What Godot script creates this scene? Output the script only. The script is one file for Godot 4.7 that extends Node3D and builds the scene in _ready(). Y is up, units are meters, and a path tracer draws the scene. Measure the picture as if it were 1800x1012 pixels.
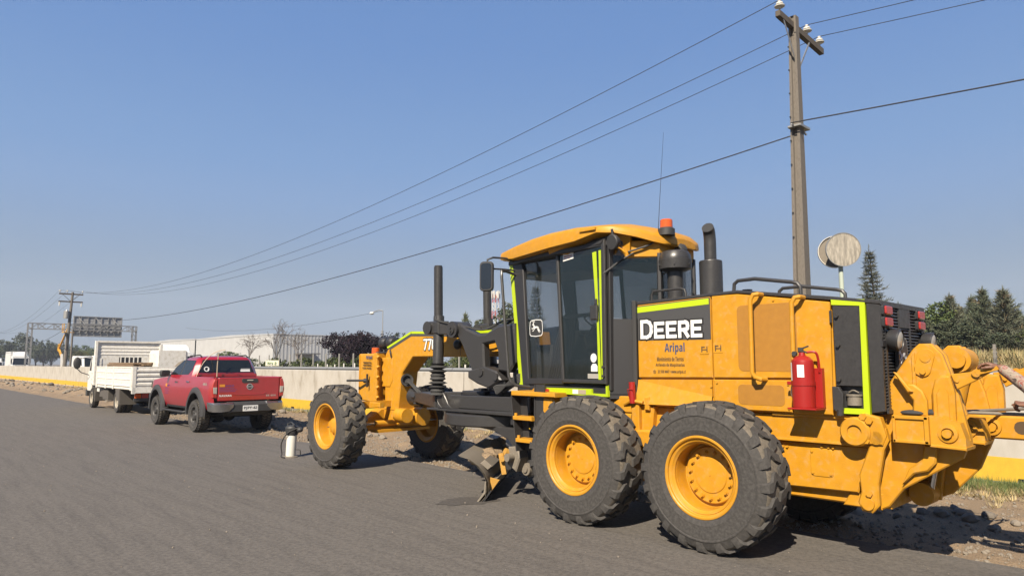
extends Node3D

# ------------------------------------------------------------ mesh builder
class MB:
	var p := PackedVector3Array()          # raw triangle corners, counter-clockwise seen from outside
	var X := Transform3D()
	func tri(a: Vector3, b: Vector3, c: Vector3) -> void:
		p.push_back(X * a); p.push_back(X * b); p.push_back(X * c)
	func quad(a: Vector3, b: Vector3, c: Vector3, d: Vector3) -> void:
		tri(a, b, c); tri(a, c, d)
	func flip_from(n: int) -> void:
		var i := n
		while i < p.size():
			var s := p[i + 1]; p[i + 1] = p[i + 2]; p[i + 2] = s
			i += 3
	# polygon in xy pushed along z from w0 to w1, edges chamfered by bev; axis "z": (x,y); "x": (z,y) along x; "y": (x,z) along y
	func prism(poly: Array, w0: float, w1: float, bev := 0.0, axis := "z") -> void:
		var q := PackedVector2Array(poly)
		if Geometry2D.is_polygon_clockwise(q):
			q.reverse()
		var n := q.size()
		var start := p.size()
		var m := Transform3D()
		if axis == "x": m.basis = Basis(Vector3(0, 0, 1), Vector3(0, 1, 0), Vector3(1, 0, 0))
		elif axis == "y": m.basis = Basis(Vector3(1, 0, 0), Vector3(0, 0, 1), Vector3(0, 1, 0))
		var q2 := PackedVector2Array()
		for i in n:
			var a := q[(i + n - 1) % n]; var b := q[i]; var c := q[(i + 1) % n]
			var d1 := (b - a).normalized(); var d2 := (c - b).normalized()
			var n1 := Vector2(-d1.y, d1.x); var n2 := Vector2(-d2.y, d2.x)
			var mm := n1 + n2
			var l := maxf(0.25, mm.dot(n1))
			q2.push_back(b + mm * (bev / l))
		var tr := Geometry2D.triangulate_polygon(q2)
		var lo := w0; var hi := w1
		for i in range(0, tr.size(), 3):
			var a := q2[tr[i]]; var b := q2[tr[i + 1]]; var c := q2[tr[i + 2]]
			if (b - a).cross(c - a) < 0.0:
				var s := b; b = c; c = s
			tri(m * Vector3(a.x, a.y, hi), m * Vector3(b.x, b.y, hi), m * Vector3(c.x, c.y, hi))
			tri(m * Vector3(a.x, a.y, lo), m * Vector3(c.x, c.y, lo), m * Vector3(b.x, b.y, lo))
		for i in n:
			var j := (i + 1) % n
			var a := q[i]; var b := q[j]; var a2 := q2[i]; var b2 := q2[j]
			quad(m * Vector3(a.x, a.y, lo + bev), m * Vector3(b.x, b.y, lo + bev), m * Vector3(b.x, b.y, hi - bev), m * Vector3(a.x, a.y, hi - bev))
			if bev > 0.0:
				quad(m * Vector3(a.x, a.y, hi - bev), m * Vector3(b.x, b.y, hi - bev), m * Vector3(b2.x, b2.y, hi), m * Vector3(a2.x, a2.y, hi))
				quad(m * Vector3(a2.x, a2.y, lo), m * Vector3(b2.x, b2.y, lo), m * Vector3(b.x, b.y, lo + bev), m * Vector3(a.x, a.y, lo + bev))
		if axis != "z":
			flip_from(start)
	func box(c: Vector3, s: Vector3, bev := 0.0) -> void:
		var h := s * 0.5
		var b := minf(bev, minf(h.x, minf(h.y, h.z)) * 0.9)
		prism([Vector2(c.x - h.x, c.y - h.y), Vector2(c.x + h.x, c.y - h.y), Vector2(c.x + h.x, c.y + h.y), Vector2(c.x - h.x, c.y + h.y)], c.z - h.z, c.z + h.z, b)
	func span(a: Vector3, b: Vector3, bev := 0.0) -> void:      # box between two corners
		box((a + b) * 0.5, (b - a).abs(), bev)
	func rbox(c: Vector3, s: Vector3, rot: Vector3, bev := 0.0) -> void:   # turned box, degrees
		var keep := X
		X = X * Transform3D(Basis.from_euler(rot * PI / 180.0), c)
		box(Vector3.ZERO, s, bev)
		X = keep
	func frame_of(d: Vector3) -> Basis:
		var w := d.normalized()
		var u := w.cross(Vector3.UP if absf(w.y) < 0.93 else Vector3.RIGHT).normalized()
		return Basis(u, w.cross(u), w)
	func cyl(a: Vector3, b: Vector3, r0: float, r1 := -1.0, seg := 14, caps := true) -> void:
		if r1 < 0.0: r1 = r0
		var f := frame_of(b - a)
		for i in seg:
			var t0 := TAU * i / seg; var t1 := TAU * (i + 1) / seg
			var e0 := f.x * cos(t0) + f.y * sin(t0); var e1 := f.x * cos(t1) + f.y * sin(t1)
			quad(a + e0 * r0, a + e1 * r0, b + e1 * r1, b + e0 * r1)
			if caps:
				tri(a, a + e1 * r0, a + e0 * r0); tri(b, b + e0 * r1, b + e1 * r1)
	func bar(a: Vector3, b: Vector3, w: float, h: float) -> void:  # square bar from a to b
		var f := frame_of(b - a)
		var e := [f.x * w + f.y * h, f.y * h - f.x * w, -f.x * w - f.y * h, f.x * w - f.y * h]
		for i in 4:
			var e0: Vector3 = e[i] * 0.5; var e1: Vector3 = e[(i + 1) % 4] * 0.5
			quad(a + e0, a + e1, b + e1, b + e0)
		quad(a + e[3] * 0.5, a + e[2] * 0.5, a + e[1] * 0.5, a + e[0] * 0.5)
		quad(b + e[0] * 0.5, b + e[1] * 0.5, b + e[2] * 0.5, b + e[3] * 0.5)
	func tube(pts: Array, r: float, seg := 8, r_end := -1.0) -> void:
		var n := pts.size()
		var f := frame_of(pts[1] - pts[0])
		var prev: Array = []
		for i in n:
			var d: Vector3
			if i == 0: d = pts[1] - pts[0]
			elif i == n - 1: d = pts[n - 1] - pts[n - 2]
			else: d = (pts[i + 1] - pts[i]).normalized() + (pts[i] - pts[i - 1]).normalized()
			d = d.normalized()
			var u := (f.x - d * f.x.dot(d)).normalized()
			f = Basis(u, d.cross(u), d)
			var rr := r if r_end < 0.0 else lerpf(r, r_end, float(i) / (n - 1))
			var ring: Array = []
			for k in seg:
				var t := TAU * k / seg
				ring.append(pts[i] + (f.x * cos(t) + f.y * sin(t)) * rr)
			if i > 0:
				for k in seg:
					var l := (k + 1) % seg
					quad(prev[k], prev[l], ring[l], ring[k])
			if i == 0:
				for k in range(1, seg - 1): tri(ring[0], ring[k + 1], ring[k])
			if i == n - 1:
				for k in range(1, seg - 1): tri(ring[0], ring[k], ring[k + 1])
			prev = ring
	# smooth tube through control points
	func hose(pts: Array, r: float, seg := 6, steps := 6) -> void:
		tube(MB.smooth(pts, steps), r, seg)
	static func smooth(pts: Array, steps := 6) -> Array:
		var o: Array = []
		for i in pts.size() - 1:
			var p0: Vector3 = pts[maxi(i - 1, 0)]; var p1: Vector3 = pts[i]; var p2: Vector3 = pts[i + 1]; var p3: Vector3 = pts[mini(i + 2, pts.size() - 1)]
			for k in steps:
				o.append(p1.cubic_interpolate(p2, p0, p3, float(k) / steps))
		o.append(pts[-1])
		return o
	# profile of (radius, height) turned about the z axis at o; profile runs so that outside is on its right... checked by flip
	func lathe(prof: Array, o: Vector3, axis: Vector3, seg := 32, flip := false) -> void:
		var f := frame_of(axis)
		var start := p.size()
		for i in seg:
			var t0 := TAU * i / seg; var t1 := TAU * (i + 1) / seg
			var e0 := f.x * cos(t0) + f.y * sin(t0); var e1 := f.x * cos(t1) + f.y * sin(t1)
			for j in prof.size() - 1:
				var a: Vector2 = prof[j]; var b: Vector2 = prof[j + 1]
				var a0 := o + e0 * a.x + f.z * a.y; var a1 := o + e1 * a.x + f.z * a.y
				var b0 := o + e0 * b.x + f.z * b.y; var b1 := o + e1 * b.x + f.z * b.y
				if a.x > 1e-6: tri(a0, a1, b1)
				if b.x > 1e-6: tri(a0, b1, b0)
		if flip: flip_from(start)
	func ball(c: Vector3, r: Vector3, nu := 14, nv := 9) -> void:
		for j in nv:
			var v0 := PI * j / nv - PI / 2; var v1 := PI * (j + 1) / nv - PI / 2
			for i in nu:
				var u0 := TAU * i / nu; var u1 := TAU * (i + 1) / nu
				var f := func(u: float, v: float) -> Vector3: return c + Vector3(cos(v) * cos(u), sin(v), -cos(v) * sin(u)) * r
				var a: Vector3 = f.call(u0, v0); var b: Vector3 = f.call(u1, v0); var cc: Vector3 = f.call(u1, v1); var d: Vector3 = f.call(u0, v1)
				if j > 0: tri(a, b, cc)
				if j < nv - 1: tri(a, cc, d)
	# rings: Array of Arrays of Vector3 with equal counts, joined in order; closed around
	func loft(rings: Array, closed := true, cap0 := true, cap1 := true) -> void:
		var m: int = rings[0].size()
		for i in rings.size() - 1:
			for k in (m if closed else m - 1):
				var l := (k + 1) % m
				quad(rings[i][k], rings[i][l], rings[i + 1][l], rings[i + 1][k])
		if closed and cap0:
			for k in range(1, m - 1): tri(rings[0][0], rings[0][k + 1], rings[0][k])
		if closed and cap1:
			for k in range(1, m - 1): tri(rings[-1][0], rings[-1][k], rings[-1][k + 1])
	# flat plate given as a 3-D polygon (fan), thickened along its normal backwards
	func plate(pts: Array, th: float) -> void:
		var nrm: Vector3 = Vector3.ZERO
		for i in range(1, pts.size() - 1):
			nrm += (pts[i] - pts[0]).cross(pts[i + 1] - pts[0])
		nrm = nrm.normalized()
		var n := pts.size()
		for i in range(1, n - 1):
			tri(pts[0], pts[i], pts[i + 1])
			tri(pts[0] - nrm * th, pts[i + 1] - nrm * th, pts[i] - nrm * th)
		for i in n:
			var j := (i + 1) % n
			quad(pts[i] - nrm * th, pts[j] - nrm * th, pts[j], pts[i])
	func mesh(crease := 32.0) -> ArrayMesh:
		var n := p.size()
		var fn := PackedVector3Array(); fn.resize(n / 3)
		var at := {}
		var vid := PackedInt32Array(); vid.resize(n)
		var users: Array = []
		for t in n / 3:
			fn[t] = (p[t * 3 + 1] - p[t * 3]).cross(p[t * 3 + 2] - p[t * 3])
			for k in 3:
				var key := Vector3i((p[t * 3 + k] * 4000.0).round())
				var id: int = at.get(key, -1)
				if id < 0:
					id = users.size(); at[key] = id; users.append(PackedInt32Array())
				vid[t * 3 + k] = id
				users[id].push_back(t)
		var un := PackedVector3Array(); un.resize(n / 3)
		for t in n / 3: un[t] = fn[t].normalized()
		var lim := cos(deg_to_rad(crease))
		var v := PackedVector3Array(); v.resize(n)
		var nn := PackedVector3Array(); nn.resize(n)
		var ord := [0, 2, 1]
		for t in n / 3:
			var me := un[t]
			for k in 3:
				var src: int = t * 3 + ord[k]
				v[t * 3 + k] = p[src]
				var s := Vector3.ZERO
				for o: int in users[vid[src]]:
					if un[o].dot(me) >= lim: s += fn[o]
				nn[t * 3 + k] = s.normalized() if s.length_squared() > 1e-16 else (me if me != Vector3.ZERO else Vector3.UP)
		var a := []
		a.resize(Mesh.ARRAY_MAX)
		a[Mesh.ARRAY_VERTEX] = v
		a[Mesh.ARRAY_NORMAL] = nn
		var am := ArrayMesh.new()
		am.add_surface_from_arrays(Mesh.PRIMITIVE_TRIANGLES, a)
		return am

func V(x: float, y: float, z: float) -> Vector3: return Vector3(x, y, z)
func P2(a: Array) -> Array:               # flat list of numbers to Vector2 list
	var o := []
	for i in range(0, a.size(), 2): o.append(Vector2(a[i], a[i + 1]))
	return o
func P3(a: Array) -> Array:
	var o := []
	for i in range(0, a.size(), 3): o.append(Vector3(a[i], a[i + 1], a[i + 2]))
	return o

# ------------------------------------------------------------ objects
var taken := {}
func numbered(called: String) -> String:
	var k: int = taken.get(called, 0)
	taken[called] = k + 1
	return called if k == 0 else "%s_%03d" % [called, k]
func tag(o: Node3D, label: String, category: String, group := "", kind := "") -> Node3D:
	if label: o.set_meta("label", label)
	if category: o.set_meta("category", category)
	if group: o.set_meta("group", group)
	if kind: o.set_meta("kind", kind)
	return o
func thing(called: String, at: Vector3, label: String, category: String, group := "", turn := 0.0) -> Node3D:
	var o := Node3D.new()
	o.name = numbered(called)
	add_child(o)
	o.position = at
	o.rotation.y = turn
	return tag(o, label, category, group)
func node(called: String, parent: Node3D, at := Vector3.ZERO) -> Node3D:
	var o := Node3D.new()
	o.name = called
	parent.add_child(o, true)
	o.position = at
	return o
func obj(called: String, mb: MB, m: Material, parent: Node3D = self, crease := 32.0) -> MeshInstance3D:
	var o := MeshInstance3D.new()
	o.name = numbered(called) if parent == self else called
	o.mesh = mb.mesh(crease)
	o.material_override = m
	parent.add_child(o, true)
	return o
func inst(called: String, am: Mesh, m: Material, parent: Node3D, xf := Transform3D()) -> MeshInstance3D:
	var o := MeshInstance3D.new()
	o.name = numbered(called) if parent == self else called
	o.mesh = am
	o.material_override = m
	parent.add_child(o, true)
	o.transform = xf
	return o
func copy(o: Node3D, at: Vector3, turn := 0.0) -> Node3D:
	var base := String(o.name).rstrip("0123456789").rstrip("_")
	var c: Node3D = o.duplicate()
	c.name = numbered(base)
	add_child(c)
	c.position = at
	c.rotation.y = turn
	return c
func one(called: String, parent: Node3D, m: Material, f: Callable, crease := 32.0) -> MeshInstance3D:
	var b := MB.new()
	f.call(b)
	return obj(called, b, m, parent, crease)

# lettering: mesh scaled to w x h metres, lower left corner at `at`, turned by turn about y (0 faces +z, 90 faces +x)
func letters(called: String, s: String, at: Vector3, w: float, h: float, m: Material, parent: Node3D, turn := 0.0, bold := 0.0, fname := "Droid Sans", depth := 0.003, tilt := 0.0) -> MeshInstance3D:
	var sf := SystemFont.new()
	sf.font_names = PackedStringArray([fname])
	sf.font_weight = 700
	var fv := FontVariation.new()
	fv.base_font = sf
	var t := TextMesh.new()
	t.text = s
	t.font = fv
	t.font_size = 48
	t.pixel_size = 0.01
	t.depth = 0.01
	t.curve_step = 1.5
	var bb := t.get_aabb()
	var o := MeshInstance3D.new()
	o.name = called
	o.mesh = t
	o.material_override = m
	parent.add_child(o, true)
	var sc := Vector3(w / maxf(bb.size.x, 0.001), h / maxf(bb.size.y, 0.001), depth / 0.01)
	var B := Basis(Vector3.UP, deg_to_rad(turn)) * Basis(Vector3.RIGHT, deg_to_rad(tilt))
	o.transform = Transform3D(B, at) * Transform3D(Basis.from_scale(sc), Vector3(-bb.position.x * sc.x, -bb.position.y * sc.y, 0.0))
	return o

# ------------------------------------------------------------ materials (colours are linear base colours)
var M := {}
var tex := {}
func noise_tex(called: String, freq: float, lo: float, hi: float, oct := 4, size := 512, gain := 0.55, kind := FastNoiseLite.TYPE_SIMPLEX_SMOOTH, sd := 1, normal := false, bump := 4.0) -> Texture2D:
	if tex.has(called): return tex[called]
	var n := FastNoiseLite.new()
	n.noise_type = kind
	n.seed = sd
	n.frequency = freq
	n.fractal_octaves = oct
	n.fractal_gain = gain
	var t := NoiseTexture2D.new()
	t.width = size; t.height = size
	t.seamless = true
	t.noise = n
	if normal:
		t.as_normal_map = true
		t.bump_strength = bump
	else:
		var g := Gradient.new()
		g.set_color(0, Color(lo, lo, lo)); g.set_color(1, Color(hi, hi, hi))
		t.color_ramp = g
	tex[called] = t
	return t
func ramp_tex(called: String, freq: float, stops: Array, oct := 5, size := 512, kind := FastNoiseLite.TYPE_SIMPLEX_SMOOTH, sd := 3, gain := 0.55) -> Texture2D:
	if tex.has(called): return tex[called]
	var n := FastNoiseLite.new()
	n.noise_type = kind; n.seed = sd; n.frequency = freq; n.fractal_octaves = oct; n.fractal_gain = gain
	var t := NoiseTexture2D.new()
	t.width = size; t.height = size; t.seamless = true; t.noise = n
	var g := Gradient.new()
	var offs := PackedFloat32Array(); var cols := PackedColorArray()
	for s in stops:
		offs.push_back(s[0]); cols.push_back(Color(s[1], s[2], s[3]).linear_to_srgb())
	g.offsets = offs; g.colors = cols
	t.color_ramp = g
	tex[called] = t
	return t
func mat(called: String, r: float, g: float, b: float, rough := 0.6, metal := 0.0) -> StandardMaterial3D:
	var m := StandardMaterial3D.new()
	m.resource_name = called
	m.albedo_color = Color(r, g, b).linear_to_srgb()
	m.roughness = rough
	m.metallic = metal
	M[called] = m
	return m
func tri_tex(m: StandardMaterial3D, t: Texture2D, scale: float, world := true) -> StandardMaterial3D:
	m.albedo_texture = t
	m.uv1_triplanar = true
	m.uv1_world_triplanar = world
	m.uv1_scale = Vector3.ONE * scale
	return m
func glass(called: String, r: float, g: float, b: float, a: float) -> StandardMaterial3D:
	var m := mat(called, r, g, b, 0.02)
	m.albedo_color.a = a
	m.transparency = BaseMaterial3D.TRANSPARENCY_ALPHA
	return m

# block capitals drawn with straight strokes; box (x, y, w, h), stroke width sw; each stroke 0.2 mm above the last
func block_letters(b: MB, s: String, x: float, y: float, w: float, h: float, gap: float, sw: float, z: float, first := 1.0) -> void:
	var k := 0
	for ch in s:
		var hh := h * first if k == 0 else h
		var ww := w * (first * 1.05 if k == 0 else 1.0)
		var lines := []
		match ch:
			"D": lines = [[0, 0, 0, 1], [0, 1, 0.55, 1], [0.55, 1, 0.84, 0.90], [0.84, 0.90, 1, 0.68], [1, 0.68, 1, 0.32], [1, 0.32, 0.84, 0.10], [0.84, 0.10, 0.55, 0], [0.55, 0, 0, 0]]
			"E": lines = [[0, 0, 0, 1], [0, 1, 1, 1], [0, 0.5, 0.86, 0.5], [0, 0, 1, 0]]
			"R": lines = [[0, 0, 0, 1], [0, 1, 0.74, 1], [0.74, 1, 0.93, 0.92], [0.93, 0.92, 1, 0.78], [1, 0.78, 1, 0.68], [1, 0.68, 0.93, 0.53], [0.93, 0.53, 0.74, 0.45], [0.74, 0.45, 0.7, 0.45], [0.7, 0.45, 0, 0.45], [0.55, 0.45, 1, 0]]
			"7": lines = [[0, 1, 1, 1], [1, 1, 0.35, 0]]
			"0": lines = [[0.1, 0.1, 0, 0.5], [0, 0.5, 0.1, 0.9], [0.1, 0.9, 0.5, 1], [0.5, 1, 0.9, 0.9], [0.9, 0.9, 1, 0.5], [1, 0.5, 0.9, 0.1], [0.9, 0.1, 0.5, 0], [0.5, 0, 0.1, 0.1]]
			"G": lines = [[1, 0.85, 0.6, 1], [0.6, 1, 0.1, 0.9], [0.1, 0.9, 0, 0.5], [0, 0.5, 0.1, 0.1], [0.1, 0.1, 0.6, 0], [0.6, 0, 1, 0.1], [1, 0.1, 1, 0.45], [1, 0.45, 0.55, 0.45]]
		var n := 0
		for l in lines:
			var p := Vector2(x + sw * 0.5 + l[0] * (ww - sw), y + sw * 0.5 + l[1] * (hh - sw))
			var q := Vector2(x + sw * 0.5 + l[2] * (ww - sw), y + sw * 0.5 + l[3] * (hh - sw))
			var d := (q - p).normalized()
			var e := d.orthogonal() * sw * 0.5
			p -= d * sw * 0.5; q += d * sw * 0.5
			b.prism([p + e, p - e, q - e, q + e], z, z + 0.0012 + n * 0.0002)
			n += 1
		x += ww + gap
		k += 1

# ------------------------------------------------------------ camera, sky, sun
func make_world() -> void:
	var cam := Camera3D.new()
	cam.name = "camera"
	add_child(cam)
	cam.position = V(0, 1.70, 0)
	cam.rotation_degrees = V(6.324, 46.443, 0)
	cam.fov = 45.73
	cam.near = 0.05
	cam.far = 3000.0
	cam.current = true
	var sky_img := Image.create(8, 512, false, Image.FORMAT_RGBF)
	var stops := [[-90.0, 0.07, 0.0592, 0.0485], [-3.0, 0.0862, 0.0808, 0.0754], [-0.2, 0.0926, 0.1142, 0.1385], [0.0, 0.0926, 0.1142, 0.1385], [4.4, 0.0929, 0.1335, 0.1767], [13.2, 0.0849, 0.1525, 0.2745], [16.2, 0.0754, 0.1475, 0.28], [26.0, 0.0548, 0.121, 0.2653], [45.0, 0.0355, 0.0859, 0.2132], [90.0, 0.0249, 0.0622, 0.1718]]
	for y in 512:
		var el := 90.0 - (y + 0.5) / 512.0 * 180.0
		var col := Color(0, 0, 0)
		for i in stops.size() - 1:
			var a: Array = stops[i]; var b: Array = stops[i + 1]
			if el >= a[0] and el <= b[0]:
				var t: float = smoothstep(0.0, 1.0, (el - a[0]) / (b[0] - a[0])) * 0.35 + (el - a[0]) / (b[0] - a[0]) * 0.65
				col = Color(lerpf(a[1], b[1], t), lerpf(a[2], b[2], t), lerpf(a[3], b[3], t))
		for x in 8: sky_img.set_pixel(x, y, col)
	var pano := PanoramaSkyMaterial.new()
	pano.panorama = ImageTexture.create_from_image(sky_img)
	var sky := Sky.new()
	sky.sky_material = pano
	var env := Environment.new()
	env.background_mode = Environment.BG_SKY
	env.sky = sky
	env.tonemap_mode = Environment.TONE_MAPPER_LINEAR
	env.tonemap_exposure = 2.2
	env.sdfgi_enabled = true
	env.ssao_enabled = true
	env.ssil_enabled = true
	env.fog_enabled = true
	env.fog_density = 0.00036
	env.fog_light_color = Color(0.78, 0.82, 0.88)
	var we := WorldEnvironment.new()
	we.name = "world_environment"
	we.environment = env
	add_child(we)
	var sun := DirectionalLight3D.new()
	sun.name = "sun"
	add_child(sun)
	sun.look_at_from_position(V(0.44, 1.0, 1.06) * 50.0, Vector3.ZERO, Vector3.UP)
	sun.light_energy = 1.6
	sun.light_color = Color(1.0, 0.945, 0.86)
	sun.light_angular_distance = 0.55
	sun.shadow_enabled = true

func make_materials() -> void:
	var grime := noise_tex("grime", 0.012, 0.93, 1.0, 5)
	var fine := noise_tex("fine", 0.05, 0.84, 1.0, 4)
	var dust := ramp_tex("dust_mask", 0.02, [[0.0, 0, 0, 0], [0.52, 0.0, 0.0, 0.0], [0.75, 0.008, 0.008, 0.008], [1.0, 0.045, 0.045, 0.045]], 6, 512, FastNoiseLite.TYPE_SIMPLEX_SMOOTH, 12)
	var dustc := ramp_tex("dust_colour", 0.03, [[0.0, 0.30, 0.25, 0.18], [1.0, 0.42, 0.36, 0.28]], 3, 128)
	var rough_t := noise_tex("rough_noise", 0.02, 0.55, 1.0, 5, 512, 0.6, FastNoiseLite.TYPE_SIMPLEX_SMOOTH, 7)
	var dusty := func(m: StandardMaterial3D, s: float) -> void:
		m.detail_enabled = true
		m.detail_blend_mode = BaseMaterial3D.BLEND_MODE_MIX
		m.detail_albedo = dustc
		m.detail_mask = dust
		m.detail_uv_layer = BaseMaterial3D.DETAIL_UV_1
		m.uv1_triplanar = true; m.uv1_world_triplanar = true; m.uv1_scale = Vector3.ONE * s
	var m := mat("yellow_paint", 0.455, 0.215, 0.0125, 0.62)
	tri_tex(m, grime, 1.1); dusty.call(m, 1.1); m.roughness_texture = rough_t; m.metallic_specular = 0.42
	m = mat("yellow_dirty", 0.40, 0.21, 0.03, 0.8)
	tri_tex(m, fine, 1.7); dusty.call(m, 1.7)
	m = mat("screen_yellow", 0.2995, 0.1354, 0.01267, 0.65)
	tri_tex(m, grime, 2.0)
	m = mat("grey_paint", 0.03571, 0.03456, 0.03456, 0.5)
	tri_tex(m, fine, 1.3); m.roughness_texture = rough_t
	m = mat("grey_decal", 0.04723, 0.04723, 0.04838, 0.5)
	m = mat("black_paint", 0.022, 0.022, 0.024, 0.45)
	m = mat("black_plastic", 0.028, 0.028, 0.029, 0.6)
	m = mat("steel_worn", 0.19, 0.165, 0.132, 0.7, 0.1)
	tri_tex(m, fine, 3.0); dusty.call(m, 2.0)
	m = mat("steel_rod", 0.55, 0.55, 0.55, 0.18, 0.95)
	m = mat("chrome", 0.62, 0.61, 0.6, 0.16, 1.0)
	m = mat("rubber", 0.06426, 0.05998, 0.0563, 0.85)
	tri_tex(m, noise_tex("rubber_noise", 0.02, 0.62, 1.0, 5, 512, 0.62, FastNoiseLite.TYPE_SIMPLEX_SMOOTH, 21), 2.2, false)
	m = mat("rubber_dusty", 0.185, 0.158, 0.122, 0.92)
	tri_tex(m, noise_tex("rubber_noise", 0.02, 0.62, 1.0), 2.6, false)
	m = mat("rubber_black", 0.03, 0.03, 0.03, 0.8)
	m = mat("lime_tape", 0.3456, 0.4493, 0.00864, 0.35)
	m = mat("white_print", 0.5904, 0.5904, 0.576, 0.5)
	m = mat("black_print", 0.012, 0.012, 0.012, 0.5)
	m = mat("blue_print", 0.0252, 0.0504, 0.1224, 0.5)
	m = mat("dark_print", 0.0648, 0.0396, 0.018, 0.6)
	m = mat("orange_print", 0.54, 0.216, 0.0216, 0.5)
	m = mat("purple_print", 0.072, 0.036, 0.1584, 0.5)
	m = mat("red_paint", 0.2477, 0.01037, 0.008064, 0.38)
	m = mat("red_lens", 0.3024, 0.0216, 0.018, 0.2)
	m.clearcoat_enabled = true; m.clearcoat = 0.6
	m = mat("orange_lens", 0.4464, 0.0792, 0.0144, 0.22)
	m = mat("lamp_glass", 0.3024, 0.288, 0.2592, 0.12)
	m = mat("mirror_glass", 0.75, 0.77, 0.8, 0.04, 1.0)
	glass("cab_glass", 0.010, 0.016, 0.016, 0.2)
	glass("door_glass", 0.008, 0.014, 0.015, 0.50)
	glass("quarter_glass", 0.010, 0.017, 0.018, 0.32)
	mat("mirror_dark", 0.10, 0.11, 0.12, 0.08, 0.9)
	glass("tint_glass", 0.02, 0.024, 0.026, 0.86)
	m = mat("seat_fabric", 0.03, 0.03, 0.032, 0.9)
	m = mat("tan_cloth", 0.3024, 0.2448, 0.1728, 0.9)
	# ground
	var asph := ramp_tex("asphalt_fine", 0.014, [[0.0, 0.30, 0.30, 0.30], [0.36, 0.66, 0.66, 0.66], [0.5, 0.80, 0.80, 0.80], [0.64, 0.93, 0.93, 0.92], [0.8, 1.0, 1.0, 1.0], [1.0, 1.0, 1.0, 1.0]], 7, 2048, FastNoiseLite.TYPE_SIMPLEX, 5, 0.92)
	m = mat("asphalt", 0.118, 0.106, 0.094, 0.93)
	tri_tex(m, asph, 0.42)
	m.heightmap_enabled = true
	m.heightmap_texture = noise_tex("asphalt_bump", 0.22, 0.0, 1.0, 3, 1024, 0.5, FastNoiseLite.TYPE_SIMPLEX, 9)
	m.heightmap_scale = 0.35
	m.detail_enabled = true
	m.detail_blend_mode = BaseMaterial3D.BLEND_MODE_MUL
	m.detail_albedo = ramp_tex("asphalt_patches", 0.010, [[0.0, 0.66, 0.66, 0.67], [0.42, 0.88, 0.88, 0.88], [0.6, 0.97, 0.97, 0.965], [0.8, 1.0, 1.0, 1.0], [1.0, 1.0, 0.99, 0.97]], 7, 2048, FastNoiseLite.TYPE_SIMPLEX_SMOOTH, 31, 0.85)
	m.detail_uv_layer = BaseMaterial3D.DETAIL_UV_2
	m.uv2_triplanar = true; m.uv2_world_triplanar = true; m.uv2_scale = V(0.018, 0.1, 0.20)
	mat("asphalt_damp", 0.07, 0.062, 0.055, 0.8)
	tri_tex(M.asphalt_damp, asph, 0.42)
	m = mat("dirt", 0.2534, 0.1843, 0.1152, 0.95)
	tri_tex(m, ramp_tex("dirt_fine", 0.05, [[0.0, 0.45, 0.45, 0.45], [0.42, 0.80, 0.79, 0.78], [0.7, 1.0, 1.0, 1.0], [1.0, 1.0, 1.0, 1.0]], 6, 1024, FastNoiseLite.TYPE_SIMPLEX_SMOOTH, 15, 0.7), 0.7)
	m.heightmap_enabled = true
	m.heightmap_texture = noise_tex("dirt_bump", 0.06, 0.0, 1.0, 5, 1024, 0.7, FastNoiseLite.TYPE_SIMPLEX_SMOOTH, 16)
	m.heightmap_scale = 2.2
	m = mat("field", 0.1382, 0.1094, 0.06048, 0.95)
	tri_tex(m, noise_tex("field_noise", 0.02, 0.5, 1.0, 5), 0.2)
	m = mat("stone", 0.2074, 0.1786, 0.144, 0.9)
	tri_tex(m, noise_tex("fine", 0.05, 0.84, 1.0, 4), 2.0)
	m = mat("stone_dark", 0.144, 0.1238, 0.1008, 0.9)
	tri_tex(m, noise_tex("fine", 0.05, 0.84, 1.0, 4), 2.0)
	m = mat("wall_white", 0.355, 0.335, 0.30, 0.85)
	tri_tex(m, ramp_tex("wall_stain", 0.012, [[0.0, 0.66, 0.63, 0.58], [0.35, 0.90, 0.89, 0.87], [0.7, 1.0, 1.0, 1.0], [1.0, 1.0, 1.0, 1.0]], 6, 512, FastNoiseLite.TYPE_SIMPLEX_SMOOTH, 18, 0.62), 1.0)
	m.uv1_scale = V(0.28, 0.12, 0.28)
	m = mat("wall_yellow", 0.4838, 0.3053, 0.02016, 0.75)
	tri_tex(m, noise_tex("grime", 0.012, 0.93, 1.0, 5), 1.0)
	m = mat("concrete", 0.1958, 0.1814, 0.1613, 0.9)
	tri_tex(m, noise_tex("fine", 0.05, 0.84, 1.0, 4), 1.2)

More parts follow.
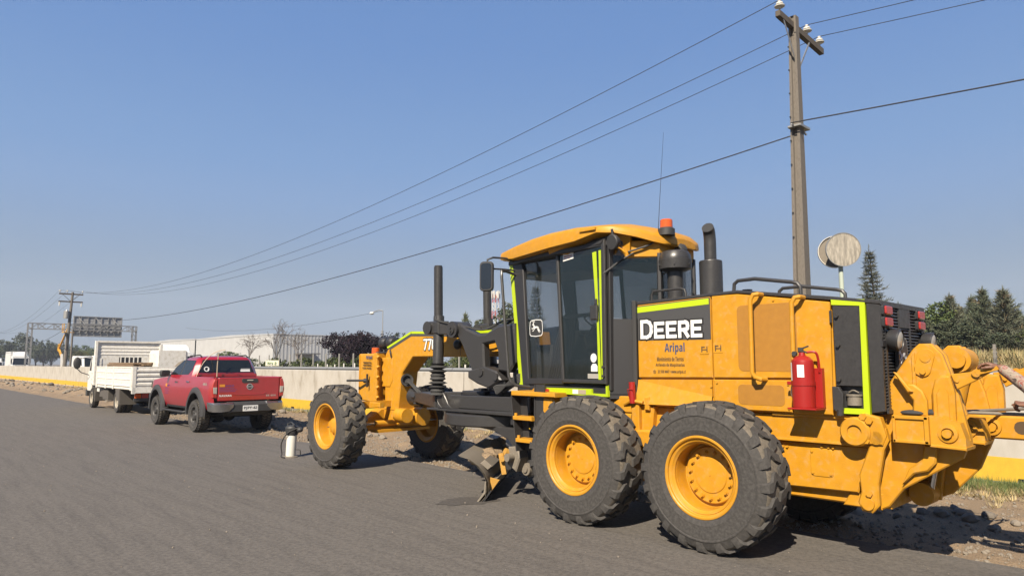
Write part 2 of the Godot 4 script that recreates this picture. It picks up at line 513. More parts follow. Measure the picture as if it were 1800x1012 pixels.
# a sheet over x (list) and z (list) with heights from f(x, z); smooth normals
func sheet(called: String, xs: PackedFloat32Array, zs: PackedFloat32Array, f: Callable, m: Material) -> MeshInstance3D:
	var nx := xs.size(); var nz := zs.size()
	var v := PackedVector3Array(); v.resize(nx * nz)
	for i in nx:
		for j in nz:
			v[i * nz + j] = V(xs[i], f.call(xs[i], zs[j]), zs[j])
	var n := PackedVector3Array(); n.resize(nx * nz)
	for i in nx:
		for j in nz:
			var dx := v[mini(i + 1, nx - 1) * nz + j] - v[maxi(i - 1, 0) * nz + j]
			var dz := v[i * nz + mini(j + 1, nz - 1)] - v[i * nz + maxi(j - 1, 0)]
			var c := dz.cross(dx).normalized()
			n[i * nz + j] = c if c.y > 0.0 else -c
	var idx := PackedInt32Array()
	for i in nx - 1:
		for j in nz - 1:
			var a := i * nz + j; var b := a + nz; var c := b + 1; var d := a + 1
			# clockwise seen from above
			if (v[b] - v[a]).cross(v[c] - v[a]).y > 0.0:
				idx.append_array([a, c, b, a, d, c])
			else:
				idx.append_array([a, b, c, a, c, d])
	var arr := []
	arr.resize(Mesh.ARRAY_MAX)
	arr[Mesh.ARRAY_VERTEX] = v; arr[Mesh.ARRAY_NORMAL] = n; arr[Mesh.ARRAY_INDEX] = idx
	var am := ArrayMesh.new()
	am.add_surface_from_arrays(Mesh.PRIMITIVE_TRIANGLES, arr)
	var o := inst(called, am, m, self)
	o.set_meta("kind", "structure")
	return o
func steps(a: float, b: float, s: float) -> PackedFloat32Array:
	var o := PackedFloat32Array()
	var n := maxi(1, int(round(absf(b - a) / s)))
	for i in n + 1: o.push_back(lerpf(a, b, float(i) / n))
	return o

var dn := FastNoiseLite.new()
func road_edge(x: float) -> float:
	return -7.15 + dn.get_noise_2d(x * 4.0, 77.0) * 0.09 + dn.get_noise_2d(x * 30.0, 5.0) * 0.03
func dirt_h(x: float, z: float) -> float:
	var far := clampf((-7.2 - z) / 0.5, 0.0, 1.0)
	var h := -0.055 + dn.get_noise_2d(x * 6.0, z * 6.0) * 0.035 * far + dn.get_noise_2d(x * 22.0, z * 22.0) * 0.02 * far
	# windrow of spoil along the shoulder
	var ridge := exp(-pow((z + 9.5 + dn.get_noise_2d(x * 1.2, 9.0) * 0.5) / 0.75, 2.0))
	var amount := 0.09 if x > -8.0 else (0.14 + 0.14 * clampf((-x - 8.0) / 20.0, 0.0, 1.0))
	h += ridge * amount * (0.7 + dn.get_noise_2d(x * 3.0, z * 2.0) * 0.9)
	var lumps := maxf(0.0, dn.get_noise_2d(x * 9.0 + 40.0, z * 9.0) - 0.15) * 0.12
	return h + lumps * far

func make_ground() -> void:
	dn.noise_type = FastNoiseLite.TYPE_SIMPLEX_SMOOTH
	dn.seed = 4
	dn.frequency = 0.12
	dn.fractal_octaves = 4
	# one broad sheet to the horizon
	var gx := PackedFloat32Array([-1600, -900, -500, -300, -200, -140, -110, -80, -60, -40, -30, -20, -12, -6, 0, 6, 12, 20, 40, 100, 400])
	var gz := PackedFloat32Array([-1600, -900, -500, -300, -200, -120, -80, -60, -45, -38, -32, -28, -24, -21, -18, -15, -13, -10, 0, 40, 400])
	sheet("ground", gx, gz, func(x: float, z: float) -> float:
		var b := smoothstep(-19.0, -30.0, z) * smoothstep(-30.0, -12.0, x)
		return -0.16 + b * 2.05, M.field)
	var xs := steps(8.0, -14.0, 0.07)
	xs.append_array(steps(-14.14, -34.0, 0.14))
	xs.append_array(steps(-34.5, -120.0, 0.5))
	sheet("dirt_shoulder", xs, steps(-12.6, -6.9, 0.075), dirt_h, M.dirt)
	# asphalt carriageway with a broken edge
	var rx := steps(30.0, -14.0, 0.16)
	rx.append_array(steps(-14.3, -160.0, 0.6))
	rx.append_array(PackedFloat32Array([-220.0, -400.0]))
	var b := MB.new()
	for i in rx.size() - 1:
		var x0 := rx[i]; var x1 := rx[i + 1]
		var e0 := road_edge(x0); var e1 := road_edge(x1)
		b.quad(V(x0, 0, e0), V(x1, 0, e1), V(x1, 0, 45), V(x0, 0, 45))
		b.quad(V(x1, 0, e1), V(x0, 0, e0), V(x0, -0.14, e0 - 0.03), V(x1, -0.14, e1 - 0.03))
	b.flip_from(0)
	var o := obj("road", b, M.asphalt, self, 30.0)
	for q in 0: pass
	o.set_meta("kind", "structure")
	# damp stain by the blade
	var st := MB.new()
	var r := RandomNumberGenerator.new(); r.seed = 6
	var ring := []
	for k in 40:
		var a := TAU * k / 40.0
		var rr := 1.0 + 0.28 * dn.get_noise_2d(cos(a) * 14.0, sin(a) * 14.0) + r.randf_range(-0.06, 0.06)
		ring.append(V(-6.72 + cos(a) * 0.24 * rr - sin(a) * 0.08 * rr, 0.004, -5.62 + sin(a) * 0.38 * rr))
	for k in 40: st.tri(V(-6.72, 0.004, -5.62), ring[(k + 1) % 40], ring[k])
	var so := obj("damp_stain", st, M.asphalt_damp, self, 80.0)
	so.set_meta("kind", "structure")
	# far carriageway behind the wall
	o = one("highway", self, M.asphalt, func(k: MB): k.span(V(-420, -0.3, -33), V(40, -0.1, -13.0)))
	o.set_meta("kind", "structure")

func make_wall() -> void:
	var w := thing("concrete_wall", V(0, 0, -12.2), "long pale concrete barrier wall with yellow painted foot along the shoulder", "wall")
	var L := 2.87
	var seg_at := func(k: int) -> float: return 5.3 - k * L
	var body := MB.new(); var band := MB.new()
	var g := 0.018
	body.prism(P2([g, -0.12, 1.02, -0.12, 1.04, 0.055, 1.32, 0.055, 1.34, -0.12, L - g, -0.12, L - g, 1.465, g, 1.465]), -0.24, 0.0, 0.012)
	band.prism(P2([g + 0.004, 0.0, 1.03, 0.0, 1.045, 0.06, 1.315, 0.06, 1.33, 0.0, L - g - 0.004, 0.0, L - g - 0.004, 0.345, g + 0.004, 0.352]), -0.05, 0.004, 0.0)
	var bm := body.mesh(); var ym := band.mesh()
	for k in 46:
		var s := inst("segment", bm, M.wall_white, w, Transform3D(Basis(), V(seg_at.call(k) - L, dn.get_noise_1d(k * 50.0) * 0.012, dn.get_noise_1d(k * 90.0 + 7.0) * 0.02)))
		inst("yellow_band", ym, M.wall_yellow, s)
	var f := MB.new()
	f.span(V(-40, -0.2, -12.195), V(7, -0.005, -11.95), 0.01)
	var o := obj("kerb_strip", f, M.concrete)
	o.set_meta("kind", "structure")

# ------------------------------------------------------------ motor grader (local axes: -x front, +z the side seen, origin under the middle)
func tyre_mesh(R: float, W: float, rimr: float, lugs: int, lug_h: float) -> Array:
	# outer face at z = 0, inner at z = -W
	var b := MB.new()
	var rt := R - lug_h
	var prof := P2([rimr - 0.03, -0.04, rimr, -0.022, rimr + 0.012, -0.012, rimr + 0.05, -0.004, rimr + 0.058, 0.002, rimr + 0.07, 0.002, rimr + 0.076, -0.002, rimr + 0.14, 0.0, rt - 0.105, -0.002, rt - 0.10, 0.004, rt - 0.088, 0.004, rt - 0.082, -0.004, rt - 0.05, -0.014, rt - 0.018, -0.032, rt - 0.002, -0.06, rt + 0.004, -W * 0.3, rt + 0.006, -W * 0.5])
	var sw := prof.slice(0, 14)
	b.lathe(sw, Vector3.ZERO, Vector3.BACK, 64, true)
	var inner := []
	for i in range(sw.size() - 1, -1, -1): inner.append(Vector2(sw[i].x, -W - sw[i].y))
	b.lathe(inner, Vector3.ZERO, Vector3.BACK, 64, true)
	var carcass := b.mesh(40.0)
	var tb := MB.new()
	var mid := prof.slice(13)
	for i in range(prof.size() - 2, 12, -1): mid.append(Vector2(prof[i].x, -W - prof[i].y))
	tb.lathe(mid, Vector3.ZERO, Vector3.BACK, 64, true)
	var groove := tb.mesh(40.0)
	var l := MB.new()
	var pitch := TAU / lugs
	for side in 2:
		for k in lugs:
			var t0 := pitch * (k + 0.5 * side)
			# chevron bar: shoulder, knee, centre
			var way := [[-0.006, t0 - pitch * 0.10, R - 0.058, 0.19], [-0.022, t0 - pitch * 0.06, R - 0.018, 0.22], [-0.055, t0 + pitch * 0.0, R, 0.225], [-W * 0.20, t0 + pitch * 0.34, R + 0.003, 0.22], [-W * 0.27, t0 + pitch * 0.40, R + 0.003, 0.20], [-W * 0.36, t0 + pitch * 0.20, R + 0.004, 0.225], [-W * 0.56, t0 + pitch * 0.02, R + 0.004, 0.20]]
			var rings := []
			for w in way:
				var z: float = w[0] if side == 0 else -W - w[0]
				var hw: float = pitch * w[3]
				var ring := []
				for q in [[-hw, -0.055], [-hw * 0.86, 0.0], [hw * 0.86, 0.0], [hw, -0.055]]:
					var a: float = w[1] + q[0]
					var r: float = w[2] + q[1]
					ring.append(V(r * cos(a), r * sin(a), z))
				rings.append(ring)
			var n := l.p.size()
			l.loft(rings, true, true, true)
			if side == 0: l.flip_from(n)
	return [carcass, l.mesh(25.0), groove]

var wheel_parts := {}
func grader_wheel(parent: Node3D, at: Vector3, turn: float, front := false, lean := 0.0) -> Node3D:
	if wheel_parts.is_empty():
		var tm := tyre_mesh(0.675, 0.445, 0.36, 20, 0.026)
		wheel_parts.carcass = tm[0]; wheel_parts.tread = tm[1]; wheel_parts.groove = tm[2]
		var r := MB.new()
		r.lathe(P2([0.335, -0.075, 0.372, -0.045, 0.378, -0.022, 0.37, -0.006, 0.355, -0.004, 0.345, -0.012, 0.342, -0.03, 0.332, -0.036, 0.326, -0.03, 0.318, -0.034, 0.308, -0.05, 0.298, -0.06, 0.296, -0.17, 0.288, -0.235, 0.26, -0.245, 0.0, -0.245]), Vector3.ZERO, Vector3.BACK, 56, false)
		r.lathe(P2([0.335, -0.075, 0.296, -0.09, 0.29, -0.24, 0.30, -0.38, 0.365, -0.40, 0.37, -0.43, 0.34, -0.44, 0.28, -0.40, 0.27, -0.27, 0.0, -0.27]), Vector3.ZERO, Vector3.BACK, 48, true)
		wheel_parts.rim = r.mesh(28.0)
		var h := MB.new()
		h.lathe(P2([0.262, -0.245, 0.258, -0.205, 0.25, -0.198, 0.165, -0.198, 0.16, -0.19, 0.155, -0.188, 0.0, -0.186]), Vector3.ZERO, Vector3.BACK, 44, false)
		h.cyl(V(0, 0, -0.19), V(0, 0, -0.18), 0.006)
		wheel_parts.hub = h.mesh(28.0)
		var bo := MB.new()
		bo.cyl(V(0, 0, -0.20), V(0, 0, -0.186), 0.021, 0.021, 10)
		bo.cyl(V(0, 0, -0.188), V(0, 0, -0.168), 0.015, 0.014, 6)
		wheel_parts.bolt = bo.mesh(20.0)
		var fh := MB.new()   # front hub: small knuckle dome at the back of a plain dish
		fh.lathe(P2([0.13, -0.245, 0.125, -0.17, 0.10, -0.15, 0.06, -0.14, 0.0, -0.138]), Vector3.ZERO, Vector3.BACK, 24, false)
		var vs := MB.new()
		vs.cyl(V(-0.21, -0.03, -0.24), V(-0.19, -0.035, -0.16), 0.008)
		wheel_parts.valve = vs.mesh()
		wheel_parts.fhub = fh.mesh(28.0)
	var w := node("wheel", parent, at)
	w.rotation = V(lean, turn, 0)
	var ty := inst("tyre", wheel_parts.carcass, M.rubber, w)
	ty.rotation.z = at.x * 1.7
	var tr := inst("tread", wheel_parts.tread, M.rubber, w)
	tr.rotation.z = at.x * 1.7
	inst("tread_groove", wheel_parts.groove, M.rubber_dusty, w)
	inst("rim", wheel_parts.rim, M.yellow_paint, w)
	if front:
		inst("hub", wheel_parts.fhub, M.yellow_paint, w)
		inst("valve_stem", wheel_parts.valve, M.steel_worn, w)
		for k in 8:
			var a := TAU * k / 8 + 0.2
			inst("wheel_bolt", wheel_parts.bolt, M.yellow_paint, w, Transform3D(Basis(), V(cos(a) * 0.165, sin(a) * 0.165, -0.045)))
	else:
		inst("hub", wheel_parts.hub, M.yellow_paint, w)
		for k in 15:
			var a := TAU * k / 15 + 0.1
			inst("wheel_bolt", wheel_parts.bolt, M.yellow_paint, w, Transform3D(Basis(), V(cos(a) * 0.208, sin(a) * 0.208, 0)))
	return w

# leaping deer drawn as polygons about 1 x 1, in xy
func deer(b: MB, at: Transform3D, s: float) -> void:
	var keep := b.X
	var start := b.p.size()
	b.X = b.X * at * Transform3D(Basis.from_scale(Vector3(-s, s, 1)), Vector3(s, 0, 0))
	b.prism(P2([0.22, 0.40, 0.40, 0.47, 0.60, 0.44, 0.76, 0.56, 0.80, 0.68, 0.92, 0.64, 0.86, 0.72, 0.80, 0.76, 0.74, 0.74, 0.64, 0.58, 0.46, 0.58, 0.30, 0.56, 0.20, 0.50]), 0, 0.003)      # trunk, neck and head
	b.prism(P2([0.60, 0.45, 0.74, 0.53, 0.90, 0.44, 0.98, 0.50, 0.90, 0.38, 0.76, 0.44]), 0, 0.003)
	b.prism(P2([0.58, 0.46, 0.68, 0.46, 0.80, 0.30, 0.92, 0.32, 0.80, 0.25, 0.70, 0.34]), 0, 0.003)
	b.prism(P2([0.20, 0.50, 0.32, 0.50, 0.30, 0.40, 0.16, 0.28, 0.02, 0.20, 0.12, 0.32, 0.18, 0.40]), 0, 0.003)
	b.prism(P2([0.24, 0.42, 0.36, 0.46, 0.30, 0.30, 0.12, 0.14, 0.20, 0.28]), 0, 0.003)
	for a in [[0.76, 0.76, 0.66, 0.96], [0.70, 0.88, 0.60, 0.86], [0.78, 0.76, 0.80, 0.98], [0.79, 0.87, 0.88, 0.92]]:
		var d := Vector2(a[2] - a[0], a[3] - a[1]).orthogonal().normalized() * 0.018
		b.prism([Vector2(a[0], a[1]) + d, Vector2(a[0], a[1]) - d, Vector2(a[2], a[3]) - d * 0.6, Vector2(a[2], a[3]) + d * 0.6], 0, 0.003)
	b.X = keep
	b.flip_from(start)

func shield(w: float, h: float) -> Array:   # rounded emblem outline about the origin
	return P2([-w * 0.40, -h * 0.46, 0, -h * 0.5, w * 0.40, -h * 0.46, w * 0.48, -h * 0.36, w * 0.5, 0, w * 0.46, h * 0.38, w * 0.36, h * 0.47, 0, h * 0.5, -w * 0.36, h * 0.47, -w * 0.46, h * 0.38, -w * 0.5, 0, -w * 0.48, -h * 0.36])

func rrect(x0: float, y0: float, x1: float, y1: float, r: float) -> Array:
	var o := []
	for q in [[x1 - r, y0 + r, -90], [x1 - r, y1 - r, 0], [x0 + r, y1 - r, 90], [x0 + r, y0 + r, 180]]:
		for k in 4:
			var a := deg_to_rad(q[2] + k * 30.0)
			o.append(Vector2(q[0] + cos(a) * r, q[1] + sin(a) * r))
	return o

func make_grader() -> void:
	var g := thing("motor_grader", V(-6, 0, -6.86), "large yellow motor grader with black cab and raised rear ripper on the asphalt", "grader")
	var Y: Material = M.yellow_paint; var G: Material = M.grey_paint; var K: Material = M.black_paint
	# ---- wheels
	grader_wheel(g, V(2.58, 0.675, 1.265), 0.0)
	grader_wheel(g, V(1.03, 0.675, 1.265), 0.0)
	grader_wheel(g, V(-4.39, 0.675, 1.245), 0.0, true, 0.0)
	grader_wheel(g, V(2.58, 0.63, -1.265), PI)
	grader_wheel(g, V(1.03, 0.63, -1.265), PI)
	grader_wheel(g, V(-4.39, 0.63, -1.25), PI, true, 0.0)
	# ---- tandem cases and rear axle
	for s in [1.0, -1.0]:
		one("tandem_case", g, Y, func(b: MB):
			b.prism(P2([0.72, 0.55, 0.85, 0.46, 2.75, 0.46, 2.9, 0.55, 2.9, 0.82, 2.7, 0.93, 2.0, 1.0, 1.6, 1.0, 0.9, 0.93, 0.72, 0.82]), s * 0.62 - 0.13, s * 0.62 + 0.13, 0.02))
		one("axle_stub", g, Y, func(b: MB):
			b.cyl(V(2.58, 0.66, s * 0.7), V(2.58, 0.66, s * 1.03), 0.17)
			b.cyl(V(1.03, 0.66, s * 0.7), V(1.03, 0.66, s * 1.03), 0.17))
	one("rear_axle", g, Y, func(b: MB): b.cyl(V(1.8, 0.74, -0.6), V(1.8, 0.74, 0.6), 0.24))
	# ---- rear frame
	one("rear_frame", g, Y, func(b: MB):
		b.span(V(1.5, 1.0, -0.52), V(3.86, 1.235, 0.54), 0.012)
		b.span(V(2.95, 1.215, -0.5), V(3.86, 1.25, 0.565), 0.006)
		b.prism(P2([1.42, 0.97, 1.62, 0.97, 1.66, 1.24, 1.50, 1.26, 1.46, 1.10]), 0.2, 0.62, 0.012)
		b.span(V(1.56, 1.20, 0.45), V(1.62, 1.34, 0.66), 0.008))
	one("belly_guard", g, Y, func(b: MB):
		b.prism(P2([2.6, 0.60, 3.05, 0.57, 3.67, 0.585, 3.80, 0.985, 2.6, 0.985]), -0.46, 0.50, 0.012)
		b.span(V(2.6, 0.99, 0.3), V(3.82, 1.012, 0.56), 0.004))
	one("access_plate", g, Y, func(b: MB): b.prism(rrect(3.27, 0.69, 3.47, 0.94, 0.03), 0.495, 0.507, 0.004))
	for q in [[3.02, 0.93], [3.06, 0.93], [3.38, 0.955], [3.44, 0.955], [3.48, 0.955], [3.29, 0.72], [3.45, 0.72], [3.29, 0.91], [3.02, 0.70]]:
		one("plate_bolt", g, Y, func(b: MB): b.cyl(V(q[0], q[1], 0.495), V(q[0], q[1], 0.518), 0.013, 0.012, 6), 20.0)
	one("frame_rail", g, Y, func(b: MB):
		b.span(V(2.2, 0.47, -0.42), V(3.9, 0.585, 0.42), 0.015)
		b.prism(P2([3.52, 0.46, 3.84, 0.46, 3.86, 0.60, 3.6, 0.60]), -0.44, 0.46, 0.01))
	one("tyre_step", g, Y, func(b: MB): b.span(V(2.98, 0.66, 0.5), V(3.06, 0.78, 0.60), 0.008))
	# ---- engine hood
	one("hood_core", g, Y, func(b: MB):
		b.prism(P2([1.46, 1.24, 3.55, 1.24, 3.55, 2.25, 2.65, 2.385, 1.46, 2.34]), -0.58, 0.572, 0.01))
	one("hood_top", g, G, func(b: MB):
		b.prism(P2([1.40, 2.345, 2.66, 2.392, 3.56, 2.262, 3.97, 2.20, 3.97, 2.235, 3.56, 2.30, 2.66, 2.425, 1.40, 2.385]), -0.605, 0.605, 0.008))
	one("hood_panel", g, Y, func(b: MB): b.prism(P2([1.45, 1.545, 2.36, 1.557, 2.36, 2.385, 1.45, 2.35]), 0.56, 0.60, 0.008))
	one("hood_panel", g, Y, func(b: MB):
		var A := V(1.43, 1.525, 0.60); var Bp := V(2.35, 1.537, 0.60); var C := V(2.35, 1.37, 0.60); var D := V(2.35, 1.31, 0.622); var E := V(2.2, 1.268, 0.645); var F := V(1.43, 1.262, 0.668)
		b.quad(A, F, C, Bp); b.tri(F, D, C); b.tri(F, E, D)
		b.quad(F, A, V(1.43, 1.525, 0.5), V(1.43, 1.262, 0.5)); b.quad(E, F, V(1.43, 1.262, 0.5), V(2.2, 1.268, 0.5)); b.quad(D, E, V(2.2, 1.268, 0.5), V(2.35, 1.31, 0.5)); b.quad(Bp, C, V(2.35, 1.37, 0.5), V(2.35, 1.537, 0.5)); b.quad(A, Bp, V(2.35, 1.537, 0.5), V(1.43, 1.525, 0.5)), 10.0)
	one("hood_panel", g, Y, func(b: MB): b.prism(P2([2.375, 1.557, 3.175, 1.565, 3.18, 1.248, 3.53, 1.248, 3.548, 2.25, 2.66, 2.385, 2.375, 2.385]), 0.56, 0.602, 0.008))
	one("hood_panel", g, Y, func(b: MB): b.prism(P2([2.37, 1.252, 3.165, 1.252, 3.165, 1.548, 2.37, 1.54]), 0.56, 0.602, 0.008))
	one("hood_screen", g, M.screen_yellow, func(b: MB): b.prism(rrect(2.65, 1.625, 3.24, 2.27, 0.05), 0.59, 0.6045, 0.002))
	one("hood_screen", g, M.screen_yellow, func(b: MB): b.prism(rrect(2.635, 1.305, 3.10, 1.50, 0.04), 0.59, 0.6045, 0.002))
	for h in [[2.85, 2.35, 1.565], [3.25, 2.295, 1.555]]:
		one("grab_handle", g, Y, func(b: MB):
			b.tube([V(h[0] + 0.07, h[1] + 0.01, 0.60), V(h[0] + 0.06, h[1] + 0.012, 0.68), V(h[0] + 0.03, h[1] + 0.005, 0.705), V(h[0], h[1] - 0.04, 0.71), V(h[0] - 0.005, h[2] + 0.05, 0.71), V(h[0] + 0.02, h[2] + 0.005, 0.705), V(h[0] + 0.06, h[2] - 0.012, 0.68), V(h[0] + 0.075, h[2] - 0.014, 0.60)], 0.0215, 10))
	for h in [[2.275, 1.84], [2.43, 1.85]]:
		var la := one("latch", g, Y, func(b: MB): b.prism(rrect(h[0] - 0.05, h[1] - 0.045, h[0] + 0.055, h[1] + 0.055, 0.01), 0.60, 0.6055, 0.002))
		one("latch_recess", la, M.dark_print, func(b: MB):
			b.span(V(h[0] - 0.03, h[1] - 0.025, 0.604), V(h[0] - 0.018, h[1] + 0.035, 0.607)); b.span(V(h[0] + 0.03, h[1] - 0.025, 0.604), V(h[0] + 0.04, h[1] + 0.035, 0.607)); b.span(V(h[0] - 0.03, h[1] + 0.02, 0.604), V(h[0] + 0.01, h[1] + 0.033, 0.6072)); b.span(V(h[0] - 0.018, h[1] - 0.004, 0.604), V(h[0] + 0.03, h[1] + 0.006, 0.6072)))
	for q in [[3.14, 1.51], [3.14, 1.285], [2.41, 1.51], [2.345, 1.47], [3.03, 2.30]]:
		one("panel_bolt", g, Y, func(b: MB): b.cyl(V(q[0], q[1], 0.60), V(q[0], q[1], 0.612), 0.012, 0.011, 8), 20.0)
	# lettering on the hood
	one("grey_band", g, M.grey_decal, func(b: MB): b.prism(P2([1.455, 1.955, 2.355, 1.945, 2.355, 2.375, 1.455, 2.335]), 0.58, 0.6025))
	one("reflective_strip", g, M.lime_tape, func(b: MB): b.prism(P2([1.455, 2.262, 2.345, 2.305, 2.345, 2.365, 1.455, 2.325]), 0.58, 0.6045))
	one("lettering_outline", g, M.black_print, func(b: MB): block_letters(b, "DEERE", 1.478, 1.955, 0.162, 0.212, -0.010, 0.066, 0.6026, 1.13))
	one("lettering", g, M.white_print, func(b: MB): block_letters(b, "DEERE", 1.492, 1.970, 0.134, 0.182, 0.018, 0.038, 0.6056, 1.15))
	letters("lettering", "Aripal", V(1.80, 1.795, 0.6010), 0.245, 0.125, M.blue_print, g)
	letters("lettering", "Movimiento de Tierras", V(1.70, 1.726, 0.6010), 0.33, 0.047, M.dark_print, g)
	letters("lettering", "Arriendo de Maquinarias", V(1.68, 1.660, 0.6010), 0.36, 0.045, M.dark_print, g)
	letters("lettering", "22 558 9447 • www.aripal.cl", V(1.705, 1.590, 0.6010), 0.345, 0.043, M.dark_print, g)
	one("phone_symbol", g, M.dark_print, func(b: MB): b.lathe(P2([0.019, 0.0, 0.019, 0.002, 0.014, 0.002, 0.014, 0.0]), V(1.665, 1.612, 0.6005), Vector3.BACK, 16); b.rbox(V(1.665, 1.612, 0.6015), V(0.008, 0.018, 0.002), V(0, 0, 35)))
	# ---- grey rear door with reflective frame, radiator cowl
	one("cowl_core", g, K, func(b: MB): b.prism(P2([3.56, 1.27, 3.93, 1.27, 3.94, 2.19, 3.56, 2.25]), -0.57, 0.54, 0.01))
	one("service_door", g, G, func(b: MB): b.prism(P2([3.566, 1.505, 3.785, 1.505, 3.795, 2.215, 3.566, 2.235]), 0.53, 0.597, 0.006))
	for q in [[3.605, 2.12], [3.605, 1.86], [3.60, 1.56]]:
		one("door_bolt", g, G, func(b: MB): b.cyl(V(q[0], q[1], 0.59), V(q[0], q[1], 0.625), 0.02, 0.017, 8), 20.0)
	one("reflective_frame", g, M.lime_tape, func(b: MB):
		b.prism(P2([3.562, 2.222, 3.80, 2.20, 3.79, 1.315, 3.63, 1.315, 3.62, 1.268, 3.838, 1.268, 3.845, 2.252, 3.562, 2.278]), 0.55, 0.6045))
	one("service_opening", g, K, func(b: MB): b.span(V(3.585, 1.32, 0.2), V(3.78, 1.50, 0.545)))
	one("filler_neck", g, M.steel_worn, func(b: MB):
		b.cyl(V(3.70, 1.34, 0.55), V(3.70, 1.42, 0.55), 0.06); b.cyl(V(3.70, 1.42, 0.55), V(3.70, 1.435, 0.55), 0.068)
		b.hose([V(3.66, 1.45, 0.56), V(3.70, 1.47, 0.57), V(3.74, 1.45, 0.56)], 0.006))
	one("hinge_block", g, G, func(b: MB):
		b.prism(P2([3.545, 1.30, 3.60, 1.26, 3.63, 1.30, 3.635, 1.44, 3.60, 1.50, 3.545, 1.50]), 0.59, 0.64, 0.008)
		b.cyl(V(3.60, 1.25, 0.62), V(3.60, 1.30, 0.62), 0.03))
	one("hinge", g, G, func(b: MB): b.span(V(3.545, 2.06, 0.60), V(3.565, 2.17, 0.62), 0.004))
	for s in [1.0, -1.0]:
		one("radiator_cowl", g, G, func(b: MB):
			b.prism(P2([3.85, 1.28, 3.955, 1.30, 3.965, 2.20, 3.85, 2.245]), s * 0.575 - 0.022, s * 0.575 + 0.022, 0.006))
	var gr := one("grille", g, K, func(b: MB): b.span(V(3.90, 1.30, -0.55), V(3.925, 2.2, 0.55)))
	var slat := MB.new(); slat.rbox(Vector3.ZERO, V(0.034, 0.013, 1.09), V(0, 0, 28), 0.002)
	var slat_m := slat.mesh()
	for k in 32:
		inst("slat", slat_m, G, gr, Transform3D(Basis(), V(3.948, 1.315 + k * 0.0275, 0)))
	for q in [0.50, 0.14, -0.14, -0.50]:
		one("grille_bar", gr, G, func(b: MB): b.span(V(3.94, 1.30, q - 0.022), V(3.968, 2.2, q + 0.022), 0.004))
	one("grille_plate", gr, G, func(b: MB): b.span(V(3.96, 2.02, -0.15), V(3.972, 2.2, 0.15), 0.004); b.span(V(3.955, 1.28, -0.56), V(3.975, 1.31, 0.56), 0.004); b.span(V(3.955, 2.19, -0.56), V(3.975, 2.215, 0.56), 0.004))
	for s in [1.0, -1.0]:
		for yy in [2.155, 2.055]:
			var tl := one("tail_lamp", g, K, func(b: MB): b.prism(rrect(s * 0.45 + 0.04 - 0.095, yy - 0.046, s * 0.45 + 0.04 + 0.095, yy + 0.046, 0.018), 3.955, 3.988, 0.004, "x"))
			one("lens", tl, M.red_lens, func(b: MB): b.prism(rrect(s * 0.45 + 0.04 - 0.082, yy - 0.036, s * 0.45 + 0.04 + 0.082, yy + 0.036, 0.016), 3.985, 4.004, 0.006, "x"))
	for s in [1.0, -1.0]:
		var wl := one("work_lamp", g, K, func(b: MB):
			b.lathe(P2([0.0, -0.115, 0.05, -0.11, 0.083, -0.08, 0.092, -0.03, 0.095, 0.0, 0.088, 0.012, 0.085, 0.0]), V(4.05, 1.90, s * 0.47 - 0.03), V(1, -0.12, 0), 24)
			b.bar(V(3.96, 1.89, s * 0.44 + 0.05), V(4.0, 1.91, s * 0.44 - 0.03), 0.03, 0.05)
			b.bar(V(3.96, 1.87, s * 0.44 - 0.1), V(3.96, 1.87, s * 0.44 + 0.16), 0.02, 0.05))
		one("lens", wl, M.lamp_glass, func(b: MB): b.lathe(P2([0.086, 0.0, 0.06, 0.012, 0.0, 0.017]), V(4.05, 1.90, s * 0.47 - 0.03), V(1, -0.12, 0), 24))
	var em := one("emblem", g, K, func(b: MB):
		b.X = Transform3D(Basis(Vector3.UP, PI / 2), V(3.99, 1.77, 0.20)); b.prism(shield(0.25, 0.34), -0.02, 0.012, 0.004))
	one("emblem_rim", em, M.lamp_glass, func(b: MB):
		b.X = Transform3D(Basis(Vector3.UP, PI / 2), V(3.99, 1.77, 0.20))
		var o := shield(0.236, 0.326); var i := shield(0.222, 0.312)
		for k in o.size():
			var l := (k + 1) % o.size()
			b.quad(V(o[k].x, o[k].y, 0.0135), V(o[l].x, o[l].y, 0.0135), V(i[l].x, i[l].y, 0.0135), V(i[k].x, i[k].y, 0.0135)))
	one("emblem_deer", em, M.white_print, func(b: MB):
		b.X = Transform3D(Basis(Vector3.UP, PI / 2), V(4.0025, 1.77, 0.20)); deer(b, Transform3D(Basis(Vector3.BACK, 0.25), V(-0.10, -0.14, 0)), 0.23))
	# ---- rails, exhaust, precleaner on the hood
	one("top_rail", g, G, func(b: MB):
		b.tube([V(2.57, 2.40, 0.5), V(2.58, 2.50, 0.5), V(2.62, 2.53, 0.5), V(2.80, 2.535, 0.5), V(3.17, 2.47, 0.5), V(3.22, 2.455, 0.5), V(3.25, 2.42, 0.5), V(3.25, 2.32, 0.5)], 0.019))
	one("top_rail", g, G, func(b: MB):
		b.tube([V(2.57, 2.40, -0.5), V(2.58, 2.50, -0.5), V(2.62, 2.53, -0.5), V(2.83, 2.535, -0.5), V(3.20, 2.47, -0.5), V(3.25, 2.455, -0.5), V(3.28, 2.42, -0.5), V(3.28, 2.32, -0.5)], 0.019))
	one("top_rail", g, G, func(b: MB):
		b.tube([V(1.58, 2.37, 0.5), V(1.58, 2.46, 0.5), V(1.61, 2.50, 0.5), V(1.95, 2.505, 0.5), V(2.0, 2.49, 0.5), V(2.015, 2.45, 0.5), V(2.015, 2.38, 0.5)], 0.014))
	one("hood_cap", g, K, func(b: MB): b.cyl(V(2.64, 2.40, 0.35), V(2.64, 2.45, 0.35), 0.05))
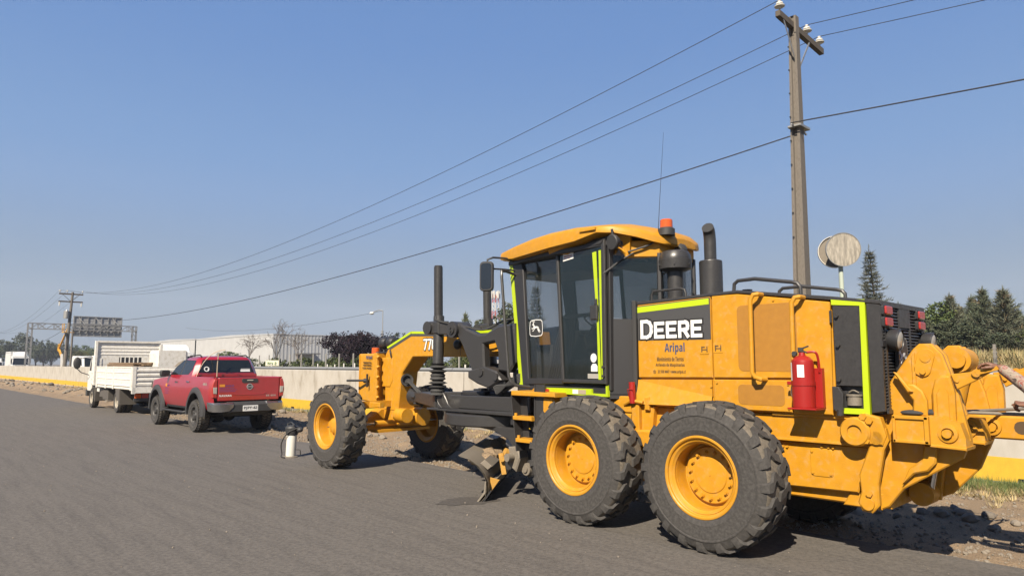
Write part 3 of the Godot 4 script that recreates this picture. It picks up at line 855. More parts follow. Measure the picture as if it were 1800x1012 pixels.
	var ex := one("exhaust_stack", g, G, func(b: MB):
		b.cyl(V(2.09, 2.38, 0.1), V(2.09, 2.82, 0.1), 0.125, 0.125, 24); b.lathe(P2([0.125, 0.0, 0.118, 0.012, 0.08, 0.02, 0.075, 0.024]), V(2.09, 2.82, 0.1), Vector3.UP, 24)
		b.tube([V(2.09, 2.80, 0.1), V(2.09, 3.06, 0.1), V(2.092, 3.12, 0.11), V(2.10, 3.17, 0.135), V(2.11, 3.195, 0.175)], 0.066, 18))
	one("pipe_mouth", ex, M.black_print, func(b: MB): b.cyl(V(2.1098, 3.1945, 0.1745), V(2.1105, 3.1963, 0.1775), 0.058, 0.058, 18))
	one("air_precleaner", g, G, func(b: MB):
		b.cyl(V(1.73, 2.38, 0.25), V(1.73, 2.74, 0.25), 0.09, 0.09, 24)
		b.lathe(P2([0.09, 0.0, 0.12, 0.005, 0.185, 0.03, 0.188, 0.13, 0.18, 0.135, 0.18, 0.15, 0.174, 0.185, 0.15, 0.225, 0.11, 0.24, 0.0, 0.245]), V(1.73, 2.73, 0.25), Vector3.UP, 28))
	for k in 6:
		one("precleaner_bolt", g, G, func(b: MB): b.cyl(V(1.73 + cos(k * 1.05) * 0.18, 2.80, 0.25 + sin(k * 1.05) * 0.18), V(1.73 + cos(k * 1.05) * 0.197, 2.80, 0.25 + sin(k * 1.05) * 0.197), 0.012, 0.01, 6), 20.0)
	make_cab(g)
	make_front(g)
	make_ripper(g)

func make_cab(g: Node3D) -> void:
	var Y: Material = M.yellow_paint; var G: Material = M.grey_paint; var K: Material = M.black_paint
	var A := V(-0.62, 0, 0.47)
	var d := (V(1.13, 0, 0.75) - A).normalized()
	var XN := Transform3D(Basis(d, Vector3.UP, d.cross(Vector3.UP)), A)
	var d2 := V(d.x, 0, -d.z)
	var XF := Transform3D(Basis(d2, Vector3.UP, d2.cross(Vector3.UP)), V(A.x, 0, -A.z))
	var sides := [XN, XF]
	# floor and lower body
	one("cab_floor", g, K, func(b: MB): b.prism(P2([-0.62, -0.46, 1.13, -0.74, 1.58, -0.36, 1.58, 0.36, 1.13, 0.74, -0.62, 0.46]), 1.30, 1.44, 0.01, "y"))
	one("cab_support", g, Y, func(b: MB):
		b.span(V(-0.2, 1.14, -0.5), V(1.5, 1.30, 0.52), 0.02); b.prism(P2([0.7, 1.16, 1.5, 1.16, 1.42, 1.34, 0.75, 1.34]), 0.3, 0.66, 0.01))
	one("rear_side_panel", g, K, func(b: MB): b.plate([V(1.125, 1.36, 0.755), V(1.58, 1.36, 0.38), V(1.58, 2.19, 0.38), V(1.125, 2.21, 0.755)], 0.05))
	one("rear_side_panel", g, K, func(b: MB): b.plate([V(1.125, 1.36, -0.755), V(1.125, 2.21, -0.755), V(1.58, 2.19, -0.38), V(1.58, 1.36, -0.38)], 0.05))
	one("rear_wall", g, K, func(b: MB): b.span(V(1.56, 1.34, -0.36), V(1.60, 2.2, 0.36), 0.01))
	one("rubber_edge", g, M.rubber_black, func(b: MB): b.span(V(1.40, 1.30, 0.60), V(1.45, 2.40, 0.64), 0.01))
	# pillars and frames on both sides
	for i in 2:
		var X: Transform3D = sides[i]
		var o := 0.0 if i == 0 else -0.04
		one("front_pillar", g, K, func(b: MB): b.X = X; b.prism(P2([-0.10, 3.10, 0.10, 3.08, 0.15, 2.95, 0.27, 1.50, 0.27, 1.42, 0.14, 1.42]), -0.05 + o + 0.01, 0.0 + o + 0.01, 0.008))
		one("sill", g, K, func(b: MB): b.X = X; b.prism(P2([0.15, 1.43, 1.0, 1.45, 1.0, 1.52, 0.26, 1.51]), -0.08 + o, 0.012 + o, 0.006))
		one("head_rail", g, K, func(b: MB): b.X = X; b.prism(P2([-0.10, 3.12, 1.82, 3.16, 1.82, 3.06, 0.9, 3.04, 0.10, 3.03]), -0.06 + o, -0.004 + o, 0.006))
		one("door_post", g, K, func(b: MB): b.X = X; b.prism(P2([1.74, 3.10, 1.83, 3.10, 1.82, 1.40, 1.76, 1.40]), -0.07 + o, -0.008 + o, 0.006))
		one("front_side_pane", g, M.cab_glass, func(b: MB): b.X = X; b.prism(P2([0.09, 3.04, 0.92, 3.05, 1.0, 1.51, 0.25, 1.50]), -0.03 + o, -0.024 + o))
		# door leaf
		var door := one("cab_door", g, G, func(b: MB):
			b.X = X
			b.prism(P2([0.895, 3.085, 0.945, 3.06, 1.045, 1.505, 1.0, 1.47]), 0.005 + o, 0.045 + o, 0.008)
			b.prism(P2([0.895, 3.085, 1.80, 3.12, 1.75, 3.065, 0.94, 3.035]), 0.004 + o, 0.044 + o, 0.008)
			b.prism(P2([1.80, 3.12, 1.80, 1.47, 1.745, 1.51, 1.745, 3.065]), 0.006 + o, 0.046 + o, 0.008)
			b.prism(P2([1.0, 1.47, 1.80, 1.47, 1.745, 1.515, 1.045, 1.515]), 0.003 + o, 0.043 + o, 0.008))
		one("door_pane", door, M.door_glass, func(b: MB): b.X = X; b.prism(P2([0.93, 3.05, 1.76, 3.08, 1.76, 1.50, 1.04, 1.50]), 0.018 + o, 0.024 + o))
		one("door_bar", door, G, func(b: MB): b.X = X; b.bar(V(0.98, 2.265, -0.01 + o), V(1.62, 2.275, -0.01 + o), 0.022, 0.04))
		if i == 0:
			one("door_lock", door, G, func(b: MB): b.X = X; b.span(V(1.56, 2.20, 0.03), V(1.68, 2.37, 0.065), 0.01); b.span(V(1.62, 2.37, 0.03), V(1.66, 2.44, 0.05), 0.006))
			one("door_stripe", door, M.lime_tape, func(b: MB): b.X = X; b.prism(P2([1.575, 2.99, 1.645, 2.995, 1.70, 1.52, 1.655, 1.52, 1.64, 2.2]), 0.0245, 0.0275))
			one("door_stripe", door, M.lime_tape, func(b: MB): b.X = X; b.prism(P2([1.685, 3.0, 1.725, 3.0, 1.725, 1.53, 1.71, 1.53]), 0.0245, 0.0275))
			one("sticker", door, M.white_print, func(b: MB): b.X = X; b.prism(P2([1.03, 2.95, 1.23, 2.965, 1.23, 3.05, 1.03, 3.05]), 0.0245, 0.0270))
			one("sticker_text", door, M.red_paint, func(b: MB): b.X = X; b.span(V(1.05, 3.0, 0.027), V(1.21, 3.012, 0.0275)); b.span(V(1.05, 2.975, 0.027), V(1.17, 2.985, 0.0275)))
			one("sticker", door, M.white_print, func(b: MB): b.X = X; b.cyl(V(1.575, 1.765, 0.0245), V(1.575, 1.765, 0.0272), 0.052, 0.052, 20); b.prism(P2([1.53, 1.61, 1.64, 1.61, 1.64, 1.67, 1.61, 1.70, 1.56, 1.70, 1.53, 1.67]), 0.0245, 0.0272))
			one("sticker", door, M.lamp_glass, func(b: MB): b.X = X; b.prism(P2([1.47, 1.53, 1.68, 1.53, 1.68, 1.585, 1.47, 1.585]), 0.0245, 0.0270))
			one("door_bolt", door, G, func(b: MB): b.X = X; b.cyl(V(1.77, 1.66, 0.04), V(1.77, 1.66, 0.065), 0.018); b.cyl(V(1.77, 1.56, 0.04), V(1.77, 1.56, 0.065), 0.018))
			one("pillar_stripe", g, M.lime_tape, func(b: MB): b.X = X; b.prism(P2([-0.17, 3.08, -0.10, 3.08, 0.145, 1.42, 0.075, 1.41]), -0.03, 0.0125))
			one("sill_stripe", g, M.lime_tape, func(b: MB): b.X = X; b.prism(P2([0.50, 1.40, 1.52, 1.41, 1.52, 1.36, 1.76, 1.36, 1.76, 1.455, 1.79, 1.46, 1.79, 1.33, 1.50, 1.33, 1.0, 1.335, 0.50, 1.35]), -0.02, 0.0145))
			one("sill_button", g, M.red_lens, func(b: MB): b.X = X; b.cyl(V(0.70, 1.365, 0.01), V(0.70, 1.365, 0.045), 0.025))
			one("warning_label", g, M.white_print, func(b: MB): b.X = X; b.span(V(1.18, 1.345, 0.014), V(1.28, 1.395, 0.0175)))
			one("warning_label", g, M.tan_cloth, func(b: MB): b.X = X; b.span(V(1.285, 1.345, 0.014), V(1.42, 1.395, 0.0175)))
	# rear quarter and rear glass, windscreen
	one("quarter_pane", g, M.quarter_glass, func(b: MB): b.plate([V(1.14, 2.22, 0.74), V(1.58, 2.18, 0.37), V(1.58, 2.92, 0.37), V(1.14, 3.08, 0.74)], 0.006))
	one("quarter_pane", g, M.quarter_glass, func(b: MB): b.plate([V(1.14, 2.22, -0.74), V(1.14, 3.08, -0.74), V(1.58, 2.92, -0.37), V(1.58, 2.18, -0.37)], 0.006))
	one("rear_pane", g, M.cab_glass, func(b: MB): b.plate([V(1.60, 2.2, 0.34), V(1.60, 2.2, -0.34), V(1.60, 2.92, -0.34), V(1.60, 2.92, 0.34)], 0.006))
	for s in [1.0, -1.0]:
		one("rear_pillar", g, K, func(b: MB): b.tube([V(1.59, 1.4, s * 0.355), V(1.59, 2.95, s * 0.355)], 0.03, 6))
	one("windscreen", g, M.cab_glass, func(b: MB): b.plate([V(-0.74, 3.06, 0.44), V(-0.74, 3.06, -0.44), V(-0.52, 1.46, -0.44), V(-0.52, 1.46, 0.44)], 0.006))
	one("windscreen_frame", g, K, func(b: MB):
		b.bar(V(-0.74, 3.08, -0.47), V(-0.74, 3.08, 0.47), 0.05, 0.06); b.bar(V(-0.51, 1.44, -0.47), V(-0.51, 1.44, 0.47), 0.06, 0.08); b.bar(V(-0.62, 2.25, -0.46), V(-0.62, 2.25, -0.40), 0.03, 0.03))
	# emblem on the lower front pane
	var em := one("window_emblem", g, M.white_print, func(b: MB):
		b.X = XN
		var o := shield(0.29, 0.225); var i := shield(0.27, 0.205)
		var c := Vector2(0.405, 2.16)
		for k in o.size():
			var l := (k + 1) % o.size()
			b.quad(V(c.x + o[k].x, c.y + o[k].y, -0.018), V(c.x + o[l].x, c.y + o[l].y, -0.018), V(c.x + i[l].x, c.y + i[l].y, -0.018), V(c.x + i[k].x, c.y + i[k].y, -0.018)))
	one("emblem_field", em, M.black_plastic, func(b: MB): b.X = XN * Transform3D(Basis(), V(0.405, 2.16, -0.0235)); b.prism(shield(0.27, 0.205), 0.0, 0.003))
	one("emblem_deer", em, M.white_print, func(b: MB): b.X = XN; deer(b, Transform3D(Basis(), V(0.30, 2.065, -0.0195)), 0.205))
	# interior
	one("control_console", g, M.black_plastic, func(b: MB):
		b.prism(P2([-0.10, 1.44, 0.28, 1.44, 0.40, 1.75, 0.30, 2.05, 0.18, 2.08, 0.05, 1.8]), -0.16, 0.16, 0.02)
		b.cyl(V(0.26, 2.05, 0), V(0.36, 2.2, 0), 0.04); b.lathe(P2([0.17, -0.012, 0.185, 0.0, 0.17, 0.012, 0.155, 0.0, 0.17, -0.012]), V(0.37, 2.22, 0), V(0.55, 0.8, 0), 28)
		b.span(V(0.34, 1.45, 0.2), V(0.5, 1.75, 0.42), 0.03))
	for k in 9:
		one("control_lever", g, K, func(b: MB): b.tube([V(-0.12 + k * 0.045, 1.48, 0.40 + 0.006 * k), V(0.02 + k * 0.036, 1.9, 0.40), V(0.14 + k * 0.026, 2.36 - 0.02 * absf(k - 4.0), 0.39)], 0.017, 6))
	one("control_tower", g, M.black_plastic, func(b: MB): b.span(V(-0.40, 1.44, -0.42), V(0.05, 2.15, -0.18), 0.03); b.span(V(-0.45, 1.44, -0.1), V(-0.15, 1.95, 0.30), 0.03))
	one("far_side_panel", g, M.black_plastic, func(b: MB): b.X = XF; b.prism(P2([0.16, 1.44, 1.78, 1.46, 1.78, 1.98, 0.20, 1.98]), 0.02, 0.05, 0.01))
	one("armrest_pod", g, M.black_plastic, func(b: MB): b.span(V(0.55, 1.85, 0.26), V(1.0, 1.95, 0.44), 0.03); b.span(V(0.62, 1.44, 0.28), V(0.92, 1.86, 0.42), 0.03); b.ball(V(0.58, 1.62, 0.36), V(0.15, 0.14, 0.10)))
	one("seat", g, M.seat_fabric, func(b: MB):
		b.span(V(0.85, 1.72, -0.27), V(1.40, 1.90, 0.27), 0.05); b.span(V(0.95, 1.44, -0.2), V(1.3, 1.72, 0.2), 0.03)
		b.rbox(V(1.40, 2.22, 0), V(0.16, 0.70, 0.52), V(0, 0, -8), 0.05); b.rbox(V(1.47, 2.66, 0), V(0.11, 0.2, 0.30), V(0, 0, -8), 0.04))
	one("seat_jacket", g, M.tan_cloth, func(b: MB): b.ball(V(1.45, 2.36, -0.2), V(0.10, 0.16, 0.16)))
	one("side_shelf", g, M.black_plastic, func(b: MB): b.span(V(1.1, 1.44, -0.60), V(1.3, 2.1, -0.3), 0.02); b.span(V(1.1, 1.44, 0.34), V(1.25, 2.1, 0.56), 0.02))
	one("sun_shade", g, M.black_plastic, func(b: MB): b.span(V(-0.68, 2.86, -0.42), V(0.5, 3.06, 0.42), 0.02); b.span(V(0.9, 2.85, -0.4), V(1.45, 3.05, 0.4), 0.02))
	one("wiper", g, K, func(b: MB): b.tube([V(1.40, 2.95, 0.58), V(1.28, 2.86, 0.68), V(1.14, 2.72, 0.80)], 0.008, 6); b.bar(V(1.13, 2.71, 0.80), V(1.24, 2.82, 0.72), 0.01, 0.02))
	# roof
	one("roof_lining", g, K, func(b: MB): b.prism(P2([-0.80, -0.46, 0.2, -0.70, 1.15, -0.78, 1.55, -0.36, 1.55, 0.36, 1.15, 0.78, 0.2, 0.70, -0.80, 0.46]), 3.04, 3.10, 0.01, "y"))
	one("cab_roof", g, Y, func(b: MB):
		var rings := []
		for s in [[-1.02, 0.40, 3.215, 3.20, 3.16], [-0.92, 0.50, 3.255, 3.225, 3.135], [-0.55, 0.62, 3.305, 3.255, 3.10], [-0.1, 0.74, 3.335, 3.285, 3.105], [0.3, 0.81, 3.35, 3.30, 3.12], [0.75, 0.86, 3.35, 3.295, 3.135], [1.1, 0.875, 3.335, 3.27, 3.19], [1.3, 0.80, 3.31, 3.25, 3.17], [1.48, 0.64, 3.265, 3.205, 3.12], [1.6, 0.48, 3.215, 3.155, 3.07], [1.66, 0.36, 3.17, 3.12, 3.05], [1.69, 0.26, 3.13, 3.10, 3.06]]:
			var w: float = s[1]
			var ring := []
			for q in [[-1.0, s[4]], [-1.0, s[3] - 0.05], [-0.985, s[3] - 0.012], [-0.94, s[3] + 0.008], [-0.6, s[2]], [0.0, s[2] + 0.012], [0.6, s[2]], [0.94, s[3] + 0.008], [0.985, s[3] - 0.012], [1.0, s[3] - 0.05], [1.0, s[4]], [0.88, s[4] - 0.012], [-0.88, s[4] - 0.012]]:
				ring.append(V(s[0], q[1], q[0] * w))
			rings.append(ring)
		b.loft(rings)
		b.flip_from(0), 24.0)
	one("roof_side_trim", g, Y, func(b: MB):
		b.plate([V(0.85, 3.225, 0.885), V(1.10, 3.22, 0.90), V(1.10, 3.245, 0.90), V(0.85, 3.25, 0.885)], 0.06))
	one("roof_rear_block", g, Y, func(b: MB):
		b.prism(P2([1.22, 0.56, 1.32, 0.62, 1.60, 0.36, 1.60, -0.36, 1.32, -0.62, 1.22, -0.56]), 2.90, 3.10, 0.015, "y"))
	one("roof_side_web", g, Y, func(b: MB): b.plate([V(0.2, 3.06, 0.70), V(1.25, 3.02, 0.66), V(1.36, 2.92, 0.60), V(1.40, 3.16, 0.64), V(1.1, 3.22, 0.80), V(0.2, 3.18, 0.76)], 0.04))
	var be := one("beacon", g, M.orange_lens, func(b: MB): b.lathe(P2([0.072, 0.03, 0.07, 0.115, 0.06, 0.125, 0.0, 0.128]), V(1.66, 3.21, 0.30), Vector3.UP, 20))
	one("beacon_base", be, M.black_plastic, func(b: MB): b.lathe(P2([0.0, -0.06, 0.095, -0.06, 0.095, 0.012, 0.074, 0.03, 0.0, 0.03]), V(1.66, 3.21, 0.30), Vector3.UP, 20); b.hose([V(1.64, 3.18, 0.36), V(1.55, 3.05, 0.45), V(1.36, 2.96, 0.63)], 0.012))
	for l in [[1.30, 3.075, 0.84, 1.0], [1.66, 3.02, 0.05, 0.3]]:
		one("roof_lamp", g, M.black_plastic, func(b: MB):
			b.lathe(P2([0.0, -0.09, 0.055, -0.08, 0.085, -0.035, 0.09, 0.0, 0.082, 0.012, 0.0, 0.014]), V(l[0], l[1] - 0.02, l[2]), V(-0.2, -0.15, l[3]), 20); b.cyl(V(l[0], l[1], l[2] - 0.02), V(l[0], l[1] + 0.13, l[2]), 0.015))
	one("antenna", g, K, func(b: MB): b.tube([V(1.58, 3.18, 0.35), V(1.61, 3.6, 0.34), V(1.68, 4.35, 0.34)], 0.004, 5, 0.0015))
	# mirror and grab rail on the front post
	var mi := one("side_mirror", g, M.black_plastic, func(b: MB): b.X = Transform3D(Basis(Vector3.UP, 0.5), V(-0.80, 2.86, 0.86)); b.prism(rrect(-0.095, -0.20, 0.095, 0.20, 0.05), -0.03, 0.03, 0.012))
	one("mirror_glass", mi, M.mirror_dark, func(b: MB): b.X = Transform3D(Basis(Vector3.UP, 0.5), V(-0.80, 2.86, 0.86)); b.prism(rrect(-0.075, -0.175, 0.075, 0.175, 0.04), 0.03, 0.033))
	one("mirror_arm", mi, K, func(b: MB):
		b.tube([V(-0.66, 3.08, 0.46), V(-0.70, 3.12, 0.60), V(-0.76, 3.12, 0.78), V(-0.81, 3.09, 0.84), V(-0.81, 2.86, 0.84)], 0.014)
		b.tube([V(-0.66, 2.96, 0.46), V(-0.72, 2.97, 0.62), V(-0.80, 2.97, 0.84)], 0.012))
	one("grab_rail", g, G, func(b: MB): b.tube([V(-0.64, 2.90, 0.47), V(-0.68, 2.94, 0.62), V(-0.66, 2.93, 0.72), V(-0.63, 2.85, 0.745), V(-0.49, 1.55, 0.75), V(-0.46, 1.47, 0.74), V(-0.40, 1.42, 0.70), V(-0.30, 1.40, 0.55)], 0.02))
	# ladder and platform
	one("platform", g, Y, func(b: MB):
		b.prism(P2([-0.33, 1.30, 0.42, 1.30, 0.42, 1.35, -0.28, 1.36, -0.33, 1.36]), 0.45, 0.86, 0.008)
		b.prism(P2([-0.30, 1.36, -0.18, 1.44, 0.14, 1.44, 0.14, 1.36]), 0.46, 0.52, 0.006); b.prism(P2([0.16, 1.06, 0.34, 1.06, 0.34, 1.30, 0.16, 1.30]), 0.4, 0.8, 0.02))
	one("ladder_rail", g, G, func(b: MB): b.prism(P2([-0.34, 1.30, -0.20, 1.30, -0.14, 0.62, -0.24, 0.62]), 0.70, 0.715, 0.003); b.prism(P2([-0.34, 1.30, -0.325, 1.30, -0.23, 0.62, -0.245, 0.62]), 0.70, 0.86, 0.003))
	one("ladder_rail", g, G, func(b: MB): b.prism(P2([0.04, 1.44, 0.20, 1.44, 0.16, 0.85, 0.06, 0.62, 0.02, 0.62]), 0.78, 0.80, 0.004); b.prism(P2([0.03, 1.44, 0.05, 1.44, 0.04, 0.62, 0.02, 0.62]), 0.62, 0.81, 0.003))
	for q in [[1.03, -0.29], [0.76, -0.24]]:
		one("ladder_step", g, Y, func(b: MB): b.span(V(q[1], q[0] - 0.028, 0.70), V(0.04, q[0] + 0.02, 0.87), 0.006); b.cyl(V(q[1] + 0.03, q[0] + 0.02, 0.84), V(q[1] + 0.03, q[0] + 0.055, 0.84), 0.02))
	# extinguisher on the side, and a small one by the articulation
	var fe := one("fire_extinguisher", g, M.red_paint, func(b: MB):
		b.lathe(P2([0.0, 0.0, 0.092, 0.0, 0.097, 0.012, 0.097, 0.38, 0.09, 0.42, 0.06, 0.45, 0.03, 0.462, 0.026, 0.49, 0.0, 0.49]), V(3.33, 1.31, 0.72), Vector3.UP, 28))
	one("extinguisher_valve", fe, M.black_plastic, func(b: MB):
		b.span(V(3.30, 1.80, 0.71), V(3.345, 1.845, 0.74), 0.006); b.rbox(V(3.35, 1.84, 0.725), V(0.09, 0.012, 0.02), V(0, 0, 20)); b.rbox(V(3.35, 1.81, 0.725), V(0.07, 0.012, 0.02), V(0, 0, -25)); b.cyl(V(3.27, 1.79, 0.72), V(3.27, 1.79, 0.75), 0.022))
	one("extinguisher_hose", fe, M.red_paint, func(b: MB): b.hose([V(3.37, 1.80, 0.72), V(3.44, 1.80, 0.70), V(3.455, 1.74, 0.68), V(3.455, 1.62, 0.66)], 0.012))
	one("extinguisher_bracket", fe, M.red_paint, func(b: MB):
		b.span(V(3.22, 1.295, 0.602), V(3.47, 1.31, 0.82), 0.004); b.span(V(3.40, 1.31, 0.602), V(3.475, 1.66, 0.66), 0.004)
		b.lathe(P2([0.099, -0.018, 0.103, -0.018, 0.103, 0.018, 0.099, 0.018]), V(3.33, 1.525, 0.72), Vector3.UP, 24); b.span(V(3.18, 1.51, 0.69), V(3.235, 1.54, 0.72), 0.004))
	one("extinguisher_label", fe, M.white_print, func(b: MB):
		for k in 5:
			var a0 := 1.05 + k * 0.12; var a1 := a0 + 0.12
			b.quad(V(3.33 + cos(a1) * 0.0985, 1.58, 0.72 + sin(a1) * 0.0985), V(3.33 + cos(a0) * 0.0985, 1.58, 0.72 + sin(a0) * 0.0985), V(3.33 + cos(a0) * 0.0985, 1.69, 0.72 + sin(a0) * 0.0985), V(3.33 + cos(a1) * 0.0985, 1.69, 0.72 + sin(a1) * 0.0985))
		for k in 3:
			var a0 := 2.25 + k * 0.12; var a1 := a0 + 0.12
			b.quad(V(3.33 + cos(a1) * 0.0985, 1.55, 0.72 + sin(a1) * 0.0985), V(3.33 + cos(a0) * 0.0985, 1.55, 0.72 + sin(a0) * 0.0985), V(3.33 + cos(a0) * 0.0985, 1.71, 0.72 + sin(a0) * 0.0985), V(3.33 + cos(a1) * 0.0985, 1.71, 0.72 + sin(a1) * 0.0985)))
	one("pin_chain", fe, M.steel_rod, func(b: MB): b.hose([V(3.235, 1.53, 0.73), V(3.225, 1.44, 0.74), V(3.245, 1.37, 0.74), V(3.25, 1.33, 0.73)], 0.006, 5))
	one("red_canister", g, M.red_paint, func(b: MB): b.cyl(V(1.44, 1.27, 0.70), V(1.43, 1.50, 0.70), 0.035); b.tube([V(1.40, 1.30, 0.70), V(1.40, 1.42, 0.74), V(1.47, 1.42, 0.74), V(1.47, 1.30, 0.70)], 0.005, 5))
	# articulation joint and clutter under the cab
	one("articulation_joint", g, Y, func(b: MB):
		b.span(V(0.75, 1.0, -0.3), V(1.55, 1.14, 0.45), 0.02); b.cyl(V(1.1, 0.72, 0), V(1.1, 1.2, 0), 0.2); b.cyl(V(1.05, 1.13, 0.58), V(1.38, 1.12, 0.6), 0.055); b.span(V(1.40, 0.98, 0.3), V(1.50, 1.3, 0.68), 0.01); b.tube([V(1.30, 1.25, 0.66), V(1.42, 1.30, 0.70), V(1.56, 1.28, 0.68)], 0.02))
	for k in 5:
		one("hydraulic_hose", g, M.rubber_black, func(b: MB): b.hose([V(0.3, 1.22 - k * 0.05, 0.45), V(0.8, 1.10 - k * 0.05, 0.55 - k * 0.04), V(1.2, 0.98 + k * 0.02, 0.5), V(1.6, 1.06, 0.42)], 0.016))

func make_front(g: Node3D) -> void:
	var Y: Material = M.yellow_paint; var G: Material = M.grey_paint; var K: Material = M.black_paint
	# goose-neck main frame
	one("main_frame", g, Y, func(b: MB):
		b.prism(P2([-4.26, 1.04, -4.28, 0.90, -3.86, 0.90, -3.75, 1.55, -3.44, 1.81, -0.72, 1.81, -0.72, 2.14, -2.2, 2.14, -3.49, 2.19, -4.20, 1.945, -4.27, 1.86]), -0.17, 0.17, 0.015)
		b.prism(P2([-0.76, 1.81, -0.70, 1.15, -0.3, 1.15, -0.5, 1.38, -0.60, 2.14, -0.76, 2.14]), -0.16, 0.16, 0.02)
		b.span(V(-0.3, 1.14, -0.22), V(0.8, 1.4, 0.22), 0.02))
	one("frame_seam", g, M.dark_print, func(b: MB): b.prism(P2([-2.19, 1.82, -2.18, 1.82, -2.18, 2.13, -2.19, 2.13]), 0.16, 0.1715))
	one("frame_band", g, M.grey_decal, func(b: MB): b.prism(P2([-4.10, 1.945, -3.49, 2.158, -2.2, 2.115, -0.75, 2.11, -0.75, 2.155, -2.2, 2.16, -3.49, 2.205, -4.18, 1.965]), -0.172, 0.173))
	one("reflective_strip", g, M.lime_tape, func(b: MB):
		b.prism(P2([-4.19, 1.962, -3.505, 2.20, -3.505, 2.238, -4.22, 1.99]), -0.174, 0.1755); b.prism(P2([-3.49, 2.20, -2.2, 2.155, -0.78, 2.15, -0.78, 2.185, -2.2, 2.195, -3.49, 2.238]), -0.174, 0.1755))
	one("model_number_outline", g, M.black_print, func(b: MB): block_letters(b, "770G", -3.16, 1.905, 0.132, 0.212, -0.020, 0.058, 0.1705))
	one("model_number", g, M.white_print, func(b: MB): block_letters(b, "770G", -3.146, 1.92, 0.104, 0.182, 0.008, 0.031, 0.1735))
	# nose: front weight with notched bar
	one("front_weight", g, Y, func(b: MB):
		b.prism(P2([-4.93, 1.05, -4.36, 1.02, -4.36, 1.875, -4.93, 1.875]), -0.30, 0.30, 0.02)
		b.span(V(-4.90, 1.05, 0.29), V(-4.875, 1.86, 0.315), 0.004))
	one("notched_bar", g, Y, func(b: MB):
		b.span(V(-4.40, 1.02, 0.27), V(-4.30, 1.885, 0.325), 0.012)
		for k in 5: b.cyl(V(-4.30, 1.12 + k * 0.175, 0.30), V(-4.27, 1.10 + k * 0.175, 0.30), 0.035, 0.03, 10))
	one("nose_plate", g, Y, func(b: MB): b.prism(P2([-4.36, 1.3, -4.1, 1.3, -4.02, 1.42, -4.02, 1.80, -4.36, 1.80]), -0.185, 0.185, 0.01))
	letters("lettering", "Aripal", V(-4.66, 1.765, 0.3205), 0.20, 0.085, M.blue_print, g)
	letters("lettering", "Movimiento de Tierras", V(-4.74, 1.705, 0.3205), 0.26, 0.034, M.dark_print, g)
	letters("lettering", "Arriendo de Maquinarias", V(-4.75, 1.655, 0.3205), 0.27, 0.034, M.dark_print, g)
	letters("lettering", "22 558 9447 • www.aripal.cl", V(-4.77, 1.605, 0.3205), 0.29, 0.032, M.dark_print, g)
	one("tow_pin", g, G, func(b: MB): b.cyl(V(-4.95, 1.40, 0.52), V(-4.60, 1.405, 0.36), 0.02); b.cyl(V(-4.62, 1.40, 0.37), V(-4.56, 1.40, 0.34), 0.04); b.bar(V(-4.54, 1.29, 0.36), V(-4.54, 1.52, 0.36), 0.03, 0.02))
	one("front_beacon", g, M.orange_lens, func(b: MB): b.lathe(P2([0.0, 0.0, 0.075, 0.0, 0.072, 0.11, 0.0, 0.115]), V(-4.66, 1.875, 0.12), Vector3.UP, 16))
	for q in [-4.52, -4.28]:
		one("head_lamp", g, K, func(b: MB): b.lathe(P2([0.0, 0.10, 0.07, 0.085, 0.105, 0.04, 0.115, -0.02, 0.105, -0.06, 0.0, -0.06]), V(q, 2.07, 0.02), V(1, 0, 0.15), 20); b.cyl(V(q, 1.88, 0.05), V(q, 2.0, 0.02), 0.02))
	one("lamp_bracket", g, K, func(b: MB): b.span(V(-4.62, 1.88, -0.1), V(-4.05, 1.91, 0.16), 0.006); b.prism(P2([-4.45, 1.9, -4.35, 2.02, -4.28, 2.02, -4.2, 1.9]), 0.0, 0.05, 0.004); b.hose([V(-4.2, 1.95, 0.1), V(-4.08, 1.92, 0.2), V(-4.05, 1.80, 0.19)], 0.012))
	# front axle
	one("front_axle", g, Y, func(b: MB):
		b.prism(P2([-1.0, 0.55, 1.0, 0.55, 1.0, 0.70, 0.45, 0.78, 0.22, 0.93, -0.22, 0.93, -0.45, 0.78, -1.0, 0.70]), -4.50, -4.28, 0.02, "x")
		b.span(V(-4.1, 0.555, -0.55), V(-3.9, 0.60, 0.55), 0.01)
		b.prism(P2([-4.3, 0.93, -3.8, 0.93, -3.7, 0.78, -3.85, 0.66, -4.3, 0.66]), -0.14, 0.16, 0.02)
		b.cyl(V(-3.9, 0.80, -0.2), V(-3.62, 0.80, -0.2), 0.15); b.cyl(V(-3.9, 0.83, 0.12), V(-3.64, 0.83, 0.12), 0.12))
	for s in [1.0, -1.0]:
		one("steering_knuckle", g, Y, func(b: MB):
			b.cyl(V(-4.39, 0.67, s * 0.82), V(-4.39, 0.67, s * 1.05), 0.12); b.bar(V(-4.39, 0.56, s * 0.93), V(-4.39, 0.98, s * 0.90), 0.12, 0.10)
			b.prism(P2([-4.5, 0.92, -3.75, 0.98, -3.75, 1.06, -4.5, 1.06]), s * 0.55 - 0.05, s * 0.55 + 0.05, 0.01))
		one("steering_cylinder", g, Y, func(b: MB): b.cyl(V(-3.98, 0.70, s * 0.1), V(-4.02, 0.70, s * 0.52), 0.05))
		one("cylinder_rod", g, M.steel_rod, func(b: MB): b.cyl(V(-4.02, 0.70, s * 0.52), V(-4.08, 0.70, s * 0.88), 0.022))
	one("wheel_lean_bar", g, Y, func(b: MB): b.bar(V(-4.1, 1.02, -0.9), V(-4.1, 1.02, 0.9), 0.08, 0.10))
	one("hose_port", g, M.rubber_black, func(b: MB): b.lathe(P2([0.0, -0.02, 0.07, -0.02, 0.075, 0.02, 0.105, 0.03, 0.11, 0.0, 0.10, -0.03]), V(-3.70, 1.42, 0.10), V(1, 0.15, 0.35), 22))
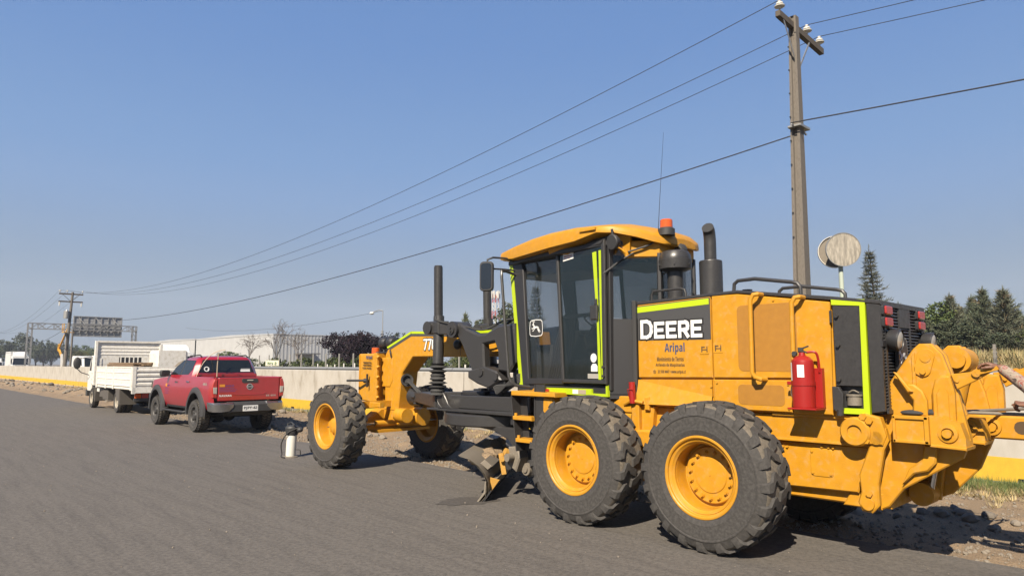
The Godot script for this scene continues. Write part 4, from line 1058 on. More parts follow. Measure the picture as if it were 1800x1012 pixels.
	for k in 5:
		one("hydraulic_hose", g, M.rubber_black, func(b: MB): b.hose([V(-3.68, 1.42 - 0.01 * k, 0.08 + k * 0.015), V(-3.50, 1.38, 0.14 + k * 0.012), V(-3.30, 1.28 - k * 0.012, 0.16), V(-3.1, 1.16, 0.15)], 0.016))
	# drawbar: ball, neck, two beams running back to the circle
	one("drawbar_ball", g, G, func(b: MB): b.cyl(V(-3.62, 1.15, 0), V(-3.40, 1.15, 0), 0.16, 0.15, 22); b.ball(V(-3.62, 1.15, 0), V(0.13, 0.14, 0.14)))
	for k in 8:
		one("ball_bolt", g, G, func(b: MB): b.cyl(V(-3.47, 1.15 + sin(k * 0.785) * 0.15, cos(k * 0.785) * 0.15), V(-3.40, 1.15 + sin(k * 0.785) * 0.15, cos(k * 0.785) * 0.15), 0.025, 0.025, 6), 20.0)
	for s in [1.0, -1.0]:
		one("drawbar_beam", g, G, func(b: MB):
			var a := V(-3.44, 0, s * 0.06); var e := V(-2.25, 0, s * 0.52)
			var dd := (e - a).normalized()
			b.X = Transform3D(Basis(dd, Vector3.UP, dd.cross(Vector3.UP)), a)
			b.prism(P2([0, 1.075, 1.28, 1.04, 1.28, 1.245, 0, 1.235]), -0.07, 0.07, 0.012)
			b.X = Transform3D()
			b.prism(P2([-2.35, 1.02, -0.3, 1.02, -0.3, 1.07, -2.35, 1.05]), s * 0.56 - 0.1, s * 0.56 + 0.12, 0.006)
			b.prism(P2([-2.05, 1.06, -0.3, 1.06, -0.3, 1.26, -2.0, 1.24]), s * 0.5 - 0.05, s * 0.5 + 0.05, 0.01))
	one("drawbar_lugs", g, G, func(b: MB):
		b.prism(P2([-2.36, 1.04, -2.02, 1.04, -2.02, 1.15, -2.10, 1.27, -2.20, 1.29, -2.28, 1.25]), 0.50, 0.56, 0.01)
		b.prism(P2([-2.10, 1.06, -1.98, 1.06, -2.06, 1.12, -2.10, 1.19]), 0.56, 0.68, 0.006); b.prism(P2([-1.90, 1.06, -1.74, 1.06, -1.84, 1.12, -1.88, 1.19]), 0.54, 0.68, 0.006))
	one("circle_ring", g, G, func(b: MB): b.lathe(P2([0.60, 0.88, 0.80, 0.84, 0.82, 0.86, 0.82, 0.985, 0.80, 1.0, 0.60, 1.0, 0.60, 0.88]), V(-1.45, 0, 0), Vector3.UP, 56))
	one("circle_motor", g, K, func(b: MB): b.cyl(V(-1.9, 1.05, -0.05), V(-1.9, 1.32, -0.05), 0.17, 0.15, 18); b.span(V(-1.85, 1.1, -0.2), V(-1.2, 1.3, 0.2), 0.03); b.cyl(V(-1.7, 1.27, 0.12), V(-1.7, 1.34, 0.12), 0.08); b.span(V(-2.0, 1.22, -0.1), V(-1.5, 1.30, 0.3), 0.02))
	one("circle_arm", g, G, func(b: MB): b.prism(P2([-1.75, 0.86, -0.3, 0.86, -0.12, 0.80, -0.10, 0.50, -0.18, 0.30, -0.30, 0.26, -0.40, 0.34, -0.45, 0.48, -0.66, 0.70, -0.95, 0.80]), 0.50, 0.60, 0.015))
	one("circle_arm", g, G, func(b: MB): b.prism(P2([-2.05, 0.86, -0.9, 0.86, -0.8, 0.80, -0.75, 0.50, -0.83, 0.30, -0.95, 0.26, -1.05, 0.34, -1.1, 0.48, -1.3, 0.70, -1.5, 0.80]), -0.60, -0.50, 0.015))
	one("arm_pin", g, M.steel_worn, func(b: MB): b.cyl(V(-0.29, 0.37, 0.58), V(-0.29, 0.37, 0.64), 0.08, 0.075, 20); b.cyl(V(-0.29, 0.37, 0.62), V(-0.29, 0.37, 0.66), 0.04, 0.04, 12))
	one("slide_bracket", g, M.steel_worn, func(b: MB): b.prism(P2([-0.52, 0.42, -0.36, 0.34, -0.28, 0.52, -0.34, 0.66, -0.5, 0.64]), 0.5, 0.75, 0.015); b.cyl(V(-0.42, 0.52, 0.45), V(-0.42, 0.52, 0.85), 0.05))
	# moldboard: curved profile swept along the blade direction
	var bd := V(-0.63, 0, -0.78).normalized()
	var bn := V(bd.z, 0, -bd.x)        # points to the front
	var o := V(-0.545, 0.0, 1.145)
	var prof := [[0.02, 0.0], [-0.035, 0.06], [-0.055, 0.15], [-0.045, 0.25], [0.0, 0.35], [0.08, 0.44], [0.19, 0.515], [0.31, 0.56]]
	var BX := Transform3D(Basis(bn, Vector3.UP, -bd), o)   # u forward, v up, w towards the near end
	if BX.basis.determinant() < 0.0: BX.basis.x = -BX.basis.x
	var sgn: float = 1.0 if BX.basis.x.dot(V(-1, 0, 0)) > 0.0 else -1.0
	one("moldboard", g, M.steel_worn, func(b: MB):
		b.X = BX
		var poly := []
		for q in prof: poly.append(Vector2(sgn * q[0], q[1]))
		for k in range(prof.size() - 1, -1, -1): poly.append(Vector2(sgn * (prof[k][0] - 0.028), prof[k][1] - (0.014 if k == prof.size() - 1 else 0.0)))
		b.prism(poly, -3.4, 0.0, 0.003))
	one("end_bit", g, M.steel_worn, func(b: MB): b.X = BX; b.prism([Vector2(sgn * 0.045, -0.002), Vector2(sgn * -0.045, 0.11), Vector2(sgn * -0.050, 0.24), Vector2(sgn * -0.032, 0.245), Vector2(sgn * -0.018, 0.12), Vector2(sgn * 0.07, 0.0)], -0.42, 0.012, 0.003))
	one("cutting_edge", g, K, func(b: MB): b.X = BX; b.prism([Vector2(sgn * 0.0, 0.0), Vector2(sgn * -0.02, -0.005), Vector2(sgn * -0.115, 0.13), Vector2(sgn * -0.10, 0.14)], -3.4, 0.0, 0.002))
	one("blade_rail", g, M.steel_worn, func(b: MB):
		b.X = BX
		b.prism([Vector2(sgn * -0.04, 0.36), Vector2(sgn * 0.06, 0.44), Vector2(sgn * 0.0, 0.49), Vector2(sgn * -0.10, 0.41)], -3.2, -0.16, 0.008))
	one("blade_rail", g, M.steel_worn, func(b: MB):
		b.X = BX
		b.prism([Vector2(sgn * -0.075, 0.13), Vector2(sgn * -0.16, 0.20), Vector2(sgn * -0.16, 0.26), Vector2(sgn * -0.08, 0.24)], -3.2, -0.14, 0.008))
	one("blade_gusset", g, M.yellow_dirty, func(b: MB):
		b.X = BX
		b.prism([Vector2(sgn * -0.075, 0.08), Vector2(sgn * -0.20, 0.25), Vector2(sgn * -0.08, 0.28)], -0.14, -0.11, 0.004))
	one("blade_clamp", g, M.yellow_dirty, func(b: MB):
		b.X = BX
		b.bar(V(sgn * -0.24, 0.30, -0.25), V(sgn * -0.19, 0.56, -0.28), 0.04, 0.06); b.cyl(V(sgn * -0.22, 0.50, -0.34), V(sgn * -0.22, 0.50, -0.18), 0.035); b.cyl(V(sgn * -0.30, 0.55, -0.32), V(sgn * -0.24, 0.58, -0.28), 0.05))
	one("slide_cylinder", g, K, func(b: MB): b.X = BX; b.cyl(V(sgn * -0.24, 0.36, -2.2), V(sgn * -0.24, 0.36, -0.6), 0.055))
	# lift arms (saddle), lift cylinders
	for s in [1.0, -1.0]:
		one("lift_saddle", g, G, func(b: MB):
			var z0: float = 0.22 if s > 0 else -0.62; var z1: float = 0.62 if s > 0 else -0.22
			b.prism(P2([-2.05, 2.13, -1.98, 2.30, -1.78, 2.30, -1.62, 2.20, -1.36, 2.11, -1.22, 2.11, -0.95, 2.22, -0.62, 2.24, -0.60, 1.72, -0.72, 1.58, -0.95, 1.60, -0.95, 1.86, -1.02, 2.0, -1.25, 1.97, -1.22, 1.55, -1.40, 1.52, -1.52, 1.62, -1.72, 1.96, -1.82, 2.09]), s * 0.46 - 0.07, s * 0.46 + 0.07, 0.025)
			b.cyl(V(-1.90, 2.20, s * 0.28), V(-1.90, 2.20, s * 0.58), 0.12, 0.12, 22))
		one("saddle_bolt", g, G, func(b: MB): b.cyl(V(-1.90, 2.20, s * 0.58), V(-1.90, 2.20, s * 0.60), 0.075, 0.07, 18); b.cyl(V(-1.90, 2.225, s * 0.6), V(-1.90, 2.225, s * 0.615), 0.02); b.cyl(V(-1.90, 2.175, s * 0.6), V(-1.90, 2.175, s * 0.615), 0.02))
		one("saddle_foot", g, G, func(b: MB): b.prism(P2([-1.55, 1.60, -1.20, 1.66, -0.95, 1.60, -0.85, 1.48, -1.1, 1.36, -1.35, 1.42, -1.55, 1.50]), s * 0.44 - 0.1, s * 0.44 + 0.12, 0.02); b.cyl(V(-1.26, 1.58, s * 0.4), V(-1.26, 1.58, s * 0.58), 0.055); b.cyl(V(-0.95, 1.52, s * 0.4), V(-0.95, 1.52, s * 0.58), 0.05))
		one("lift_cylinder", g, G, func(b: MB):
			b.cyl(V(-2.32, 2.42, s * 0.5), V(-2.34, 3.18, s * 0.5), 0.068, 0.068, 20); b.cyl(V(-2.34, 3.17, s * 0.5), V(-2.34, 3.20, s * 0.5), 0.06)
			b.cyl(V(-2.25, 1.66, s * 0.55), V(-2.31, 2.42, s * 0.5), 0.082, 0.082, 20)
			b.span(V(-2.42, 2.14, s * 0.5 - 0.11), V(-2.18, 2.34, s * 0.5 + 0.11), 0.02); b.cyl(V(-2.43, 2.24, s * 0.5 - 0.02), V(-2.43, 2.24, s * 0.5 + 0.14), 0.10, 0.10, 18); b.bar(V(-2.2, 2.22, s * 0.5), V(-1.9, 2.22, s * 0.42), 0.18, 0.16))
		one("dust_boot", g, M.rubber_black, func(b: MB):
			var pr := []
			for k in 17: pr.append(Vector2(0.085 + (0.045 if k % 2 == 0 else 0.0) + 0.018 * sin(k * 2.3), 1.24 + k * 0.029))
			b.lathe(pr, V(-2.24, 0, s * 0.56), Vector3.UP, 18), 20.0)
	one("centre_shift_cylinder", g, K, func(b: MB): b.cyl(V(-1.3, 1.5, -0.45), V(-0.9, 1.42, 0.5), 0.06); b.cyl(V(-1.1, 1.46, 0.0), V(-1.0, 1.3, 0.45), 0.05))
	one("hydraulic_block", g, K, func(b: MB): b.span(V(-0.85, 1.72, 0.2), V(-0.6, 2.02, 0.44), 0.03))
	for k in 6:
		one("hydraulic_hose", g, M.rubber_black, func(b: MB): b.hose([V(-1.2 + 0.04 * k, 1.47 - 0.012 * k, 0.5), V(-0.95, 1.40 - 0.02 * k, 0.52), V(-0.6, 1.44 + 0.02 * k, 0.50), V(-0.4, 1.55, 0.42)], 0.017))
	one("hydraulic_hose", g, M.rubber_black, func(b: MB): b.hose([V(-2.30, 2.42, 0.56), V(-2.2, 2.34, 0.60), V(-1.7, 2.24, 0.5), V(-1.3, 2.18, 0.46), V(-0.9, 2.30, 0.42), V(-0.62, 2.30, 0.35)], 0.014))
	one("hydraulic_hose", g, M.rubber_black, func(b: MB): b.hose([V(-1.2, 2.12, 0.3), V(-0.9, 2.33, 0.25), V(-0.6, 2.28, 0.2)], 0.02))
	one("work_lamp", g, K, func(b: MB): b.ball(V(-2.18, 1.99, 0.24), V(0.07, 0.075, 0.06)); b.bar(V(-2.1, 2.0, 0.2), V(-1.95, 2.12, 0.2), 0.02, 0.03))
	one("lamp_bracket", g, Y, func(b: MB): b.prism(P2([-2.12, 1.92, -1.98, 1.92, -1.92, 2.08, -2.08, 2.08]), 0.17, 0.2, 0.004))
	one("drawbar_rest", g, K, func(b: MB): b.span(V(-0.9, 1.07, -0.35), V(0.3, 1.2, 0.4), 0.02); b.span(V(-0.6, 0.9, 0.3), V(-0.3, 1.02, 0.62), 0.01))
	# soil heaped on the back of the blade
	var so := thing("soil_heap", V(-7.3, 0.35, -6.45), "heap of dry soil lying on top of the grader blade", "soil")
	var sm := MB.new()
	var nz := FastNoiseLite.new(); nz.seed = 3; nz.frequency = 2.2
	for q in [[0.02, 0.08, 0.02, 0.26, 0.11, 0.20], [0.22, 0.06, 0.26, 0.2, 0.08, 0.16], [-0.22, 0.10, -0.26, 0.28, 0.13, 0.22], [-0.46, 0.10, -0.55, 0.28, 0.13, 0.22]]:
		var n := sm.p.size()
		sm.ball(V(q[0], q[1], q[2]), V(q[3], q[4], q[5]), 16, 10)
		for i in range(n, sm.p.size()): sm.p[i] += (sm.p[i] - V(q[0], q[1], q[2])) * nz.get_noise_3dv(sm.p[i] * 2.0) * 0.8
	obj("soil", sm, M.dirt, so, 50.0)

func make_ripper(g: Node3D) -> void:
	var Y: Material = M.yellow_paint
	# two side frames: A-shaped plates standing behind the radiator
	for s in [1.0, -1.0]:
		one("ripper_frame", g, Y, func(b: MB):
			b.prism(P2([4.20, 1.865, 4.29, 1.865, 4.36, 1.78, 4.46, 1.45, 4.52, 1.10, 4.46, 0.95, 4.02, 0.66, 3.90, 0.50, 3.82, 0.455, 3.72, 0.47, 3.80, 0.80, 3.86, 1.25, 3.90, 1.46, 4.15, 1.82]), (0.42 if s > 0 else -0.42) - 0.035, (0.42 if s > 0 else -0.42) + 0.035, 0.01))
		one("ripper_frame", g, Y, func(b: MB):
			b.prism(P2([4.20, 1.855, 4.29, 1.855, 4.36, 1.77, 4.44, 1.45, 4.48, 1.28, 4.02, 1.28, 4.05, 1.55, 4.15, 1.81]), (0.30 if s > 0 else -0.58) - 0.03, (0.30 if s > 0 else -0.58) + 0.03, 0.01))
		one("frame_rib", g, Y, func(b: MB): b.prism(P2([4.14, 1.26, 4.165, 1.26, 4.165, 1.79, 4.14, 1.76]), s * 0.42 + (0.03 if s > 0 else -0.05), s * 0.42 + (0.05 if s > 0 else -0.03), 0.003))
		one("pin_keeper", g, Y, func(b: MB):
			b.X = Transform3D(Basis(Vector3.BACK, -0.28), V(4.245, 1.75, s * 0.456))
			b.prism(rrect(-0.062, -0.16, 0.062, 0.075, 0.055), 0.0, 0.014 * s if s > 0 else 0.014, 0.003)
			b.cyl(V(0, 0, 0.01), V(0, 0, 0.02), 0.04, 0.04, 16); b.cyl(V(0.012, -0.12, 0.01), V(0.012, -0.12, 0.035), 0.022, 0.022, 6))
		one("lift_link", g, Y, func(b: MB):
			b.prism(P2([3.80, 1.15, 3.87, 1.19, 3.95, 1.16, 3.97, 1.06, 3.93, 0.98, 3.87, 0.70, 3.87, 0.52, 3.81, 0.45, 3.73, 0.46, 3.70, 0.53, 3.73, 0.62, 3.72, 0.76, 3.82, 1.02]), s * 0.57 - 0.035, s * 0.57 + 0.035, 0.012)
			b.cyl(V(3.785, 0.525, s * 0.36), V(3.785, 0.525, s * 0.625), 0.055, 0.05, 18); b.cyl(V(3.80, 0.61, s * 0.5), V(3.80, 0.61, s * 0.63), 0.026, 0.026, 6)
			b.cyl(V(3.88, 1.08, s * 0.46), V(3.88, 1.08, s * 0.63), 0.06, 0.055, 18))
		one("pivot_boss", g, Y, func(b: MB):
			b.cyl(V(3.72, 1.12, s * 0.36), V(3.72, 1.12, s * 0.64), 0.125, 0.125, 28); b.lathe(P2([0.125, 0.0, 0.11, 0.02, 0.06, 0.02, 0.055, -0.02, 0.0, -0.02]), V(3.72, 1.12, s * 0.64), V(0, 0, s), 28)
			b.prism(P2([3.78, 1.02, 3.93, 1.02, 3.96, 1.10, 3.92, 1.25, 3.80, 1.28, 3.76, 1.2]), s * 0.58 - 0.05, s * 0.58 + 0.05, 0.012)
			b.cyl(V(3.84, 1.22, s * 0.5), V(3.84, 1.22, s * 0.66), 0.035, 0.03, 6); b.cyl(V(3.79, 1.25, s * 0.5), V(3.79, 1.25, s * 0.655), 0.03, 0.03, 6); b.cyl(V(3.81, 1.05, s * 0.5), V(3.81, 1.05, s * 0.65), 0.025, 0.025, 6))
	# lift cylinder between far plates
	one("ripper_cylinder", g, Y, func(b: MB):
		b.cyl(V(4.34, 1.73, -0.34), V(4.34, 1.73, -0.08), 0.105, 0.105, 26); b.cyl(V(4.34, 1.73, -0.08), V(4.34, 1.73, -0.04), 0.07, 0.07, 22); b.cyl(V(4.33, 1.70, -0.2), V(4.24, 1.30, -0.2), 0.10, 0.095, 22))
	one("cylinder_rod", g, M.steel_rod, func(b: MB): b.cyl(V(4.16, 0.98, -0.05), V(4.08, 0.60, -0.05), 0.028, 0.028, 14))
	one("lower_pivot", g, Y, func(b: MB): b.cyl(V(4.02, 0.56, -0.2), V(4.02, 0.56, 0.02), 0.10, 0.10, 22); b.prism(P2([3.95, 0.5, 4.12, 0.5, 4.2, 1.0, 4.1, 1.0]), -0.22, -0.16, 0.01))
	one("lower_plate", g, Y, func(b: MB): b.prism(P2([3.86, 0.50, 4.02, 0.47, 4.20, 0.56, 4.42, 0.80, 4.52, 1.04, 4.05, 1.04, 3.95, 0.75]), -0.30, -0.24, 0.01))
	# tool beam and pockets
	one("tool_beam", g, Y, func(b: MB):
		b.span(V(4.02, 1.06, -1.5), V(4.28, 1.275, 0.62), 0.012)
		b.prism(P2([4.03, 1.085, 4.255, 1.075, 4.255, 1.255, 4.035, 1.255]), 0.62, 0.628, 0.002))
	one("beam_frame", g, Y, func(b: MB):
		for q in [[4.02, 1.25, 4.28, 1.278], [4.02, 1.058, 4.28, 1.085], [4.018, 1.06, 4.04, 1.275], [4.25, 1.06, 4.283, 1.277]]: b.span(V(q[0], q[1], 0.6), V(q[2], q[3], 0.645), 0.004))
	for k in 3:
		var z: float = [0.46, -0.12, -0.95][k]
		one("shank_pocket", g, Y, func(b: MB):
			var rings := []
			for q in [[4.27, 0.13, 1.045, 1.285], [4.34, 0.125, 1.04, 1.275], [4.40, 0.12, 1.035, 1.255], [4.485, 0.11, 1.03, 1.235], [4.515, 0.105, 1.035, 1.12]]:
				rings.append([V(q[0], q[2], z - q[1]), V(q[0], q[2], z + q[1]), V(q[0], q[3], z + q[1]), V(q[0], q[3], z - q[1])])
			b.loft(rings)
			b.flip_from(0)
			b.prism(P2([4.27, 1.035, 4.52, 1.025, 4.525, 1.05, 4.27, 1.06]), z - 0.14, z + 0.14, 0.006)
			b.lathe(P2([0.075, 0.0, 0.07, 0.018, 0.045, 0.022, 0.042, 0.0]), V(4.40, 1.15, z + 0.115), Vector3.BACK, 20), 20.0)
		one("pocket_pin", g, Y, func(b: MB): b.cyl(V(4.40, 1.15, z - 0.16), V(4.40, 1.15, z + 0.16), 0.034, 0.034, 16))
		if k != 1:
			one("shank", g, Y, func(b: MB):
				b.prism(P2([4.28, 1.20, 4.44, 1.20, 4.445, 1.47, 4.42, 1.60, 4.36, 1.605, 4.31, 1.57, 4.285, 1.48]), z - 0.05, z + 0.05, 0.014)
				b.prism(P2([4.32, 1.24, 4.405, 1.24, 4.405, 1.46, 4.385, 1.50, 4.345, 1.50, 4.32, 1.46]), z + 0.05, z + 0.056, 0.005))
			one("shank_tip", g, Y, func(b: MB): b.prism(P2([4.20, 1.04, 4.30, 1.04, 4.28, 0.90, 4.22, 0.83, 4.12, 0.80, 4.02, 0.70, 4.08, 0.84, 4.18, 0.92]), z - 0.045, z + 0.045, 0.012))
			one("locking_lever", g, Y, func(b: MB):
				b.prism(P2([4.42, 1.615, 4.66, 1.648, 4.715, 1.662, 4.715, 1.648, 4.58, 1.56, 4.46, 1.495]), z - 0.02, z + 0.02, 0.005)
				b.cyl(V(4.60, 1.625, z), V(4.60, 1.625, z + 0.04), 0.035, 0.03, 14); b.bar(V(4.60, 1.625, z + 0.03), V(4.745, 1.668, z + 0.03), 0.025, 0.03); b.cyl(V(4.465, 1.565, z), V(4.465, 1.565, z + 0.03), 0.016, 0.016, 10))
	one("tow_arm", g, Y, func(b: MB):
		b.prism(P2([4.26, 1.05, 5.35, 1.05, 5.42, 1.10, 5.42, 1.20, 5.35, 1.25, 4.26, 1.25]), -0.62, -0.36, 0.015)
		b.lathe(P2([0.075, 0.0, 0.07, 0.02, 0.048, 0.024, 0.045, 0.0]), V(4.50, 1.15, -0.36), Vector3.BACK, 20))
	one("arm_pin", g, Y, func(b: MB): b.cyl(V(4.50, 1.15, -0.64), V(4.50, 1.15, -0.32), 0.04, 0.038, 16))
	one("arm_slot", g, M.dark_print, func(b: MB): b.prism(rrect(4.66, 1.10, 4.98, 1.21, 0.05), -0.37, -0.3585))
	one("shank", g, Y, func(b: MB): b.prism(P2([4.42, 1.25, 4.58, 1.25, 4.585, 1.47, 4.56, 1.60, 4.50, 1.605, 4.45, 1.57, 4.425, 1.48]), -0.54, -0.44, 0.014); b.prism(P2([4.46, 1.28, 4.545, 1.28, 4.545, 1.46, 4.525, 1.50, 4.485, 1.50, 4.46, 1.46]), -0.44, -0.434, 0.005))
	one("locking_lever", g, Y, func(b: MB): b.prism(P2([4.56, 1.615, 4.80, 1.648, 4.86, 1.662, 4.86, 1.648, 4.72, 1.56, 4.60, 1.495]), -0.51, -0.47, 0.005); b.cyl(V(4.605, 1.565, -0.48), V(4.605, 1.565, -0.45), 0.016, 0.016, 10))
	# a loose spare tooth leaning on the near frame, wedge
	one("spare_tooth", g, Y, func(b: MB):
		b.prism(P2([4.05, 1.60, 4.10, 1.53, 4.16, 1.53, 4.22, 1.48, 4.25, 1.40, 4.25, 1.27, 4.14, 1.27, 4.15, 1.40, 4.12, 1.44, 4.08, 1.50, 4.04, 1.57]), 0.47, 0.53, 0.012)
		b.prism(P2([4.02, 1.63, 4.05, 1.62, 4.16, 1.47, 4.12, 1.46]), 0.50, 0.56, 0.01))
	one("rag", g, M.seat_fabric, func(b: MB): b.ball(V(4.14, 1.295, 0.5), V(0.10, 0.025, 0.06)); b.ball(V(4.26, 1.30, 0.46), V(0.08, 0.03, 0.05)))
	one("pry_bar", g, M.steel_worn, func(b: MB): b.cyl(V(4.42, 1.305, 0.2), V(4.75, 1.30, -0.9), 0.014, 0.014, 10); b.cyl(V(4.42, 1.30, 0.2), V(5.3, 1.30, 0.1), 0.014, 0.014, 10))
	one("grease_bottle", g, M.blue_print, func(b: MB): b.cyl(V(4.25, 1.28, 0.3), V(4.25, 1.45, 0.3), 0.04, 0.04, 16))
	one("grease_cap", g, M.red_paint, func(b: MB): b.cyl(V(4.25, 1.45, 0.3), V(4.25, 1.50, 0.3), 0.042, 0.035, 16))

# ------------------------------------------------------------ red pickup (local: -x front, +z near side)
func road_wheel(parent: Node3D, at: Vector3, turn: float, tm: Array, rim: Mesh, rim_m: Material, rub: Material) -> void:
	var w := node("wheel", parent, at)
	w.rotation.y = turn
	inst("tyre", tm[0], rub, w)
	inst("tread", tm[1], rub, w)
	inst("tread_groove", tm[2], M.rubber_dusty, w)
	inst("rim", rim, rim_m, w)

func truck_rim(r: float, deep: float, W: float) -> ArrayMesh:
	var b := MB.new()
	b.lathe(P2([r - 0.01, -0.06, r + 0.012, -0.03, r + 0.008, -0.012, r - 0.012, -0.012, r - 0.03, -0.05, r - 0.04, -deep, r * 0.45, -deep + 0.015, r * 0.40, -deep + 0.04, r * 0.25, -deep + 0.06, 0.0, -deep + 0.062]), Vector3.ZERO, Vector3.BACK, 32)
	b.lathe(P2([r, -W + 0.03, r - 0.04, -W * 0.6, 0.05, -W * 0.6]), Vector3.ZERO, Vector3.BACK, 24)
	for k in 6:
		var a := TAU * k / 6
		b.cyl(V(cos(a) * r * 0.34, sin(a) * r * 0.34, -deep), V(cos(a) * r * 0.34, sin(a) * r * 0.34, -deep + 0.065), 0.012, 0.012, 6)
	for k in 6:
		var a := TAU * (k + 0.5) / 6
		b.rbox(V(cos(a) * r * 0.66, sin(a) * r * 0.66, -deep + 0.012), V(r * 0.5, r * 0.26, 0.03), V(0, 0, rad_to_deg(a)), 0.006)
	return b.mesh(28.0)

func make_pickup() -> void:
	var red := mat("red_metallic", 0.285, 0.007, 0.016, 0.34)
	red.clearcoat_enabled = true; red.clearcoat = 1.0; red.clearcoat_roughness = 0.04
	tri_tex(red, noise_tex("grime", 0.012, 0.93, 1.0, 5), 0.8)
	mat("badge_silver", 0.30, 0.30, 0.30, 0.35, 0.3)
	var pane := mat("dark_pane", 0.010, 0.012, 0.013, 0.04)
	var flare := mat("flare_plastic", 0.030, 0.030, 0.032, 0.65)
	var chrome_worn := mat("bumper_chrome", 0.30, 0.29, 0.28, 0.24, 0.9)
	var p := thing("pickup_truck", V(-19.5, 0, -7.07), "red double cab pickup with black arch flares parked behind the white truck", "pickup")
	# wheels
	var tm := tyre_mesh(0.405, 0.30, 0.232, 34, 0.016)
	var rim := truck_rim(0.232, 0.07, 0.30)
	var rimm := mat("dark_rim", 0.054, 0.05184, 0.0504, 0.5, 0.3)
	for q in [[1.5, 0.94, 0.0], [-1.57, 0.94, 0.0], [1.5, -0.94, PI], [-1.57, -0.94, PI]]:
		road_wheel(p, V(q[0], 0.405 - (0.03 if q[1] < 0.0 else 0.0), q[1]), q[2], tm, rim, rimm, M.rubber)
	# body side skins
	var arch := func(x: float) -> float:
		var y := 0.555
		for a: float in [1.5, -1.57]:
			var d := absf(x - a)
			if d < 0.54: y = maxf(y, 0.50 + 0.60 * sqrt(maxf(0.0, 1.0 - pow(d / 0.54, 2.4))))
		if x > 2.0: y = maxf(y, 0.555 + (x - 2.0) * 0.30)
		if x < -2.1: y = maxf(y, 0.50)
		return y
	var top := func(x: float) -> float:
		if x > 1.0: return 1.365
		if x > -0.75: return 1.335 + 0.03 * (x + 0.75) / 1.75
		return 1.335 - 0.20 * pow((-0.75 - x) / 1.85, 1.6)
	var half := func(x: float, y: float) -> float:
		var z := 0.905 - 0.10 * pow(absf(y - 0.98) / 0.46, 2.2) * (1.0 if y < 0.98 else 0.55)
		if x < -1.9: z -= 0.30 * pow((-1.9 - x) / 0.7, 2.0)
		if x > 2.3: z -= 0.05 * pow((x - 2.3) / 0.3, 2.0)
		return z
	var xs := steps(2.58, -2.58, 0.07)
	for s in [1.0, -1.0]:
		one("body_side", p, red, func(b: MB):
			for i in xs.size() - 1:
				for j in 7:
					var q := []
					for c in [[i, j], [i + 1, j], [i + 1, j + 1], [i, j + 1]]:
						var x: float = xs[c[0]]
						var y: float = lerpf(arch.call(x), top.call(x), c[1] / 7.0)
						q.append(V(x, y, s * half.call(x, y)))
					if s > 0: b.quad(q[1], q[0], q[3], q[2])
					else: b.quad(q[0], q[1], q[2], q[3]), 50.0)
		# flares
		for a: float in [1.5, -1.57]:
			one("arch_flare", p, flare, func(b: MB):
				var rings := []
				for k in 21:
					var t := PI * (k / 20.0) * 1.06 - 0.03 * PI
					var c := cos(t); var sn := sin(t)
					var ring := []
					for q in [[0.485, 0.80], [0.475, 0.955], [0.53, 0.965], [0.60, 0.93], [0.615, 0.87]]:
						ring.append(V(a + c * q[0], 0.47 + sn * q[0] * 1.07, s * q[1]))
					rings.append(ring)
				b.loft(rings)
				if s < 0: b.flip_from(0), 40.0)
		one("wheel_well", p, M.black_print, func(b: MB): b.span(V(0.92, 0.5, s * 0.45 - 0.12), V(2.05, 1.08, s * 0.45 + 0.12)); b.span(V(-2.1, 0.5, s * 0.45 - 0.12), V(-1.0, 1.05, s * 0.45 + 0.12)))
	one("underbody", p, M.black_print, func(b: MB): b.span(V(-2.3, 0.42, -0.55), V(2.4, 0.58, 0.55)); b.cyl(V(1.5, 0.40, -0.7), V(1.5, 0.40, 0.7), 0.07); b.ball(V(1.5, 0.40, 0.05), V(0.16, 0.16, 0.16)); b.cyl(V(-1.57, 0.40, -0.7), V(-1.57, 0.40, 0.7), 0.06); b.span(V(-0.9, 0.55, -0.84), V(0.8, 0.6, 0.84)))
	one("side_step", p, M.black_plastic, func(b: MB): b.tube([V(-0.95, 0.50, 0.80), V(-0.9, 0.46, 0.93), V(0.75, 0.46, 0.93), V(0.8, 0.5, 0.80)], 0.03))
	# bonnet
	one("bonnet", p, red, func(b: MB):
		var rings := []
		for x in [-0.70, -1.1, -1.6, -2.1, -2.45, -2.57]:
			var ring := []
			var t: float = top.call(x)
			var hw: float = half.call(x, t)
			for k in 9:
				var u := k / 8.0 * 2.0 - 1.0
				ring.append(V(x, t + 0.075 * (1.0 - u * u * u * u) * (1.0 if x > -2.4 else 0.4), u * hw))
			rings.append(ring)
		b.loft(rings, false)
		b.quad(V(-2.57, 0.5, -0.6), V(-2.57, 0.5, 0.6), V(-2.57, 1.15, 0.6), V(-2.57, 1.15, -0.6)), 45.0)
	# cargo bed
	one("cargo_bed", p, M.black_plastic, func(b: MB):
		b.span(V(1.15, 0.80, -0.80), V(2.5, 0.86, 0.80)); b.span(V(1.13, 0.8, -0.82), V(1.18, 1.36, 0.82)); b.span(V(1.13, 0.8, 0.76), V(2.52, 1.355, 0.80)); b.span(V(1.13, 0.8, -0.80), V(2.52, 1.355, -0.76)))
	for s in [1.0, -1.0]:
		one("bed_rail", p, red, func(b: MB): b.span(V(1.10, 1.345, s * 0.82 - 0.05), V(2.55, 1.372, s * 0.82 + 0.05), 0.012))
	one("tailgate", p, red, func(b: MB):
		b.prism(rrect(-0.765, 0.80, 0.765, 1.365, 0.03), 2.50, 2.60, 0.014, "x")
		b.prism(P2([-0.45, 0.98, -0.36, 0.93, 0.36, 0.93, 0.45, 0.98, 0.40, 1.0, 0.33, 0.955, -0.33, 0.955, -0.40, 1.0]), 2.598, 2.606, 0.003, "x"))
